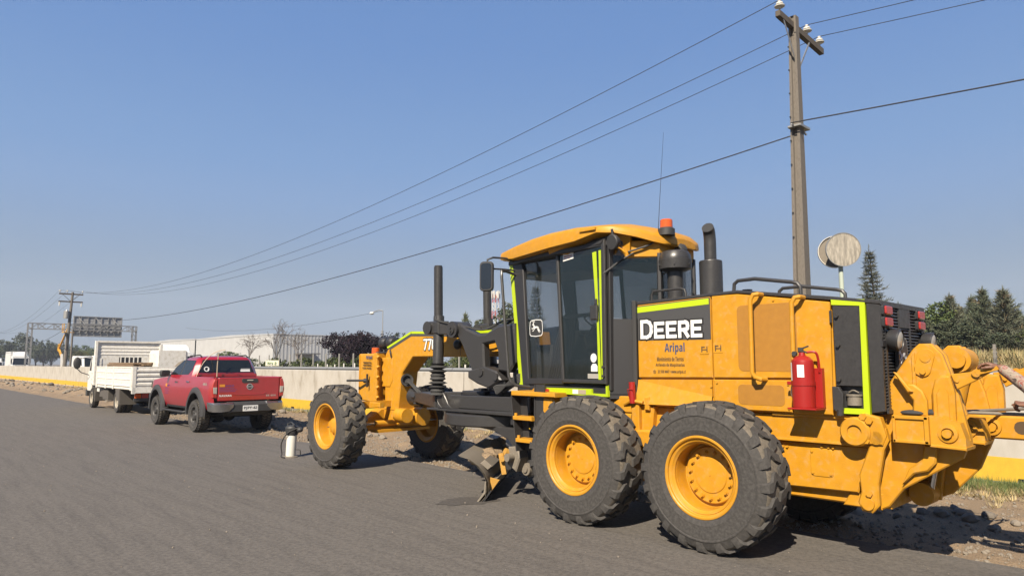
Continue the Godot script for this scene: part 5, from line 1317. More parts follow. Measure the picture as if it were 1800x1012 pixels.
	var th := one("tailgate_handle", p, M.black_plastic, func(b: MB): b.prism(rrect(-0.20, 1.235, 0.20, 1.335, 0.03), 2.598, 2.615, 0.006, "x"))
	one("handle_grip", th, M.chrome, func(b: MB): b.span(V(2.612, 1.28, -0.08), V(2.622, 1.305, 0.08), 0.004))
	var em := one("tailgate_emblem", p, M.badge_silver, func(b: MB): b.lathe(P2([0.055, 0.008, 0.074, 0.008, 0.076, 0.0]), V(2.602, 1.135, 0), Vector3.RIGHT, 24, true); b.span(V(2.602, 1.122, -0.085), V(2.614, 1.148, 0.085), 0.003))
	one("emblem_field", em, M.black_plastic, func(b: MB): b.cyl(V(2.598, 1.135, 0), V(2.606, 1.135, 0), 0.060, 0.060, 20))
	letters("model_lettering", "NAVARA", V(2.601, 0.905, 0.735), 0.30, 0.045, M.white_print, p, 90)
	letters("trim_lettering", "XE", V(2.601, 0.885, -0.42), 0.09, 0.04, M.lamp_glass, p, 90)
	letters("trim_lettering", "4X4", V(2.601, 0.885, -0.54), 0.14, 0.04, M.lamp_glass, p, 90)
	one("company_print", p, M.orange_print, func(b: MB): b.span(V(2.6, 1.14, 0.61), V(2.6025, 1.20, 0.735)))
	letters("company_lettering", "aripal", V(2.601, 1.135, 0.595), 0.20, 0.055, M.purple_print, p, 90)
	for q in [[1.105, 0.735, 0.36], [1.065, 0.735, 0.42], [1.025, 0.735, 0.38]]:
		one("company_lines", p, M.purple_print, func(b: MB): b.span(V(2.6, q[0], q[1] - q[2]), V(2.6025, q[0] + 0.010, q[1])))
	one("company_print", p, M.orange_print, func(b: MB): b.span(V(-0.85, 1.085, 0.893), V(-0.74, 1.16, 0.907)))
	letters("company_lettering", "aripal", V(-0.73, 1.085, 0.9075), 0.18, 0.055, M.purple_print, p)
	for q in [[1.02, 0.34], [0.96, 0.30], [0.90, 0.28]]:
		one("company_lines", p, M.purple_print, func(b: MB): b.span(V(-0.88, q[0], 0.89), V(-0.88 + q[1], q[0] + 0.012, 0.909)))
	letters("bed_lettering", "4X4", V(1.95, 1.17, 0.9), 0.26, 0.06, M.lamp_glass, p)
	# bumper, plate, lamps
	one("rear_bumper", p, M.black_plastic, func(b: MB): b.prism(P2([2.45, 0.53, 2.62, 0.50, 2.70, 0.54, 2.70, 0.70, 2.62, 0.775, 2.45, 0.775]), -0.55, 0.55, 0.015))
	for s in [1.0, -1.0]:
		one("bumper_end", p, chrome_worn, func(b: MB):
			var rings := []
			for q in [[0.42, 2.715, 0.66], [0.52, 2.715, 0.56], [0.72, 2.69, 0.54], [0.86, 2.62, 0.545], [0.915, 2.50, 0.555], [0.915, 2.36, 0.575]]:
				rings.append([V(q[1], q[2], s * q[0]), V(q[1] + 0.005, 0.72, s * q[0]), V(q[1] - 0.05, 0.765, s * q[0]), V(q[1] - 0.12, 0.765, s * (q[0] - 0.06)), V(q[1] - 0.12, q[2], s * (q[0] - 0.06))])
			b.loft(rings)
			if s > 0: b.flip_from(0), 40.0)
		var tl := one("tail_lamp", p, M.red_lens, func(b: MB):
			b.prism(P2([s * 0.775, 0.86, s * 0.885, 0.88, s * 0.915, 1.05, s * 0.90, 1.22, s * 0.86, 1.33, s * 0.775, 1.33]), 2.36, 2.595, 0.02, "x"))
		one("reversing_lens", tl, M.lamp_glass, func(b: MB): b.prism(P2([s * 0.79, 0.97, s * 0.87, 0.98, s * 0.885, 1.13, s * 0.79, 1.13]), 2.57, 2.602, 0.008, "x"))
		one("door_handle", p, M.chrome, func(b: MB): b.span(V(-0.10, 1.20, s * 0.90 - 0.012), V(0.10, 1.235, s * 0.90 + 0.018), 0.01))
		one("door_handle", p, M.chrome, func(b: MB): b.span(V(0.78, 1.22, s * 0.90 - 0.012), V(0.98, 1.255, s * 0.90 + 0.018), 0.01))
	one("number_plate", p, M.white_print, func(b: MB): b.span(V(2.70, 0.545, -0.19), V(2.706, 0.685, 0.19), 0.003))
	letters("plate_number", "PJPY·42", V(2.7065, 0.575, 0.165), 0.33, 0.08, M.black_print, p, 90)
	for q in [-0.42, 0.42, 1.10]:
		one("door_seam", p, M.black_print, func(b: MB): b.plate([V(q, 0.60, half.call(q, 0.6) + 0.001), V(q + 0.007, 0.60, half.call(q, 0.6) + 0.001), V(q + 0.007, 0.98, 0.9065), V(q, 0.98, 0.9065)], 0.004); b.plate([V(q, 0.98, 0.9065), V(q + 0.007, 0.98, 0.9065), V(q + 0.007, 1.33, half.call(q, 1.33) + 0.002), V(q, 1.33, half.call(q, 1.33) + 0.002)], 0.004))
	# greenhouse
	one("cab_shell", p, red, func(b: MB):
		var rings := []
		for q in [[1.335, -0.98, 1.10, 0.865], [1.42, -0.80, 1.10, 0.845], [1.62, -0.42, 1.06, 0.78], [1.80, -0.06, 1.00, 0.71], [1.865, 0.12, 0.94, 0.65], [1.895, 0.30, 0.82, 0.52], [1.905, 0.42, 0.70, 0.3]]:
			var r := 0.10
			rings.append([V(q[1], q[0], q[3] - r), V(q[1] + r, q[0], q[3]), V(q[2] - r, q[0], q[3]), V(q[2], q[0], q[3] - r), V(q[2], q[0], r - q[3]), V(q[2] - r, q[0], -q[3]), V(q[1] + r, q[0], -q[3]), V(q[1], q[0], r - q[3])])
		b.loft(rings), 40.0)
	one("rear_pane", p, pane, func(b: MB): b.plate([V(1.103, 1.475, 0.72), V(1.103, 1.475, -0.72), V(1.02, 1.80, -0.60), V(1.02, 1.80, 0.60)], 0.006))
	one("rear_sill", p, red, func(b: MB): b.span(V(1.06, 1.34, -0.80), V(1.14, 1.43, 0.80), 0.02))
	for s in [1.0, -1.0]:
		one("side_pane", p, pane, func(b: MB):
			var a := [V(-0.66, 1.40, s * 0.854), V(0.12, 1.41, s * 0.853), V(0.12, 1.80, s * 0.722), V(-0.02, 1.79, s * 0.724), V(-0.40, 1.61, s * 0.79)]
			if s < 0: a.reverse()
			b.plate(a, 0.012))
		one("side_pane", p, pane, func(b: MB):
			var a := [V(0.19, 1.41, s * 0.853), V(0.72, 1.42, s * 0.85), V(0.90, 1.55, s * 0.808), V(0.90, 1.78, s * 0.728), V(0.19, 1.80, s * 0.722)]
			if s < 0: a.reverse()
			b.plate(a, 0.012))
		one("pillar_trim", p, M.black_plastic, func(b: MB):
			var a := [V(0.12, 1.40, s * 0.8535), V(0.19, 1.40, s * 0.8535), V(0.19, 1.81, s * 0.7215), V(0.12, 1.81, s * 0.7215)]
			if s < 0: a.reverse()
			b.plate(a, 0.012))
		one("roof_rack_bar", p, M.black_plastic, func(b: MB): b.tube([V(0.0, 1.86, s * 0.60), V(0.08, 1.905, s * 0.60), V(0.80, 1.925, s * 0.60), V(0.92, 1.88, s * 0.60)], 0.018))
		var mr := one("side_mirror", p, M.black_plastic, func(b: MB): b.X = Transform3D(Basis(Vector3.UP, 0.2 * s), V(-0.66, 1.44, s * 1.0)); b.prism(rrect(-0.13, -0.085, 0.13, 0.085, 0.05), -0.05, 0.05, 0.02, "x"))
		one("mirror_arm", mr, M.black_plastic, func(b: MB): b.bar(V(-0.64, 1.38, s * 0.84), V(-0.66, 1.40, s * 0.98), 0.05, 0.05))
	one("windscreen", p, pane, func(b: MB): b.plate([V(-0.93, 1.40, -0.72), V(-0.93, 1.40, 0.72), V(0.0, 1.835, 0.58), V(0.0, 1.835, -0.58)], 0.006))
	one("window_sticker", p, M.white_print, func(b: MB):
		b.lathe(P2([0.045, 0.0, 0.05, 0.002, 0.065, 0.002, 0.068, 0.0]), V(1.090, 1.56, 0.52), V(1, 0.26, 0), 18, true); b.plate([V(1.098, 1.51, 0.50), V(1.098, 1.51, 0.47), V(1.083, 1.57, 0.46), V(1.083, 1.57, 0.49)], 0.002))
	one("window_sticker", p, M.white_print, func(b: MB): b.plate([V(1.1035, 1.49, -0.36), V(1.1035, 1.49, -0.62), V(1.092, 1.535, -0.615), V(1.092, 1.535, -0.36)], 0.002); b.plate([V(1.091, 1.55, -0.37), V(1.091, 1.55, -0.62), V(1.088, 1.565, -0.615), V(1.088, 1.565, -0.37)], 0.002))
	var whip := mat("whip_rod", 0.396, 0.3096, 0.216, 0.5)
	one("whip_rod", p, whip, func(b: MB): b.hose([V(1.16, 1.36, 0.80), V(1.20, 1.70, 0.66), V(1.28, 1.92, 0.50), V(1.40, 2.02, 0.36), V(1.55, 2.05, 0.24)], 0.010, 6, 8))
	one("whip_rod", p, whip, func(b: MB): b.hose([V(1.22, 1.36, 0.30), V(1.22, 1.7, 0.30), V(1.24, 1.95, 0.29)], 0.012))

# ------------------------------------------------------------ white dropside truck
func make_truck() -> void:
	var wh := mat("white_truck", 0.59, 0.575, 0.535, 0.5)
	tri_tex(wh, ramp_tex("truck_stain", 0.02, [[0.0, 0.62, 0.58, 0.50], [0.3, 0.90, 0.89, 0.86], [0.6, 1.0, 1.0, 1.0], [1.0, 1.0, 1.0, 1.0]], 6, 512, FastNoiseLite.TYPE_SIMPLEX_SMOOTH, 44, 0.65), 0.7)
	var dirty := mat("dirty_metal", 0.072, 0.0648, 0.0576, 0.8)
	var wood := mat("plank_wood", 0.2592, 0.1728, 0.1008, 0.85)
	tri_tex(wood, noise_tex("rubber_noise", 0.02, 0.62, 1.0), 1.2); wood.uv1_scale = V(0.5, 4.0, 4.0)
	var t := thing("dropside_truck", V(-28.1, 0, -7.6), "white dropside work truck loaded with planks ahead of the red pickup", "truck")
	var tm := tyre_mesh(0.385, 0.21, 0.215, 30, 0.012)
	var rim := truck_rim(0.215, 0.10, 0.21)
	var rimm := mat("pale_rim", 0.3024, 0.2736, 0.2232, 0.6)
	for q in [[1.2, 1.03, 0.0], [1.2, 0.79, 0.0], [-2.6, 0.98, 0.0], [1.2, -1.03, PI], [1.2, -0.79, PI], [-2.6, -0.98, PI]]:
		road_wheel(t, V(q[0], 0.385 - (0.03 if q[1] < 0 else 0.0), q[1]), q[2], tm, rim, rimm, M.rubber)
	one("chassis", t, M.black_print, func(b: MB):
		b.span(V(-3.0, 0.55, -0.42), V(3.0, 0.76, -0.3)); b.span(V(-3.0, 0.55, 0.3), V(3.0, 0.76, 0.42)); b.cyl(V(1.2, 0.39, -0.9), V(1.2, 0.39, 0.9), 0.09); b.ball(V(1.2, 0.4, 0), V(0.2, 0.2, 0.2)); b.span(V(-1.5, 0.4, -0.6), V(0.6, 0.72, 0.6), 0.05))
	one("battery_box", t, dirty, func(b: MB): b.span(V(-0.9, 0.38, 0.62), V(-0.2, 0.76, 0.98), 0.02); b.span(V(-1.5, 0.45, 0.7), V(-1.0, 0.74, 0.95), 0.02))
	one("mud_flap", t, dirty, func(b: MB): b.prism(P2([1.75, 0.30, 1.78, 0.30, 1.78, 0.88, 1.72, 0.88]), 0.55, 1.08, 0.003); b.plate([V(1.45, 0.45, 1.09), V(1.76, 0.42, 1.09), V(1.76, 0.86, 1.09), V(1.2, 0.86, 1.09)], 0.01))
	one("bed_floor", t, wh, func(b: MB): b.span(V(-1.42, 0.84, -1.1), V(3.28, 0.93, 1.1), 0.01))
	# side gate near: frame with panels
	for s in [1.0, -1.0]:
		var sg := one("side_gate", t, wh, func(b: MB): b.span(V(-1.36, 0.93, s * 1.10 - 0.012), V(3.24, 1.60, s * 1.10 + 0.012), 0.004))
		for q in [0.96, 1.18, 1.40, 1.58]:
			one("gate_rib", sg, wh, func(b: MB): b.span(V(-1.36, q - 0.02, s * 1.115 - 0.012), V(3.24, q + 0.02, s * 1.115 + 0.012), 0.006))
		for q in [-1.3, 0.0, 1.0, 3.18]:
			one("gate_post", sg, wh, func(b: MB): b.span(V(q - 0.06, 0.82, s * 1.12 - 0.014), V(q + 0.06, 1.605, s * 1.12 + 0.014), 0.006))
	var rg := one("rear_gate", t, wh, func(b: MB): b.span(V(3.24, 0.93, -1.1), V(3.27, 1.60, 1.1), 0.004))
	for q in [1.02, 1.17, 1.32, 1.47]:
		one("gate_rib", rg, wh, func(b: MB): b.prism(P2([3.268, q - 0.05, 3.295, q - 0.03, 3.295, q + 0.03, 3.268, q + 0.05]), -0.98, 0.98, 0.004))
	for q in [-1.06, 1.06]:
		one("gate_post", rg, wh, func(b: MB): b.span(V(3.255, 0.72, q - 0.06), V(3.30, 1.61, q + 0.06), 0.006))
	one("rear_sill", t, wh, func(b: MB): b.span(V(3.2, 0.74, -1.1), V(3.30, 0.93, 1.1), 0.01))
	one("gate_latch", t, dirty, func(b: MB): b.span(V(3.30, 0.90, 0.45), V(3.34, 1.10, 0.53), 0.01))
	one("lamp_board", t, M.black_plastic, func(b: MB): b.span(V(3.1, 0.46, -1.0), V(3.14, 0.56, 1.0), 0.01); b.span(V(3.1, 0.56, -0.98), V(3.14, 0.73, 0.98), 0.01))
	for q in [[0.88, M.orange_lens], [0.66, M.red_lens], [0.44, M.white_print]]:
		one("rear_lamp", t, q[1], func(b: MB): b.span(V(3.138, 0.57, q[0] - 0.1), V(3.165, 0.72, q[0] + 0.1), 0.01))
	# headboard with ribs and a barred window
	var hb := one("headboard", t, wh, func(b: MB):
		b.span(V(-1.56, 0.93, -1.1), V(-1.52, 2.54, 1.14), 0.004))
	for q in 4:
		one("headboard_rib", hb, wh, func(b: MB): b.prism(P2([-1.522, 2.04 + q * 0.125 - 0.012, -1.508, 2.04 + q * 0.125, -1.508, 2.04 + q * 0.125 + 0.03, -1.522, 2.04 + q * 0.125 + 0.06]), -1.05, 1.08))
	one("headboard_frame", hb, wh, func(b: MB): b.span(V(-1.58, 0.9, 1.10), V(-1.46, 2.56, 1.20), 0.012))
	one("headboard_frame", hb, wh, func(b: MB): b.span(V(-1.58, 0.9, -1.16), V(-1.46, 2.46, -1.06), 0.012))
	one("headboard_frame", hb, wh, func(b: MB): b.span(V(-1.58, 2.50, -1.1), V(-1.47, 2.57, 1.1), 0.012))
	one("headboard_window", hb, M.black_paint, func(b: MB): b.span(V(-1.525, 1.70, -0.42), V(-1.515, 1.94, 0.36)))
	for q in 5:
		one("window_bar", hb, wh, func(b: MB): b.span(V(-1.515, 1.70, -0.32 + q * 0.15), V(-1.50, 1.94, -0.28 + q * 0.15), 0.004))
	# cab
	one("cab_body", t, wh, func(b: MB):
		b.prism(P2([-3.65, 0.62, -3.07, 0.62, -3.0, 0.85, -2.2, 0.85, -2.1, 0.62, -1.62, 0.62, -1.62, 2.0, -3.25, 2.02, -3.5, 1.5, -3.68, 1.3]), -0.92, 0.92, 0.03))
	one("cab_side_window", t, M.dark_pane, func(b: MB): b.prism(P2([-3.42, 1.42, -2.45, 1.42, -2.45, 1.90, -3.18, 1.90]), 0.91, 0.926, 0.003))
	one("cab_windscreen", t, M.dark_pane, func(b: MB): b.plate([V(-3.525, 1.45, -0.80), V(-3.525, 1.45, 0.80), V(-3.29, 1.95, 0.78), V(-3.29, 1.95, -0.78)], 0.006))
	one("cab_rear_panel", t, wh, func(b: MB): b.span(V(-2.3, 0.92, 0.93), V(-1.50, 1.90, 1.10), 0.02))
	for q in [1.1, 1.32, 1.62]:
		one("panel_crease", t, dirty, func(b: MB): b.span(V(-2.28, q, 1.10), V(-1.52, q + 0.008, 1.102)))
	one("cab_mirror", t, M.black_plastic, func(b: MB): b.ball(V(-3.55, 1.72, 1.34), V(0.06, 0.24, 0.14)); b.tube([V(-3.5, 1.5, 1.34), V(-3.45, 1.35, 1.2), V(-3.3, 1.25, 0.95)], 0.018); b.tube([V(-3.54, 1.9, 1.32), V(-3.3, 1.95, 1.0), V(-3.0, 1.95, 0.9)], 0.015))
	one("front_bumper", t, M.black_plastic, func(b: MB): b.span(V(-3.75, 0.42, -0.95), V(-3.6, 0.68, 0.95), 0.03))
	one("front_mudguard", t, dirty, func(b: MB): b.prism(P2([-2.18, 0.28, -2.10, 0.28, -2.04, 0.86, -2.12, 0.86]), 0.6, 0.97, 0.004))
	# load, each a thing of its own
	for k in 9:
		var pl := one("wooden_plank", self, wood, func(b: MB): b.rbox(Vector3.ZERO, V(3.6 - 0.12 * (k % 4), 0.05, 0.2), V(0, (k % 5 - 2) * 0.7, (k % 3 - 1) * 0.25), 0.006))
		pl.position = V(-27.6 + 0.07 * (k % 3), 1.60 + 0.055 * (k / 3) , -6.85 - 0.23 * (k % 3) - 0.02 * (k / 3))
		tag(pl, "rough brown plank stacked along the near side of the white truck bed", "plank", "planks in the truck bed")
	var under := one("timber_bearer", self, wood, func(b: MB): b.span(V(-29.2, 0.932, -7.4), V(-29.05, 1.574, -6.75), 0.01); b.span(V(-26.2, 0.932, -7.4), V(-26.05, 1.574, -6.75), 0.01))
	tag(under, "pair of upright timber bearers carrying the planks in the truck bed", "timber")
	var tank := thing("water_tank", V(-25.75, 0.93, -7.75), "stained white box tank standing at the rear of the truck bed", "tank")
	one("tank_body", tank, wh, func(b: MB): b.span(V(-0.45, 0.55, -0.62), V(0.40, 1.22, 0.42), 0.08))
	one("tank_stand", tank, M.black_plastic, func(b: MB): b.span(V(-0.42, 0.0, -0.58), V(0.37, 0.55, 0.38), 0.01))
	one("tank_pipe", tank, M.black_plastic, func(b: MB): b.hose([V(-0.4, 0.75, 0.45), V(-1.0, 0.80, 0.5), V(-2.2, 0.76, 0.45)], 0.02))
	var tarp := thing("tarpaulin_bundle", V(-25.35, 0.93, -8.35), "grey brown bundle heaped behind the rear gate of the truck", "bundle")
	one("bundle", tarp, M.stone_dark, func(b: MB): b.ball(V(0, 0.45, 0), V(0.45, 0.46, 0.5)); b.ball(V(0.05, 0.30, -0.35), V(0.35, 0.30, 0.3)))

# ------------------------------------------------------------ pump sprayer
func make_sprayer() -> void:
	var s := thing("pump_sprayer", V(-12.04, 0, -5.85), "white cylinder hand pump with black head and hose beside the front wheel", "sprayer")
	var wp := mat("white_plastic", 0.5616, 0.5544, 0.504, 0.4)
	one("tank", s, wp, func(b: MB): b.X = Transform3D(Basis(Vector3.BACK, -0.06), Vector3.ZERO); b.lathe(P2([0.0, 0.02, 0.085, 0.02, 0.09, 0.04, 0.092, 0.40, 0.085, 0.43, 0.0, 0.43]), Vector3.ZERO, Vector3.UP, 24))
	one("pump_head", s, M.black_plastic, func(b: MB): b.lathe(P2([0.095, 0.40, 0.11, 0.42, 0.125, 0.53, 0.11, 0.56, 0.05, 0.58, 0.0, 0.58]), V(0.025, 0, 0), Vector3.UP, 20); b.tube([V(-0.09, 0.52, 0.02), V(-0.12, 0.60, 0.02), V(0.04, 0.63, 0.02), V(0.16, 0.58, 0.02)], 0.014); b.ball(V(0.16, 0.50, -0.08), V(0.07, 0.05, 0.06)))
	one("hose", s, M.rubber_black, func(b: MB): b.hose([V(0.18, 0.54, -0.05), V(0.08, 0.44, 0.12), V(-0.10, 0.24, 0.14), V(-0.15, 0.05, 0.10), V(-0.08, 0.02, 0.15), V(0.12, 0.02, 0.17)], 0.011))
	one("hose", s, M.rubber_black, func(b: MB): b.hose([V(0.09, 0.14, -0.06), V(0.16, 0.13, -0.1), V(0.14, 0.04, -0.12)], 0.009))
	one("foot_plate", s, M.steel_worn, func(b: MB): b.lathe(P2([0.0, 0.0, 0.13, 0.0, 0.13, 0.012, 0.10, 0.022, 0.0, 0.022]), Vector3.ZERO, Vector3.UP, 18); b.span(V(-0.2, 0.0, 0.02), V(-0.05, 0.015, 0.12), 0.004))

# ------------------------------------------------------------ poles, wires, gantry
func wire(b: MB, a: Vector3, e: Vector3, sag: float, r: float, n := 40) -> void:
	var pts := []
	for i in n + 1:
		var t := float(i) / n
		pts.append(a.lerp(e, t) - Vector3.UP * (4.0 * sag * t * (1.0 - t)))
	b.tube(pts, r, 5)

func insulator(parent: Node3D, at: Vector3) -> void:
	one("insulator", parent, M.porcelain, func(b: MB): b.lathe(P2([0.0, 0.0, 0.03, 0.0, 0.03, 0.03, 0.11, 0.05, 0.115, 0.07, 0.05, 0.10, 0.08, 0.115, 0.075, 0.14, 0.03, 0.165, 0.045, 0.19, 0.03, 0.21, 0.0, 0.215]), at, Vector3.UP, 18))
	one("insulator_pin", parent, M.steel_worn, func(b: MB): b.cyl(at - V(0, 0.22, 0), at, 0.014))

func make_poles() -> void:
	mat("porcelain", 0.5328, 0.5184, 0.4752, 0.25)
	var conc := mat("pole_concrete", 0.145, 0.128, 0.11, 0.92)
	tri_tex(conc, ramp_tex("pole_stain", 0.03, [[0.0, 0.55, 0.54, 0.52], [0.45, 0.88, 0.88, 0.87], [1.0, 1.0, 1.0, 1.0]], 6, 512, FastNoiseLite.TYPE_SIMPLEX_SMOOTH, 52, 0.65), 1.0)
	conc.uv1_scale = V(2.0, 0.5, 2.0)
	var armm := mat("arm_timber", 0.0792, 0.0648, 0.0504, 0.9)
	var galv := mat("galvanised", 0.2736, 0.2736, 0.2664, 0.5, 0.5)
	# near pole: H-section concrete, leaning a touch
	var p := thing("utility_pole", V(-6.52, -0.1, -15.05), "tall near concrete utility pole with slanting crossarm and white insulators", "utility pole")
	var lean := Basis(V(0, 0, 1), -0.018) * Basis(V(1, 0, 0), 0.008)
	var pole := one("pole", p, conc, func(b: MB):
		b.X = Transform3D(lean, Vector3.ZERO)
		# H-shaped section, flanges facing the road; tapered
		var sec := func(w: float) -> Array:
			var d := w * 0.62
			return [Vector2(-w, -d), Vector2(-w * 0.45, -d), Vector2(-w * 0.36, -d * 0.55), Vector2(w * 0.36, -d * 0.55), Vector2(w * 0.45, -d), Vector2(w, -d), Vector2(w, d), Vector2(w * 0.45, d), Vector2(w * 0.36, d * 0.55), Vector2(-w * 0.36, d * 0.55), Vector2(-w * 0.45, d), Vector2(-w, d)]
		var rings := []
		for q in [[0.0, 0.205], [3.0, 0.175], [6.0, 0.145], [9.72, 0.105]]:
			var ring := []
			for s in sec.call(q[1]): ring.append(V(s.x * 0.80, q[0], -s.y * 1.3))
			rings.append(ring)
		b.loft(rings, true, false, false)
		b.quad(rings[3][0], rings[3][5], rings[3][6], rings[3][11]), 25.0)
	for k in 9:
		one("bolt_hole", pole, M.black_print, func(b: MB): b.X = Transform3D(lean, Vector3.ZERO); b.cyl(V(-0.09, 4.6 + k * 0.55, 0.10 + 0.04 * (9 - k) / 9.0), V(-0.09, 4.6 + k * 0.55, 0.118 + 0.04 * (9 - k) / 9.0), 0.018, 0.018, 8))
	var ty := 9.48
	var arm := one("crossarm", p, armm, func(b: MB): b.X = Transform3D(Basis(V(1, 0, 0), -0.06), V(0.16, ty, 0)); b.span(V(-0.055, -0.07, -1.50), V(0.055, 0.07, 0.86), 0.008))
	for q in [0.74, -0.67, -1.38]:
		insulator(p, V(0.16, ty + 0.15 + q * 0.06 + (0.0), q))
	one("brace", p, galv, func(b: MB): b.bar(V(0.20, ty - 0.02, 0.66), V(0.20, ty - 1.0, 0.02), 0.012, 0.045))
	one("brace", p, galv, func(b: MB): b.bar(V(0.20, ty - 0.08, -0.72), V(0.20, ty - 1.0, -0.02), 0.012, 0.045))
	one("pole_band", p, galv, func(b: MB): b.span(V(0.0, 7.08, -0.26), V(0.30, 7.13, 0.26), 0.01); b.bar(V(0.14, 7.1, 0.24), V(0.14, 7.12, 0.36), 0.03, 0.04); b.bar(V(0.14, 7.1, -0.24), V(0.14, 7.05, -0.40), 0.03, 0.04))
	# far pole with two arms and a transformer
	var f := thing("utility_pole", V(-80.6, -0.1, -15.0), "far utility pole with two crossarms and a transformer beside the sign gantry", "utility pole")
	one("pole", f, conc, func(b: MB): b.cyl(V(0, 0, 0.2), V(0, 9.0, -0.12), 0.20, 0.11, 10))
	one("pole_duct", f, conc, func(b: MB): b.cyl(V(0.3, 0, -0.3), V(0.26, 5.2, -0.3), 0.10, 0.08, 8))
	one("crossarm", f, armm, func(b: MB): b.span(V(-0.06, 8.72, -1.05), V(0.06, 8.86, 1.05)))
	one("crossarm", f, armm, func(b: MB): b.span(V(-0.06, 7.95, -1.05), V(0.06, 8.08, 1.05)))
	for s in [1.0, -1.0]:
		one("brace", f, armm, func(b: MB): b.bar(V(0.05, 8.70, s * 0.7), V(0.05, 8.08, s * 0.05), 0.04, 0.04))
		one("hanging_insulator", f, M.porcelain, func(b: MB): b.cyl(V(0, 7.95, s * 0.95), V(0, 7.55, s * 0.95), 0.08, 0.05, 8))
	for q in [0.98, 0.35, -0.98]: insulator(f, V(0, 8.98, q))
	one("transformer", f, galv, func(b: MB): b.cyl(V(0.1, 6.3, 0.3), V(0.1, 7.05, 0.3), 0.26, 0.26, 14); b.cyl(V(0.1, 7.05, 0.3), V(0.1, 7.2, 0.3), 0.12, 0.05, 10))
	one("pole_fittings", f, M.black_plastic, func(b: MB): b.span(V(0.1, 4.5, 0.15), V(0.3, 4.9, 0.35)); b.hose([V(0.2, 4.6, 0.3), V(0.3, 3.7, 0.42), V(0.25, 3.2, 0.2), V(0.25, 3.3, -0.3), V(0.2, 4.3, -0.35)], 0.03))
	# conductors
	var wm := mat("wire_black", 0.0252, 0.0252, 0.02736, 0.6)
	var near_z := [-14.31, -15.72, -16.43]; var far_z := [-14.02, -14.65, -15.98]
	for k in 3:
		var na := V(-6.36, 9.74 + (0.74 if k == 0 else (-0.67 if k == 1 else -1.38)) * 0.06, near_z[k])
		var w1 := one("power_line", self, wm, func(b: MB): wire(b, na, V(-80.6, 9.08, far_z[k]), 2.45, 0.009))
		tag(w1, ["outermost power line between the two poles on the road side", "middle power line slung between the two poles", "power line between the two poles on the side away from the road"][k], "power line", "lines strung between the poles")
		var w2 := one("power_line", self, wm, func(b: MB): wire(b, na, V(68.0, 9.6, near_z[k]), 2.45, 0.009))
		tag(w2, ["power line leaving the near insulator towards the top right", "power line leaving the middle insulator towards the top right", "power line leaving the last insulator towards the top right"][k], "power line", "lines leaving the near pole")
		var w3 := one("power_line", self, wm, func(b: MB): wire(b, V(-80.6, 9.08, far_z[k]), V(-160.0, 8.6, far_z[k] - 1.0), 2.6, 0.010))
		tag(w3, ["line running left from the far pole's first insulator", "line running left from the far pole's middle insulator", "line running left from the far pole's last insulator"][k], "power line", "lines leaving the far pole")
	tag(one("telephone_cable", self, wm, func(b: MB): wire(b, V(-6.40, 7.02, -15.4), V(-80.4, 6.0, -15.0), 1.42, 0.016)), "thick lower cable sagging from the near pole to the far pole", "cable")
	tag(one("telephone_cable", self, wm, func(b: MB): wire(b, V(-6.40, 7.05, -14.7), V(68, 7.0, -15), 1.4, 0.016)), "thick cable leaving the near pole to the right edge", "cable")
	tag(one("telephone_cable", self, wm, func(b: MB): wire(b, V(-80.6, 5.4, -15), V(-150, 3.6, -17), 1.0, 0.02)), "drooping cable running left and down from the far pole", "cable")

func make_gantry() -> void:
	var st := mat("gantry_steel", 0.216, 0.216, 0.216, 0.6, 0.2)
	var back := mat("sign_back", 0.2592, 0.2628, 0.2664, 0.6, 0.1)
	var g := thing("sign_gantry", V(-126, -0.1, -25.6), "steel lattice gantry over the highway carrying a sign seen from behind", "gantry")
	for s in [7.2, -7.2]:
		one("leg", g, st, func(b: MB):
			for q in [[-0.35, 0.28], [0.35, 0.28], [-0.35, -0.28], [0.35, -0.28]]: b.bar(V(q[0], 0, s + q[1]), V(q[0], 7.95, s + q[1]), 0.12, 0.12)
			for k in 10: b.bar(V(-0.35, k * 0.75, s + (0.28 if k % 2 == 0 else -0.28)), V(0.35, k * 0.75 + 0.75, s + (0.28 if k % 2 == 0 else -0.28)), 0.07, 0.07); b.bar(V(0.35, k * 0.75, s - 0.28), V(0.35, k * 0.75 + 0.75, s + 0.28), 0.07, 0.07))
	one("truss", g, st, func(b: MB):
		for q in [[-0.4, 7.95], [0.4, 7.95], [-0.4, 7.1], [0.4, 7.1]]: b.bar(V(q[0], q[1], -7.4), V(q[0], q[1], 7.4), 0.11, 0.11)
		for k in 14:
			var z := -7.2 + k * 1.03
			for x in [-0.4, 0.4]:
				b.bar(V(x, 7.1, z), V(x, 7.95, z + 1.03 if k % 2 == 0 else z), 0.07, 0.07); b.bar(V(x, 7.95, z), V(x, 7.1, z + 1.03), 0.06, 0.06))
	one("sign_panel", g, back, func(b: MB): b.span(V(-0.75, 6.1, -5.5), V(-0.68, 9.35, 1.5), 0.01))
	for k in 8:
		one("sign_stiffener", g, st, func(b: MB): b.span(V(-0.68, 6.1, -5.45 + k * 0.97), V(-0.56, 9.35, -5.33 + k * 0.97)))
	for y in [6.12, 8.1, 9.25]:
		one("sign_rail", g, st, func(b: MB): b.span(V(-0.68, y, -5.5), V(-0.54, y + 0.1, 1.5)))
	for k in 3:
		one("sign_strut", g, st, func(b: MB): b.bar(V(-0.62, 9.2, -4.0 + k * 2.4), V(0.0, 7.95, -4.9 + k * 2.4), 0.08, 0.08))

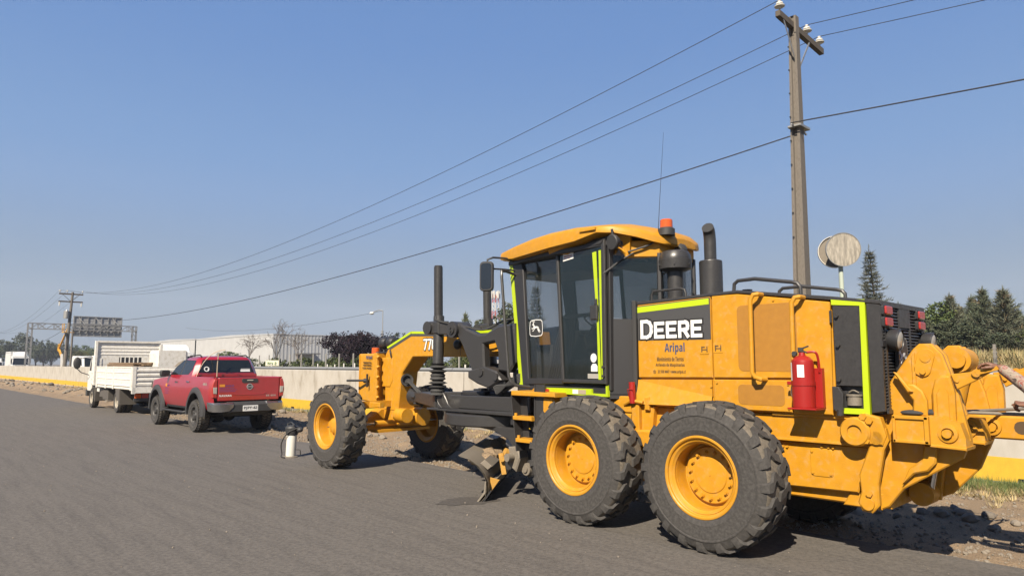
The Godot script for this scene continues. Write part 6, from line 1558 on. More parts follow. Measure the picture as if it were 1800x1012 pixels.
# ------------------------------------------------------------ sheds, signs, fence, rail, lamps
func make_buildings() -> void:
	var clad := mat("white_cladding", 0.40, 0.40, 0.395, 0.6)
	tri_tex(clad, noise_tex("grime", 0.012, 0.93, 1.0, 5), 0.05)
	var grey := mat("grey_cladding", 0.34, 0.345, 0.35, 0.6)
	var dark := mat("dark_cladding", 0.0936, 0.0936, 0.0936, 0.7)
	var rib := MB.new(); rib.prism(P2([-0.14, 0, -0.08, 0.10, 0.08, 0.10, 0.14, 0]), 0.0, 8.5, 0.0)
	var sheds := [["large white warehouse with grey ribbed flank behind the bare trees", V(-155, 0, -70), 52.0, 42.0, 8.6], ["smaller white warehouse half hidden behind the white truck", V(-206, 0, -70), 46.0, 30.0, 8.7]]
	for s in sheds:
		var w := thing("warehouse", s[1], s[0], "warehouse")
		one("white_wall", w, clad, func(b: MB): b.span(V(-s[2], 0, -0.4), V(0, s[4], 0.0)))
		var fl := one("ribbed_wall", w, grey, func(b: MB): b.span(V(-0.3, 0, -s[3]), V(-0.02, s[4], -0.4)))
		for k in int(s[3] / 0.9):
			one("rib", fl, grey, func(b: MB): b.span(V(-0.04, 0, -0.75 - k * 0.9), V(0.05, s[4] - 0.15, -0.45 - k * 0.9)))
		one("roof", w, grey, func(b: MB): b.prism(P2([-s[2], s[4] - 0.1, 0.1, s[4] - 0.1, 0.1, s[4] + 0.12, -s[2] * 0.5, s[4] + 0.5, -s[2], s[4] + 0.12]), -s[3], 0.1))
		if s[2] > 50.0:
			one("loading_canopy", w, dark, func(b: MB): b.span(V(0.1, 3.9, -10.6), V(3.0, 4.2, -5.4)))
			one("loading_door", w, mat("pale_door", 0.396, 0.4032, 0.4032, 0.6), func(b: MB): b.span(V(0.0, 0, -10.0), V(0.2, 3.9, -6.0)))
	# small sign board by the fence
	var sb := thing("notice_board", V(-54.5, 0, -24.6), "small cream notice board with green lettering on the far fence", "sign")
	one("board", sb, mat("cream_board", 0.504, 0.4896, 0.3744, 0.7), func(b: MB): b.rbox(V(0, 1.74, 0), V(1.15, 0.46, 0.06), V(0, 40, 0), 0.01))
	one("post", sb, M.galvanised, func(b: MB): b.cyl(V(0, 0, -0.06), V(0, 1.9, -0.06), 0.04))
	var tx := letters("lettering", "No 2", V(-0.30, 1.62, 0.27), 0.75, 0.22, mat("green_print", 0.072, 0.144, 0.0576, 0.7), sb, 40)
	tx.position += V(0.07, 0, 0.03)
	# street lamp
	var la := thing("street_lamp", V(-69.9, 0, -45), "thin tall street lamp with drooping arm standing by the dark plum trees", "street lamp")
	one("post", la, M.galvanised, func(b: MB): b.cyl(V(0, 0, 0), V(0.1, 5.6, 0), 0.16, 0.13, 8); b.cyl(V(0.1, 5.6, 0), V(0.1, 8.0, 0), 0.06, 0.05, 6))
	one("arm", la, M.galvanised, func(b: MB): b.tube([V(0.1, 8.0, 0), V(-0.4, 8.1, 0.2), V(-1.2, 7.9, 0.5)], 0.05, 6))
	one("lamp_head", la, M.porcelain, func(b: MB): b.ball(V(-1.4, 7.75, 0.6), V(0.35, 0.18, 0.25)))
	tag(one("lamp_cable", self, M.wire_black, func(b: MB): wire(b, V(-69.8, 8.0, -45), V(-160, 9.6, -52), 1.4, 0.02)), "faint thin wire running left from the street lamp", "cable")
	# telecom mast far away
	var tw := thing("telecom_mast", V(-165.6, 0, -150), "slender red and white lattice telecom mast far beyond the trees", "mast")
	for k in 9:
		one("mast_section", tw, mat("mast_red", 0.36, 0.072, 0.0504, 0.7) if k % 2 == 0 else M.porcelain, func(b: MB):
			var y := k * 2.7
			var w := 1.1 - k * 0.045
			for q in [[-1, -1], [1, -1], [1, 1], [-1, 1]]: b.bar(V(q[0] * w, y, q[1] * w), V(q[0] * (w - 0.045), y + 2.7, q[1] * (w - 0.045)), 0.16, 0.16)
			for j in 2:
				b.bar(V(-w, y + j * 1.35, w), V(w, y + j * 1.35 + 1.35, w), 0.10, 0.10); b.bar(V(w, y + j * 1.35, w), V(w, y + j * 1.35 + 1.35, -w), 0.10, 0.10); b.bar(V(w, y + j * 1.35, w), V(-w, y + j * 1.35 + 1.35, w), 0.10, 0.10))
	one("antenna_panels", tw, M.porcelain, func(b: MB):
		for k in 6: b.span(V(cos(k * 1.05) * 1.3 - 0.2, 23.0, sin(k * 1.05) * 1.3 - 0.2), V(cos(k * 1.05) * 1.3 + 0.2, 25.4, sin(k * 1.05) * 1.3 + 0.2)))
	# fence of posts beyond the highway
	var post := thing("fence_post", V(-58.0, 0, -25), "", "fence post")
	one("post", post, mat("post_white", 0.2592, 0.2484, 0.2232, 0.85), func(b: MB): b.prism(P2([-0.04, 0.0, 0.04, 0.0, 0.035, 2.42, -0.035, 2.42]), -0.04, 0.04, 0.005))
	tag(post, "pale concrete post in the long fence beyond the highway", "fence post", "posts of the far fence")
	for k in range(1, 22): copy(post, V(-58.0 + k * 1.95, 0.0, -25))
	# boundary post on the bank to the right
	var bp := thing("boundary_post", V(-3.98, -0.1, -20), "grey concrete boundary post on the dry bank behind the ripper", "fence post")
	one("post", bp, M.concrete, func(b: MB): b.prism(P2([-0.04, 0, 0.04, 0, 0.03, 2.27, -0.03, 2.27]), -0.04, 0.04, 0.005))
	for k in 7: one("ridge", bp, M.concrete, func(b: MB): b.span(V(-0.043, 1.55 + k * 0.1, -0.043), V(0.043, 1.58 + k * 0.1, 0.043), 0.004))
	# guard rail behind the wall with white delineator posts
	var gr := thing("guard_rail", V(0, 0, -13.6), "grey steel guard rail running just behind the barrier wall", "guard rail")
	for k in 9:
		one("rail", gr, M.galvanised, func(b: MB):
			var n := b.p.size()
			b.prism(P2([-0.02, 1.30, 0.02, 1.33, 0.04, 1.37, 0.0, 1.42, 0.0, 1.45, 0.04, 1.50, 0.02, 1.55, -0.02, 1.57]), -37.0 + k * 4.0, -37.0 + k * 4.0 + 3.97, 0.0, "x"))
		one("rail_post", gr, M.galvanised, func(b: MB): b.span(V(-36.0 + k * 4.0, 0, -0.12), V(-35.9 + k * 4.0, 1.5, -0.03)))
	var de := thing("delineator", V(-33.9, 1.30, -13.68), "short white plastic marker post on the guard rail", "marker post", "white markers along the guard rail")
	one("post", de, M.porcelain, func(b: MB): b.span(V(-0.03, 0, -0.012), V(0.03, 0.42, 0.012), 0.004))
	for x in [-33.2, -31.6, -30.4, -26.0, -25.2, -24.6, -23.9, -23.1, -22.4, -20.1, -19.4, -16.5, -14.2]: copy(de, V(x, 1.27 + 0.03 * sin(x * 7.0), -13.68))

func disc_sign() -> void:
	# two round boards back to back on a pale post
	var weather := mat("weathered_board", 0.3312, 0.3024, 0.252, 0.7)
	tri_tex(weather, ramp_tex("board_stain", 0.03, [[0.0, 0.30, 0.30, 0.31], [0.42, 0.62, 0.62, 0.62], [0.62, 1.0, 1.0, 1.0], [1.0, 1.0, 1.0, 1.0]], 4, 256, FastNoiseLite.TYPE_SIMPLEX_SMOOTH, 61), 1.0)
	weather.uv1_scale = V(2.2, 0.35, 2.2)
	var grn := mat("pale_green_post", 0.3168, 0.36, 0.3024, 0.7)
	var s := thing("round_sign", V(-5.42, -0.1, -14.5), "weathered round double sign on a pale post behind the engine hood", "sign")
	one("post", s, grn, func(b: MB): b.cyl(V(0, 0, 0), V(0, 3.95, 0), 0.045, 0.045, 12))
	one("disc", s, weather, func(b: MB): b.X = Transform3D(Basis(Vector3.UP, 0.72) * Basis(Vector3.RIGHT, 0.06), V(0.06, 4.12, 0.05)); b.cyl(V(0, 0, 0.06), V(0, 0, 0.085), 0.335, 0.335, 36))
	one("disc_rim", s, M.galvanised, func(b: MB): b.X = Transform3D(Basis(Vector3.UP, 0.72) * Basis(Vector3.RIGHT, 0.06), V(0.06, 4.12, 0.05)); b.lathe(P2([0.335, 0.05, 0.347, 0.05, 0.347, 0.095, 0.335, 0.095]), Vector3.ZERO, Vector3.BACK, 36))
	one("disc", s, M.steel_worn, func(b: MB): b.X = Transform3D(Basis(Vector3.UP, 0.55), V(-0.13, 4.12, -0.10)); b.cyl(V(0, 0, -0.03), V(0, 0, -0.01), 0.325, 0.325, 36))
	one("disc_rim", s, M.porcelain, func(b: MB): b.X = Transform3D(Basis(Vector3.UP, 0.55), V(-0.13, 4.12, -0.10)); b.lathe(P2([0.325, -0.05, 0.337, -0.05, 0.337, 0.02, 0.325, 0.02]), Vector3.ZERO, Vector3.BACK, 36))
	one("bracket", s, M.porcelain, func(b: MB): b.bar(V(-0.3, 4.22, -0.06), V(-0.05, 4.22, -0.02), 0.03, 0.03); b.bar(V(-0.2, 4.0, -0.06), V(-0.2, 4.4, -0.06), 0.03, 0.03))

# ------------------------------------------------------------ traffic beyond the wall
func make_traffic() -> void:
	var wh := mat("lorry_white", 0.5328, 0.5328, 0.5184, 0.4)
	var dk: Material = M.dark_pane
	for q in [[V(-63.4, -0.1, -20.3), "white lorry with roof deflector passing behind the dropside truck", 1.0, true], [V(-147.0, -0.1, -20.5), "white box lorry far left on the highway", 1.12, false], [V(-190.0, -0.1, -22.0), "tiny white lorry at the left edge of the highway", 0.85, false]]:
		var t := thing("lorry", q[0], q[1], "lorry")
		var k: float = q[2]
		one("cab", t, wh, func(b: MB): b.prism(P2([-1.9 * k, 0.5, 0.0, 0.5, 0.06, 1.3 * k, -0.25 * k, 2.75 * k, -1.9 * k, 2.85 * k]), -1.2, 1.2, 0.06))
		one("windscreen", t, dk, func(b: MB): b.plate([V(0.052, 1.45 * k, 1.08), V(0.052, 1.45 * k, -1.08), V(-0.17 * k, 2.45 * k, -1.05), V(-0.17 * k, 2.45 * k, 1.05)], 0.01))
		one("grille", t, M.black_plastic, func(b: MB): b.span(V(0.0, 0.75, -0.8), V(0.07, 1.35 * k, 0.8), 0.02))
		one("bumper", t, wh, func(b: MB): b.span(V(-0.1, 0.35, -1.22), V(0.12, 0.75, 1.22), 0.03))
		one("deflector", t, wh, func(b: MB): b.prism(P2([-1.7 * k, 2.84 * k, -0.6 * k, 2.78 * k, -1.0 * k, 3.25 * k, -1.7 * k, 3.5 * k]), -1.0, 1.0, 0.05))
		one("box_body", t, wh, func(b: MB): b.span(V(-11.0 if q[3] else -8.0, 0.9, -1.25), V(-2.2 * k, 3.5 * k if not q[3] else 2.9, 1.25), 0.03))
		for s in [1.2, -1.2]:
			one("side_window", t, dk, func(b: MB): b.prism(P2([-1.3 * k, 1.5 * k, -0.2 * k, 1.5 * k, -0.38 * k, 2.4 * k, -1.3 * k, 2.4 * k]), s - 0.01, s + 0.01))
			one("mirror", t, M.black_plastic, func(b: MB): b.span(V(0.05, 1.7 * k, s * 1.13 - 0.1), V(0.18, 2.3 * k, s * 1.13 + 0.1), 0.03); b.bar(V(0.1, 2.3 * k, s * 1.1), V(-0.2, 2.4 * k, s), 0.04, 0.04))
		for x in [-0.9, -5.5, -7.0]:
			for s in [1.0, -1.0]:
				one("wheel", t, M.rubber_black, func(b: MB): b.cyl(V(x, 0.5, s * 0.95), V(x, 0.5, s * 1.2), 0.5, 0.5, 18))
	# white van by the truck mirror
	var v := thing("van", V(-86.5, -0.1, -18.2), "white van roof and windscreen showing above the wall beside the truck mirror", "van")
	one("body", v, wh, func(b: MB): b.prism(P2([-3.3, 0.4, 2.4, 0.4, 2.3, 1.4, 1.6, 2.55, -3.2, 2.65]), -1.0, 1.0, 0.08))
	one("windscreen", v, dk, func(b: MB): b.plate([V(2.32, 1.5, 0.85), V(2.32, 1.5, -0.85), V(1.72, 2.4, -0.8), V(1.72, 2.4, 0.8)], 0.02))
	one("side_window", v, dk, func(b: MB): b.prism(P2([0.2, 1.6, 1.8, 1.6, 1.4, 2.3, 0.2, 2.3]), 0.98, 1.01))
	for x in [-2.0, 1.5]:
		one("wheel", v, M.rubber_black, func(b: MB): b.cyl(V(x, 0.34, 0.8), V(x, 0.34, 1.0), 0.34, 0.34, 16))
	# dark pickup seen under the goose-neck
	var blue := mat("dark_blue_paint", 0.01584, 0.01728, 0.02448, 0.25)
	blue.clearcoat_enabled = true; blue.clearcoat = 0.8
	var d := thing("dark_pickup", V(-19.9, 0.12, -18.0), "dark blue pickup on the highway glimpsed under the grader frame", "pickup")
	one("body", d, blue, func(b: MB): b.prism(P2([-2.6, 0.45, 2.5, 0.45, 2.6, 0.9, 2.45, 1.12, 1.0, 1.22, -0.8, 1.25, -2.62, 1.27]), -0.9, 0.9, 0.06))
	one("cabin", d, blue, func(b: MB): b.prism(P2([-0.82, 1.22, 1.2, 1.2, 0.35, 1.76, -0.1, 1.84, -0.65, 1.82]), -0.74, 0.74, 0.06))
	one("windscreen", d, M.lamp_glass, func(b: MB): b.plate([V(1.14, 1.25, 0.66), V(1.14, 1.25, -0.66), V(0.42, 1.73, -0.62), V(0.42, 1.73, 0.62)], 0.01))
	one("side_window", d, dk, func(b: MB): b.prism(P2([-0.65, 1.30, 0.85, 1.28, 0.28, 1.72, -0.55, 1.76]), 0.735, 0.75))
	for x in [-1.6, 1.6]:
		one("arch", d, M.black_plastic, func(b: MB): b.lathe(P2([0.40, 0.0, 0.47, 0.0, 0.47, 0.02, 0.40, 0.02]), V(x, 0.40, 0.89), Vector3.BACK, 24))
		one("wheel", d, M.rubber_black, func(b: MB): b.cyl(V(x, 0.38, 0.7), V(x, 0.38, 0.9), 0.38, 0.38, 18))
	# articulated boom lift by the far pole
	var yl := mat("lift_yellow", 0.5184, 0.2736, 0.0288, 0.5)
	var bl := thing("boom_lift", V(-94.0, -0.1, -17.0), "yellow articulated boom lift reaching up beside the far pole", "boom lift")
	one("base", bl, yl, func(b: MB): b.span(V(-1.2, 0.4, -0.9), V(1.2, 1.1, 0.9), 0.05); b.cyl(V(-0.9, 0.4, 0.9), V(-0.9, 0.4, 1.1), 0.4); b.cyl(V(0.9, 0.4, 0.9), V(0.9, 0.4, 1.1), 0.4))
	one("lower_boom", bl, M.porcelain, func(b: MB): b.bar(V(0.4, 1.0, 0), V(-0.2, 2.9, 0), 0.2, 0.2))
	one("middle_boom", bl, yl, func(b: MB): b.bar(V(-0.1, 2.6, 0), V(-2.2, 3.6, 0), 0.18, 0.18); b.bar(V(-2.2, 3.3, 0), V(-1.9, 4.1, 0), 0.2, 0.2))
	one("upper_boom", bl, yl, func(b: MB): b.bar(V(-2.1, 3.5, 0), V(2.0, 5.75, 0), 0.14, 0.16))
	one("basket", bl, yl, func(b: MB): b.span(V(2.0, 5.3, -0.5), V(2.9, 5.4, 0.5)); b.tube([V(2.0, 5.35, 0.5), V(2.0, 6.3, 0.5), V(2.9, 6.3, 0.5), V(2.9, 5.35, 0.5)], 0.04))

# ------------------------------------------------------------ plants
class Leaves:
	var v := PackedVector3Array(); var n := PackedVector3Array(); var c := PackedColorArray()
	func quad(at: Vector3, u: Vector3, w: Vector3, col: Color) -> void:
		var nn := u.cross(w).normalized()
		var a := at - u * 0.5; var b := at + w * 0.5; var d := at - w * 0.5; var e := at + u * 0.5
		for q in [a, b, e, a, e, d]: v.push_back(q); n.push_back(nn); c.push_back(col)
	func blade(at: Vector3, u: Vector3, w: Vector3, col: Color) -> void:   # one pointed triangle
		var nn := u.cross(w).normalized()
		for q in [at - w * 0.5, at + w * 0.5, at + u]: v.push_back(q); n.push_back(nn); c.push_back(col)
	func mesh() -> ArrayMesh:
		var a := []
		a.resize(Mesh.ARRAY_MAX)
		a[Mesh.ARRAY_VERTEX] = v; a[Mesh.ARRAY_NORMAL] = n; a[Mesh.ARRAY_COLOR] = c
		var am := ArrayMesh.new()
		am.add_surface_from_arrays(Mesh.PRIMITIVE_TRIANGLES, a)
		return am

func rdir(r: RandomNumberGenerator) -> Vector3:
	var z := r.randf_range(-1, 1); var t := r.randf_range(0, TAU); var q := sqrt(1.0 - z * z)
	return V(q * cos(t), z, q * sin(t))
func shade_of(r: RandomNumberGenerator, base: Array, spread: float) -> Color:
	var k := 0.82 * (1.0 + r.randf_range(-spread, spread))
	var h := r.randf_range(-0.12, 0.12)
	return Color(base[0] * k * (1.0 + h), base[1] * k, base[2] * k * (1.0 - h))

func broadleaf(called: String, sd: int, H: float, R: float, base: Array, leaf: float, clumps: int, per: int, trunk := 1.2) -> Node3D:
	var r := RandomNumberGenerator.new(); r.seed = sd
	var t := Node3D.new(); t.name = called
	var L := Leaves.new()
	var lobes := []
	for k in 9: lobes.append([V(r.randf_range(-0.55, 0.55) * R, trunk + (H - trunk) * r.randf_range(0.30, 0.78), r.randf_range(-0.55, 0.55) * R), r.randf_range(0.35, 0.62)])
	var tips := []
	for k in clumps:
		var lb: Array = lobes[k % 9]
		var d := rdir(r)
		var rr: float = lb[1] * (0.55 + 0.45 * pow(r.randf(), 0.5))
		var c: Vector3 = lb[0] + V(d.x * R * rr, d.y * (H - trunk) * 0.42 * rr, d.z * R * rr)
		c.y = clampf(c.y, trunk * 0.7, H * 1.02)
		tips.append(c)
		var cr := R * r.randf_range(0.07, 0.17)
		for q in per:
			var at := c + rdir(r) * cr * pow(r.randf(), 0.4)
			var u := rdir(r) * leaf * r.randf_range(0.7, 1.3)
			L.quad(at, u, u.cross(rdir(r)).normalized() * leaf * r.randf_range(0.35, 0.6), shade_of(r, base, 0.35))
	inst("crown", L.mesh(), M.foliage, t)
	var b := MB.new()
	b.tube([V(0, 0, 0), V(0.05 * R, trunk * 0.6, 0), V(0, trunk * 1.4, 0.04 * R)], R * 0.07, 7, R * 0.04)
	for k in 12:
		var e: Vector3 = tips[k * 5 % tips.size()]
		b.tube([V(0, trunk * r.randf_range(0.8, 1.3), 0), e * V(0.5, 0.72, 0.5), e], R * 0.028, 5, R * 0.008)
	inst("trunk", b.mesh(60.0), M.bark, t)
	return t

func conifer(called: String, sd: int, H: float, R: float, base: Array, up: float, dens: int, brown := 0.0) -> Node3D:
	var r := RandomNumberGenerator.new(); r.seed = sd
	var t := Node3D.new(); t.name = called
	var L := Leaves.new()
	var b := MB.new()
	b.tube([V(0, 0, 0), V(0.02 * H, H * 0.5, 0), V(0, H * 0.97, 0)], R * 0.09, 7, 0.02)
	var layers := dens
	for k in layers:
		var f := float(k) / layers
		var y := H * (0.06 + 0.90 * f)
		var len0 := R * pow(1.0 - f, 0.95) * r.randf_range(0.75, 1.15) + 0.06 * R
		var nb := 5 + int(4 * (1.0 - f))
		for j in nb:
			var a := TAU * (j + r.randf_range(-0.3, 0.3)) / nb + k * 0.9
			var ll := len0 * r.randf_range(0.6, 1.25)
			var tip := V(cos(a) * ll, y + ll * (up + r.randf_range(-0.12, 0.12)), sin(a) * ll)
			var root := V(0, y, 0)
			var midp := root.lerp(tip, 0.55) + V(0, -ll * 0.08 * signf(up + 0.01), 0)
			if k % 2 == 0: b.tube([root, midp, tip], R * 0.02, 4, R * 0.006)
			var ns := 4 + int(7 * (1.0 - f))
			var dead := r.randf() < brown
			for s in ns:
				var q := (s + 0.6) / ns
				var at := root.lerp(midp, q * 2.0) if q < 0.5 else midp.lerp(tip, q * 2.0 - 1.0)
				var bd := (tip - root).normalized()
				for g in 6:
					var u := (bd * 0.8 + rdir(r) * 0.75 + Vector3.UP * (0.25 + up * 0.4)).normalized() * R * r.randf_range(0.11, 0.24)
					var w := u.cross(rdir(r)).normalized() * R * r.randf_range(0.018, 0.04)
					var col := shade_of(r, base, 0.4)
					if dead: col = Color(col.r * 1.6, col.g * 1.15, col.b * 1.05)
					L.blade(at + rdir(r) * R * 0.05, u, w, col)
	for g in 26:
		L.blade(V(0, H * (0.90 + 0.10 * g / 26.0), 0), (Vector3.UP * 1.3 + rdir(r) * 0.6).normalized() * R * 0.16, rdir(r) * R * 0.03, shade_of(r, base, 0.4))
	inst("crown", L.mesh(), M.foliage, t)
	inst("trunk", b.mesh(60.0), M.bark, t)
	return t

func bare_tree(called: String, sd: int, H: float) -> Node3D:
	var r := RandomNumberGenerator.new(); r.seed = sd
	var t := Node3D.new(); t.name = called
	var b := MB.new(); var tw := MB.new()
	var stack := [[V(0, 0, 0), V(0.04, 1, 0.03), H * 0.36, 0.05 * H / 5.0, 0]]
	while stack.size():
		var s: Array = stack.pop_back()
		var d: Vector3 = s[1].normalized()
		var mid: Vector3 = s[0] + d * s[2] * 0.5 + rdir(r) * s[2] * 0.07
		var e: Vector3 = s[0] + d * s[2] + rdir(r) * s[2] * 0.08
		(b if s[4] < 2 else tw).tube([s[0], mid, e], s[3], 5 if s[4] < 2 else 4, s[3] * 0.62)
		if s[4] < 4:
			for k in (4 if s[4] < 2 else 3):
				var nd := (d + rdir(r) * (0.75 if s[4] > 0 else 0.55) + V(0, 0.10 if s[4] < 2 else -0.18, 0)).normalized()
				stack.append([mid.lerp(e, r.randf_range(0.1, 1.0)), nd, s[2] * r.randf_range(0.50, 0.78), maxf(s[3] * 0.55, 0.010), s[4] + 1])
	inst("trunk", b.mesh(60.0), M.pale_bark, t)
	inst("twigs", tw.mesh(60.0), M.pale_bark, t)
	return t

func plant(proto: Node3D, at: Vector3, sc: Vector3, turn: float, label: String, category := "tree", group := "") -> Node3D:
	var c: Node3D = proto.duplicate()
	c.name = numbered(proto.name)
	add_child(c)
	c.position = at
	c.rotation.y = turn
	c.scale = sc
	return tag(c, label, category, group)

func make_plants() -> void:
	var fo := mat("foliage", 1.0, 1.0, 1.0, 0.75)
	fo.vertex_color_use_as_albedo = true
	fo.backlight_enabled = true
	fo.backlight = Color(0.10, 0.12, 0.06)
	fo.metallic_specular = 0.25
	mat("bark", 0.0756, 0.0612, 0.0504, 0.9)
	mat("pale_bark", 0.1224, 0.1044, 0.09, 0.9)
	var S := func(k: float) -> Vector3: return Vector3(k, k, k)
	# conifers on the right
	var cy_a := conifer("cypress_tree", 11, 7.0, 2.4, [0.105, 0.122, 0.080], 0.36, 30, 0.05)
	var cy_b := conifer("cypress_tree", 12, 7.0, 2.6, [0.125, 0.135, 0.095], 0.30, 30, 0.12)
	var cedar := conifer("cedar_tree", 13, 9.0, 1.75, [0.115, 0.122, 0.095], 0.12, 26, 0.0)
	var green := broadleaf("leafy_tree", 14, 6.0, 2.6, [0.095, 0.125, 0.048], 0.28, 230, 24, 0.8)
	var dark := broadleaf("dark_tree", 15, 6.5, 2.8, [0.080, 0.094, 0.060], 0.28, 230, 24, 1.2)
	var plum := broadleaf("plum_tree", 16, 4.6, 2.7, [0.026, 0.018, 0.024], 0.22, 280, 26, 0.6)
	var pale := conifer("poplar_tree", 17, 7.0, 1.5, [0.135, 0.150, 0.075], 0.9, 26, 0.0)
	var gy := 1.85
	plant(cedar, V(-13.4, 1.7, -40), V(0.80, 0.72, 0.80), 0.3, "tall slender grey green conifer standing right of the round sign")
	plant(cy_a, V(-14.2, gy, -47), V(0.52, 0.52, 0.52), 0.7, "small conifer tip peeping over the radiator grille")
	plant(green, V(-12.75, gy, -46), V(0.66, 0.60, 0.66), 1.0, "bright green leafy conifer just right of the radiator grille")
	plant(cy_b, V(-11.4, gy, -47), V(0.52, 0.57, 0.52), 2.0, "olive conifer with splayed fronds between the green tree and the tall spire")
	plant(cy_a, V(-10.75, gy, -49), V(0.42, 0.57, 0.42), 3.0, "thin blue green conifer left of the tall spire")
	plant(cy_a, V(-9.95, gy, -48), V(0.56, 0.62, 0.56), 4.0, "dark conifer with the tallest spire above the ripper")
	plant(cy_b, V(-8.85, gy, -47.5), V(0.62, 0.60, 0.62), 5.0, "broad grey brown conifer at the right end of the row")
	plant(dark, V(-11.9, gy, -43), V(0.50, 0.36, 0.50), 0.4, "low dark bushy tree behind the ripper cylinder")
	plant(dark, V(-10.4, gy, -43.5), V(0.54, 0.38, 0.54), 1.4, "dark bushy tree under the tall spire")
	plant(dark, V(-9.1, gy, -43), V(0.46, 0.30, 0.46), 2.4, "dark low bush at the foot of the last conifer")
	plant(green, V(-7.5, gy, -48), V(0.62, 0.36, 0.62), 3.1, "light green bush at the right edge above the arm")
	plant(green, V(-13.3, gy, -43), V(0.44, 0.30, 0.44), 2.1, "green bush low behind the tail lamps")
	plant(cy_b, V(-12.1, gy, -52), V(0.60, 0.52, 0.60), 0.9, "conifer behind the gap between the green tree and the olive conifer")
	plant(cy_a, V(-11.3, gy, -53), V(0.62, 0.50, 0.62), 1.9, "dim conifer behind the thin blue green one")
	plant(cy_b, V(-10.4, gy, -53), V(0.62, 0.52, 0.62), 2.9, "dim conifer behind the tallest spire")
	plant(cy_a, V(-9.2, gy, -53), V(0.62, 0.46, 0.62), 3.9, "dim conifer behind the grey brown one at the row's end")
	# trees behind the cab and the goose-neck
	plant(dark, V(-41.2, -0.1, -38), V(0.95, 1.08, 0.95), 0.2, "round dark evergreen left of the cab pillar")
	plant(cedar, V(-41.2, -0.1, -42), V(1.0, 0.98, 1.0), 1.1, "feathery conifer seen through the cab front window")
	plant(cy_b, V(-33.5, -0.1, -42), V(1.0, 0.75, 1.0), 1.7, "conifer seen dimly through the cab door")
	plant(pale, V(-54.3, -0.1, -45), V(1.0, 1.02, 1.0), 0.0, "pale yellow green poplar left of the telecom mast")
	plant(pale, V(-52.0, -0.1, -45.5), V(0.8, 0.92, 0.8), 1.0, "smaller pale poplar nearest the telecom mast")
	plant(pale, V(-56.5, -0.1, -46), V(0.9, 0.70, 0.9), 2.0, "short pale poplar behind the lift cylinder")
	plant(plum, V(-51.3, -0.1, -30.5), V(1.0, 0.98, 1.0), 0.0, "dark purple plum tree left of the grader nose", "tree", "")
	plant(plum, V(-47.8, -0.1, -30), V(0.95, 0.95, 0.95), 1.6, "dark purple plum tree behind the front beacon")
	plant(dark, V(-62.0, -0.1, -42), V(0.85, 0.82, 0.85), 2.2, "dark green tree at the foot of the street lamp")
	plant(dark, V(-58.5, -0.1, -43), V(0.75, 0.74, 0.75), 3.0, "dark green tree behind the grader frame hump")
	plant(green, V(-97.8, -0.1, -38), V(1.3, 0.60, 1.3), 0.5, "low green bush in front of the white warehouse", "bush")
	var bt := bare_tree("bare_tree", 21, 5.0)
	var bt2 := bare_tree("bare_tree", 22, 5.6)
	plant(bt, V(-77.4, -0.1, -32), S.call(1.45), 0.0, "leafless leaning tree before the white warehouse wall")
	plant(bt2, V(-70.2, -0.1, -32), S.call(1.55), 1.0, "tallest leafless tree before the warehouse corner")
	plant(bt, V(-66.0, -0.1, -32.5), S.call(1.45), 2.3, "leafless spreading tree before the grey ribbed wall")
	# clipped hedge clumps behind the fence
	var shrub := broadleaf("shrub", 18, 2.0, 1.3, [0.07, 0.088, 0.036], 0.15, 120, 20, 0.2)
	var pal := broadleaf("pale_shrub", 19, 1.6, 1.2, [0.20, 0.21, 0.14], 0.15, 110, 18, 0.2)
	var k := 0
	for x in [-59.5, -57.4, -55.6, -53.0, -50.5, -48.4, -45.8, -43.5, -40.0, -37.2, -34.5, -32.0, -29.5, -27.0]:
		plant(shrub, V(x, 0.0, -26.4 - 0.3 * (k % 3)), V(1.1, 1.02 + 0.16 * (k % 2), 1.1), k * 1.3, "green shrub growing along the far fence", "shrub", "green shrubs along the fence")
		k += 1
	for x in [-51.6, -49.2, -47.0, -44.6]:
		plant(pal, V(x, 0.0, -24.2), V(0.9, 1.1, 0.9), k * 1.1, "pale flowering shrub in front of the far fence", "shrub", "pale shrubs along the fence")
		k += 1
	# hazy tree line far left
	k = 0
	for q in [[-347, -40, 1.9], [-343, -46, 2.3], [-338, -52, 1.6], [-335, -57, 1.3], [-330, -61, 1.7], [-327, -65, 1.5], [-322, -69, 1.6], [-318, -73, 1.4], [-314, -77, 1.5], [-308, -84, 1.3], [-352, -35, 1.7], [-356, -30, 1.5], [-300, -92, 1.3], [-295, -98, 1.2], [-333, -54, 1.8], [-325, -67, 1.2]]:
		plant(dark if k % 3 else green, V(q[0], -0.1, q[1]), V(q[2] * 1.15, q[2], q[2] * 1.15), k * 0.9, "hazy grey green tree in the far tree line at the left", "tree", "far tree line")
		k += 1
	# palm near the far pole
	var pm := thing("palm_tree", V(-160.0, -0.1, -32.2), "small palm with drooping fronds beyond the far pole", "palm")
	one("trunk", pm, M.bark, func(b: MB): b.tube([V(0, 0, 0), V(0.1, 2.0, 0), V(0, 3.6, 0.1)], 0.3, 8, 0.22))
	var L := Leaves.new()
	var r := RandomNumberGenerator.new(); r.seed = 5
	for f in 26:
		var a := TAU * f / 26.0; var lift := r.randf_range(-0.3, 1.1)
		for s in 9:
			var q := s / 8.0
			var at := V(cos(a) * q * 2.0, 3.7 + lift * q * 1.6 - q * q * 1.3, sin(a) * q * 2.0)
			for g in 2: L.blade(at, (V(-sin(a), -0.4, cos(a)) * (1.0 if g == 0 else -1.0) + V(cos(a), 0, sin(a)) * 0.7).normalized() * 0.55, rdir(r) * 0.1, shade_of(r, [0.10, 0.10, 0.05], 0.3))
	inst("crown", L.mesh(), M.foliage, pm)
	for t in [cy_a, cy_b, cedar, green, dark, plum, pale, bt, bt2, shrub, pal]: t.free()

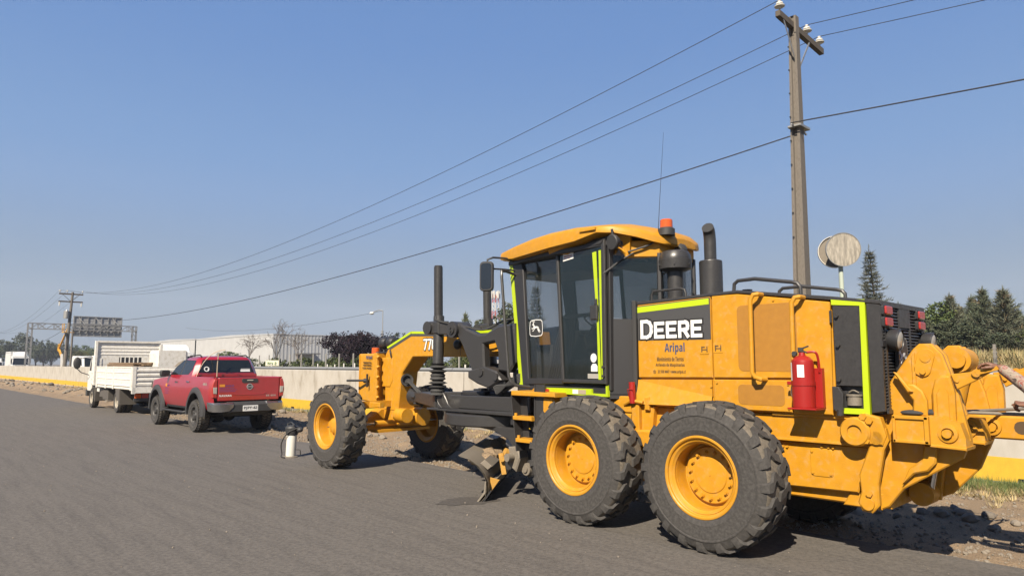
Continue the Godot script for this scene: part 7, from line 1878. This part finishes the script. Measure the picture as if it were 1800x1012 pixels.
# ------------------------------------------------------------ stones, gravel, grass
func rock_mesh(sd: int) -> ArrayMesh:
	var n := FastNoiseLite.new(); n.seed = sd; n.frequency = 0.7
	var b := MB.new()
	b.ball(Vector3.ZERO, V(1, 0.72, 0.85), 9, 6)
	for i in b.p.size():
		var q := b.p[i]
		b.p[i] = q * (1.0 + 0.38 * n.get_noise_3dv(q * 1.6) + 0.2 * n.get_noise_3dv(q * 4.0))
	return b.mesh(35.0)

func make_stones() -> void:
	var r := RandomNumberGenerator.new(); r.seed = 77
	var rocks := [rock_mesh(1), rock_mesh(2), rock_mesh(3), rock_mesh(4)]
	var place := func(x: float, z: float, s: float, label: String, group: String) -> void:
		var o := inst("stone", rocks[r.randi() % 4], M.stone if r.randf() < 0.7 else M.stone_dark, self)
		o.transform = Transform3D(Basis.from_euler(V(r.randf_range(-0.3, 0.3), r.randf_range(0, TAU), r.randf_range(-0.3, 0.3))).scaled(Vector3.ONE * s), V(x, dirt_h(x, z) + s * 0.3, z))
		tag(o, label, "stone", group)
	for q in [[-2.62, -9.05, 0.11], [-2.42, -9.0, 0.13], [-2.25, -9.1, 0.12], [-2.12, -8.92, 0.14], [-2.0, -9.15, 0.11], [-2.35, -9.28, 0.09], [-1.85, -8.7, 0.10], [-2.55, -8.75, 0.07], [-2.75, -8.6, 0.08], [-1.72, -9.0, 0.09], [-3.15, -8.5, 0.13], [-3.35, -8.62, 0.11], [-3.0, -8.75, 0.08], [-1.6, -9.25, 0.12], [-2.9, -9.2, 0.06]]:
		place.call(q[0], q[1], q[2] * 0.62, "rounded cobble lying in the ripper's shadow on the shoulder", "cobbles behind the ripper")
	for k in 60:
		var x := r.randf_range(-18.0, -6.5)
		place.call(x, r.randf_range(-10.6, -7.7), r.randf_range(0.03, 0.10), "pale stone in the spoil beside the grader's front wheels", "stones by the front wheels")
	for k in 230:
		var x := r.randf_range(-95.0, -19.0)
		place.call(x, -9.4 + r.randfn(0.0, 0.65), 0.05 + 0.15 * pow(r.randf(), 2.0), "pale stone in the long windrow of spoil along the wall", "stones of the windrow")
	# gravel
	var mm := MultiMesh.new()
	mm.transform_format = MultiMesh.TRANSFORM_3D
	mm.mesh = rock_mesh(9)
	mm.instance_count = 14000
	for k in mm.instance_count:
		var x := -12.0 + absf(r.randfn(0.0, 1.0)) * 0.0 + r.randf_range(-14.0, 14.5)
		var z := r.randf_range(-11.9, -7.05)
		if r.randf() < 0.5: z = -7.2 - absf(r.randfn(0.0, 0.9))
		z = maxf(z, -11.9)
		var s := 0.006 + 0.022 * pow(r.randf(), 3.0)
		mm.set_instance_transform(k, Transform3D(Basis.from_euler(V(r.randf() * 6.0, r.randf() * 6.0, 0)).scaled(Vector3.ONE * s), V(x, dirt_h(x, z) + s * 0.3, z)))
	var mi := MultiMeshInstance3D.new()
	mi.name = "gravel"
	mi.multimesh = mm
	mi.material_override = M.stone
	add_child(mi)
	tag(mi, "loose gravel scattered over the dirt shoulder", "gravel", "", "stuff")
	# crumbs of aggregate on the asphalt
	var cm := MultiMesh.new()
	cm.transform_format = MultiMesh.TRANSFORM_3D
	cm.mesh = mm.mesh
	cm.instance_count = 900
	for k in cm.instance_count:
		var x := r.randf_range(-22.0, -1.0); var z := r.randf_range(-7.1, -0.6)
		var s := 0.003 + 0.008 * pow(r.randf(), 4.0)
		cm.set_instance_transform(k, Transform3D(Basis.from_euler(V(r.randf() * 6.0, r.randf() * 6.0, 0)).scaled(Vector3.ONE * s), V(x, s * 0.4, z)))
	var ci := MultiMeshInstance3D.new()
	ci.name = "road_grit"
	ci.multimesh = cm
	ci.material_override = M.stone
	add_child(ci)
	tag(ci, "grit and small chips lying on the asphalt", "grit", "", "stuff")

func tuft(sd: int, n: int, h: float, spread: float, cols: Array) -> ArrayMesh:
	var r := RandomNumberGenerator.new(); r.seed = sd
	var L := Leaves.new()
	for k in n:
		var a := r.randf() * TAU
		var at := V(cos(a), 0, sin(a)) * r.randf() * spread
		var u := (Vector3.UP * 1.1 + V(cos(a), 0, sin(a)) * r.randf_range(0.1, 0.9) + rdir(r) * 0.25).normalized() * h * r.randf_range(0.5, 1.2)
		L.blade(at, u, V(-sin(a), 0, cos(a)) * 0.009, shade_of(r, cols[k % cols.size()], 0.3))
	return L.mesh()

func scatter(called: String, am: Mesh, spots: Array, label: String) -> void:
	var mm := MultiMesh.new()
	mm.transform_format = MultiMesh.TRANSFORM_3D
	mm.mesh = am
	mm.instance_count = spots.size()
	for k in spots.size(): mm.set_instance_transform(k, spots[k])
	var mi := MultiMeshInstance3D.new()
	mi.name = called
	mi.multimesh = mm
	mi.material_override = M.foliage
	add_child(mi)
	tag(mi, label, "grass", "", "stuff")

func make_grass() -> void:
	var r := RandomNumberGenerator.new(); r.seed = 99
	var straw := [[0.46, 0.36, 0.19], [0.40, 0.31, 0.16], [0.34, 0.27, 0.14]]
	var greens := [[0.11, 0.15, 0.05], [0.15, 0.19, 0.07], [0.20, 0.20, 0.09]]
	var dry := []
	for k in 700:
		var x := r.randf_range(-9.0, 1.5); var z := -11.95 + absf(r.randfn(0.0, 0.75))
		if z > -9.8: continue
		dry.append(Transform3D(Basis(Vector3.UP, r.randf() * TAU).scaled(V(1, r.randf_range(0.3, 0.8), 1)), V(x, dirt_h(x, z) - 0.005, z)))
	for k in 260:
		var x := r.randf_range(-60.0, -9.0); var z := -11.95 + absf(r.randfn(0.0, 0.55))
		dry.append(Transform3D(Basis(Vector3.UP, r.randf() * TAU).scaled(V(1.4, r.randf_range(0.4, 1.3), 1.4)), V(x, dirt_h(x, z) - 0.005, z)))
	scatter("dry_grass", tuft(1, 34, 0.13, 0.14, straw), dry, "dry straw coloured grass along the foot of the wall")
	var gg := []
	for k in 420:
		var x := r.randf_range(-3.7, -1.4); var z := -11.9 + absf(r.randfn(0.0, 0.28))
		gg.append(Transform3D(Basis(Vector3.UP, r.randf() * TAU).scaled(V(1, r.randf_range(0.6, 1.3), 1)), V(x, dirt_h(x, z) - 0.005, z)))
	for k in 60:
		var x := r.randf_range(-30.0, -14.0); var z := -11.9 + absf(r.randfn(0.0, 0.15))
		gg.append(Transform3D(Basis(Vector3.UP, r.randf() * TAU).scaled(V(1.5, r.randf_range(0.8, 2.2), 1.5)), V(x, dirt_h(x, z) - 0.005, z)))
	scatter("green_grass", tuft(2, 30, 0.14, 0.12, greens), gg, "green grass growing at the foot of the yellow band")
	var bank := []
	for k in 2600:
		var x := r.randf_range(-14.0, 2.0); var z := r.randf_range(-46.0, -19.0)
		var b := smoothstep(-19.0, -30.0, z) * smoothstep(-30.0, -12.0, x)
		bank.append(Transform3D(Basis(Vector3.UP, r.randf() * TAU).scaled(V(4.0, r.randf_range(1.2, 3.2), 4.0)), V(x, -0.16 + b * 2.05 - 0.05, z)))
	scatter("bank_grass", tuft(3, 40, 0.16, 0.16, straw + [[0.25, 0.24, 0.11]]), bank, "dry tall grass on the bank behind the wall")

func make_hills() -> void:
	var hm := mat("hill_scrub", 0.1152, 0.108, 0.0792, 0.95)
	tri_tex(hm, noise_tex("field_noise", 0.02, 0.5, 1.0, 5), 0.004)
	var n := FastNoiseLite.new(); n.seed = 8; n.frequency = 0.0022; n.fractal_octaves = 4
	var o := sheet("hills", steps(-700.0, 1500.0, 40.0), steps(-1500.0, -700.0, 40.0), func(x: float, z: float) -> float:
		var e := clampf((-700.0 - z) / 500.0, 0.0, 1.0)
		return -5.0 + e * (110.0 + 90.0 * n.get_noise_2d(x, z)) * smoothstep(-420.0, 60.0, x), hm)

# ------------------------------------------------------------ person (surface nets over joined tapered capsules)
func nets(b: MB, bones: Array, k: float, cell: float, grow := 0.0) -> void:
	var lo := Vector3.INF; var hi := -Vector3.INF
	for q in bones:
		var m: float = maxf(q[2], q[3]) + grow + cell * 2.0
		lo = lo.min(q[0] - Vector3.ONE * m).min(q[1] - Vector3.ONE * m)
		hi = hi.max(q[0] + Vector3.ONE * m).max(q[1] + Vector3.ONE * m)
	var nx := int((hi.x - lo.x) / cell) + 2; var ny := int((hi.y - lo.y) / cell) + 2; var nz := int((hi.z - lo.z) / cell) + 2
	var f := PackedFloat32Array(); f.resize(nx * ny * nz); f.fill(1.0)
	var near := cell * 2.5 + k
	for q in bones:                                  # join bone by bone, only near each bone
		var A: Vector3 = q[0]; var ab: Vector3 = q[1] - q[0]; var l2 := maxf(ab.length_squared(), 1e-9)
		var ra: float = q[2] + grow; var rb: float = q[3] + grow
		var m := maxf(ra, rb) + near
		var b0 := (A.min(q[1]) - Vector3.ONE * m - lo) / cell; var b1 := (A.max(q[1]) + Vector3.ONE * m - lo) / cell
		for x in range(maxi(0, int(b0.x)), mini(nx, int(b1.x) + 1)):
			for y in range(maxi(0, int(b0.y)), mini(ny, int(b1.y) + 1)):
				for z in range(maxi(0, int(b0.z)), mini(nz, int(b1.z) + 1)):
					var p := lo + Vector3(x, y, z) * cell
					var t := clampf((p - A).dot(ab) / l2, 0.0, 1.0)
					var d := p.distance_to(A + ab * t) - lerpf(ra, rb, t)
					var i := (x * ny + y) * nz + z
					var o := f[i]
					var h := maxf(k - absf(o - d), 0.0) / k
					f[i] = minf(o, d) - h * h * k * 0.25
	var vert := {}
	var offs := [0, ny * nz, nz, ny * nz + nz, 1, ny * nz + 1, nz + 1, ny * nz + nz + 1]
	for x in nx - 1:
		for y in ny - 1:
			for z in nz - 1:
				var i := (x * ny + y) * nz + z
				var mask := 0
				for c in 8:
					if f[i + offs[c]] < 0.0: mask |= 1 << c
				if mask == 0 or mask == 255: continue
				var s := Vector3.ZERO; var n := 0
				for e in [[0, 1], [2, 3], [4, 5], [6, 7], [0, 2], [1, 3], [4, 6], [5, 7], [0, 4], [1, 5], [2, 6], [3, 7]]:
					var fa := f[i + offs[e[0]]]; var fb := f[i + offs[e[1]]]
					if (fa < 0.0) != (fb < 0.0):
						var t := fa / (fa - fb)
						var ca := Vector3(e[0] & 1, (e[0] >> 1) & 1, (e[0] >> 2) & 1); var cb := Vector3(e[1] & 1, (e[1] >> 1) & 1, (e[1] >> 2) & 1)
						s += ca.lerp(cb, t); n += 1
				vert[i] = lo + (Vector3(x, y, z) + s / n) * cell
	for i: int in vert:
		var x := i / (ny * nz); var y := (i / nz) % ny; var z := i % nz
		if x == 0 or y == 0 or z == 0: continue
		var inside := f[i] < 0.0
		for ax in 3:
			var st: int = [ny * nz, nz, 1][ax]
			if inside == (f[i + st] < 0.0): continue
			var u: int = [nz, 1, ny * nz][ax]; var w: int = [1, ny * nz, nz][ax]
			if not (vert.has(i - u) and vert.has(i - w) and vert.has(i - u - w)): continue
			if inside: b.quad(vert[i - u - w], vert[i - w], vert[i], vert[i - u])
			else: b.quad(vert[i - u - w], vert[i - u], vert[i], vert[i - w])

func hand_bones(wrist: Vector3, palm: Vector3, up: Vector3, curl: float, side: float, grip := 0.0) -> Array:
	# palm runs from wrist along d; fingers go on and curl towards -up; side: +1 thumb on the +s side
	var d := (palm - wrist).normalized()
	var s := d.cross(up).normalized() * side
	var n := s.cross(d).normalized()
	if n.dot(up) < 0.0: n = -n
	var o := []
	var base := wrist + d * 0.035
	for k in 4:
		o.append([base + s * (0.024 - k * 0.016) * 0.6, wrist + d * 0.088 + s * (0.030 - k * 0.020), 0.017, 0.0125])
	var lens := [0.068, 0.076, 0.072, 0.056]
	for k in 4:
		var a := wrist + d * (0.092 - 0.004 * absf(k - 1.2)) + s * (0.031 - k * 0.0205)
		var dir := d
		var r := 0.0098 - 0.0008 * k * 0.6
		for j in 3:
			var ang := curl * (0.55 + 0.45 * j) + grip + 0.04 * k
			dir = (d * cos(ang) - n * sin(ang)).normalized()
			var L: float = lens[k] * [0.45, 0.32, 0.24][j]
			o.append([a, a + dir * L, r, r * 0.9])
			a += dir * L
			r *= 0.92
	var t0 := wrist + d * 0.030 + s * 0.026
	var t1 := t0 + (d * 0.55 + s * 0.75 - n * 0.35).normalized() * 0.042
	var t2 := t1 + (d * 0.85 + s * 0.30 - n * 0.45).normalized() * 0.032
	var t3 := t2 + (d * 0.9 - n * 0.55 - s * 0.05).normalized() * 0.026
	o.append([t0, t1, 0.0165, 0.0125]); o.append([t1, t2, 0.0122, 0.0108]); o.append([t2, t3, 0.0106, 0.009])
	return o

func make_person() -> void:
	var skin := mat("skin", 0.15, 0.072, 0.043, 0.55)
	skin.subsurf_scatter_enabled = true; skin.subsurf_scatter_strength = 0.1
	var sleeve := mat("patterned_sleeve", 0.5, 0.48, 0.46, 0.85)
	tri_tex(sleeve, ramp_tex("sleeve_print", 0.022, [[0.0, 0.07, 0.06, 0.055], [0.24, 0.09, 0.075, 0.06], [0.28, 0.50, 0.42, 0.34], [0.48, 0.55, 0.47, 0.39], [0.50, 0.30, 0.24, 0.19], [0.54, 0.52, 0.43, 0.35], [0.64, 0.50, 0.40, 0.33], [0.66, 0.42, 0.07, 0.06], [0.76, 0.40, 0.05, 0.05], [0.78, 0.52, 0.44, 0.37], [0.9, 0.46, 0.40, 0.36], [0.92, 0.13, 0.18, 0.36], [1.0, 0.12, 0.18, 0.40]], 2, 512, FastNoiseLite.TYPE_SIMPLEX_SMOOTH, 71), 1.5, false)
	var P := V(-0.68, 0, -6.66)
	var p := thing("person", P, "person in patterned long sleeves reaching to the ripper lever at the right edge", "person")
	var q := func(x: float, y: float, z: float) -> Vector3: return V(x, y, z) - P
	var lw: Vector3 = q.call(-1.245, 1.668, -6.41); var le: Vector3 = q.call(-1.045, 1.485, -6.43); var ls: Vector3 = q.call(-0.77, 1.41, -6.47)
	var rw: Vector3 = q.call(-1.135, 1.372, -6.745); var re: Vector3 = q.call(-0.93, 1.20, -6.90); var rs: Vector3 = q.call(-0.74, 1.41, -6.86)
	var lh := hand_bones(lw, lw + V(-0.09, 0.035, 0.005), V(0.30, 1.0, 0.0), 0.95, -1.0)
	var rh := hand_bones(rw, rw + V(-0.09, 0.012, 0.03), V(0.1, 1.0, 0.35), 1.5, 1.0, 0.5)
	var core := [[q.call(-0.66, 0.95, -6.60), q.call(-0.66, 0.95, -6.73), 0.13, 0.13], [q.call(-0.67, 0.98, -6.66), q.call(-0.74, 1.32, -6.66), 0.125, 0.14], [q.call(-0.74, 1.36, -6.54), q.call(-0.74, 1.36, -6.79), 0.10, 0.10], [q.call(-0.74, 1.42, -6.66), q.call(-0.79, 1.54, -6.66), 0.062, 0.058]]
	var legs := [[q.call(-0.66, 0.92, -6.57), q.call(-0.70, 0.50, -6.53), 0.092, 0.062], [q.call(-0.70, 0.50, -6.53), q.call(-0.66, 0.10, -6.52), 0.058, 0.042], [q.call(-0.66, 0.92, -6.75), q.call(-0.62, 0.50, -6.79), 0.092, 0.062], [q.call(-0.62, 0.50, -6.79), q.call(-0.52, 0.10, -6.80), 0.058, 0.042]]
	var arms := [[ls, le, 0.052, 0.042], [le, lw, 0.043, 0.029], [rs, re, 0.052, 0.042], [re, rw, 0.043, 0.029]]
	var body := MB.new()
	nets(body, core + legs + arms, 0.05, 0.026)
	nets(body, lh + [[lw + (le - lw) * 0.25, lw, 0.031, 0.027]], 0.006, 0.0042)
	nets(body, rh + [[rw + (re - rw) * 0.25, rw, 0.031, 0.027]], 0.006, 0.0042)
	var hc: Vector3 = q.call(-0.83, 1.66, -6.66)
	nets(body, [[hc + V(0.015, 0.035, 0), hc + V(0.0, 0.03, 0), 0.088, 0.084], [hc + V(-0.03, -0.01, 0), hc + V(-0.045, -0.065, 0), 0.07, 0.045], [hc + V(-0.09, 0.0, 0), hc + V(-0.108, -0.025, 0), 0.012, 0.014], [hc + V(0.0, 0.0, 0.078), hc + V(0.0, -0.03, 0.076), 0.016, 0.012], [hc + V(0.0, 0.0, -0.078), hc + V(0.0, -0.03, -0.076), 0.016, 0.012], [hc + V(-0.085, -0.05, -0.018), hc + V(-0.085, -0.05, 0.018), 0.009, 0.009], [hc + V(0.03, -0.06, 0), hc + V(0.06, -0.14, 0), 0.055, 0.058]], 0.025, 0.009)
	obj("body", body, skin, p, 80.0)
	var sl := MB.new()
	nets(sl, [[ls, le, 0.052, 0.044], [le, lw + (le - lw) * 0.10, 0.046, 0.032]], 0.03, 0.010, 0.008)
	obj("sleeve", sl, sleeve, p, 80.0)
	sl = MB.new()
	nets(sl, [[rs, re, 0.052, 0.044], [re, rw + (re - rw) * 0.10, 0.046, 0.032]], 0.03, 0.010, 0.008)
	obj("sleeve", sl, sleeve, p, 80.0)
	var sh := MB.new()
	nets(sh, core.slice(0, 3), 0.05, 0.024, 0.018)
	obj("shirt", sh, M.seat_fabric, p, 80.0)
	var tr := MB.new()
	nets(tr, legs + [core[0]], 0.05, 0.024, 0.016)
	obj("trousers", tr, M.blue_print, p, 80.0)
	for f in [q.call(-0.66, 0.05, -6.52), q.call(-0.52, 0.05, -6.80)]:
		var bo := MB.new()
		nets(bo, [[f + V(0.03, 0.01, 0), f + V(-0.15, -0.005, 0), 0.052, 0.044], [f + V(0.0, 0.02, 0), f + V(0.0, 0.12, 0), 0.05, 0.056]], 0.03, 0.014)
		obj("boot", bo, M.black_plastic, p, 80.0)
	one("eye", p, M.black_print, func(b: MB): b.ball(hc + V(-0.082, 0.008, 0.032), V(0.008, 0.008, 0.012)))
	one("eye", p, M.black_print, func(b: MB): b.ball(hc + V(-0.082, 0.008, -0.032), V(0.008, 0.008, 0.012)))
	one("hair", p, M.black_print, func(b: MB): b.ball(hc + V(0.022, 0.055, 0), V(0.102, 0.085, 0.096), 20, 12))
	one("cap", p, M.blue_print, func(b: MB): b.ball(hc + V(0.005, 0.075, 0), V(0.105, 0.075, 0.1), 20, 12); b.rbox(hc + V(-0.13, 0.065, 0), V(0.10, 0.012, 0.14), V(0, 0, 8), 0.005))

func _ready() -> void:
	make_world()
	make_materials()
	make_ground()
	make_wall()
	make_hills()
	make_grader()
	make_pickup()
	make_truck()
	make_sprayer()
	make_poles()
	make_gantry()
	make_buildings()
	disc_sign()
	make_traffic()
	make_plants()
	make_stones()
	make_grass()
	make_person()
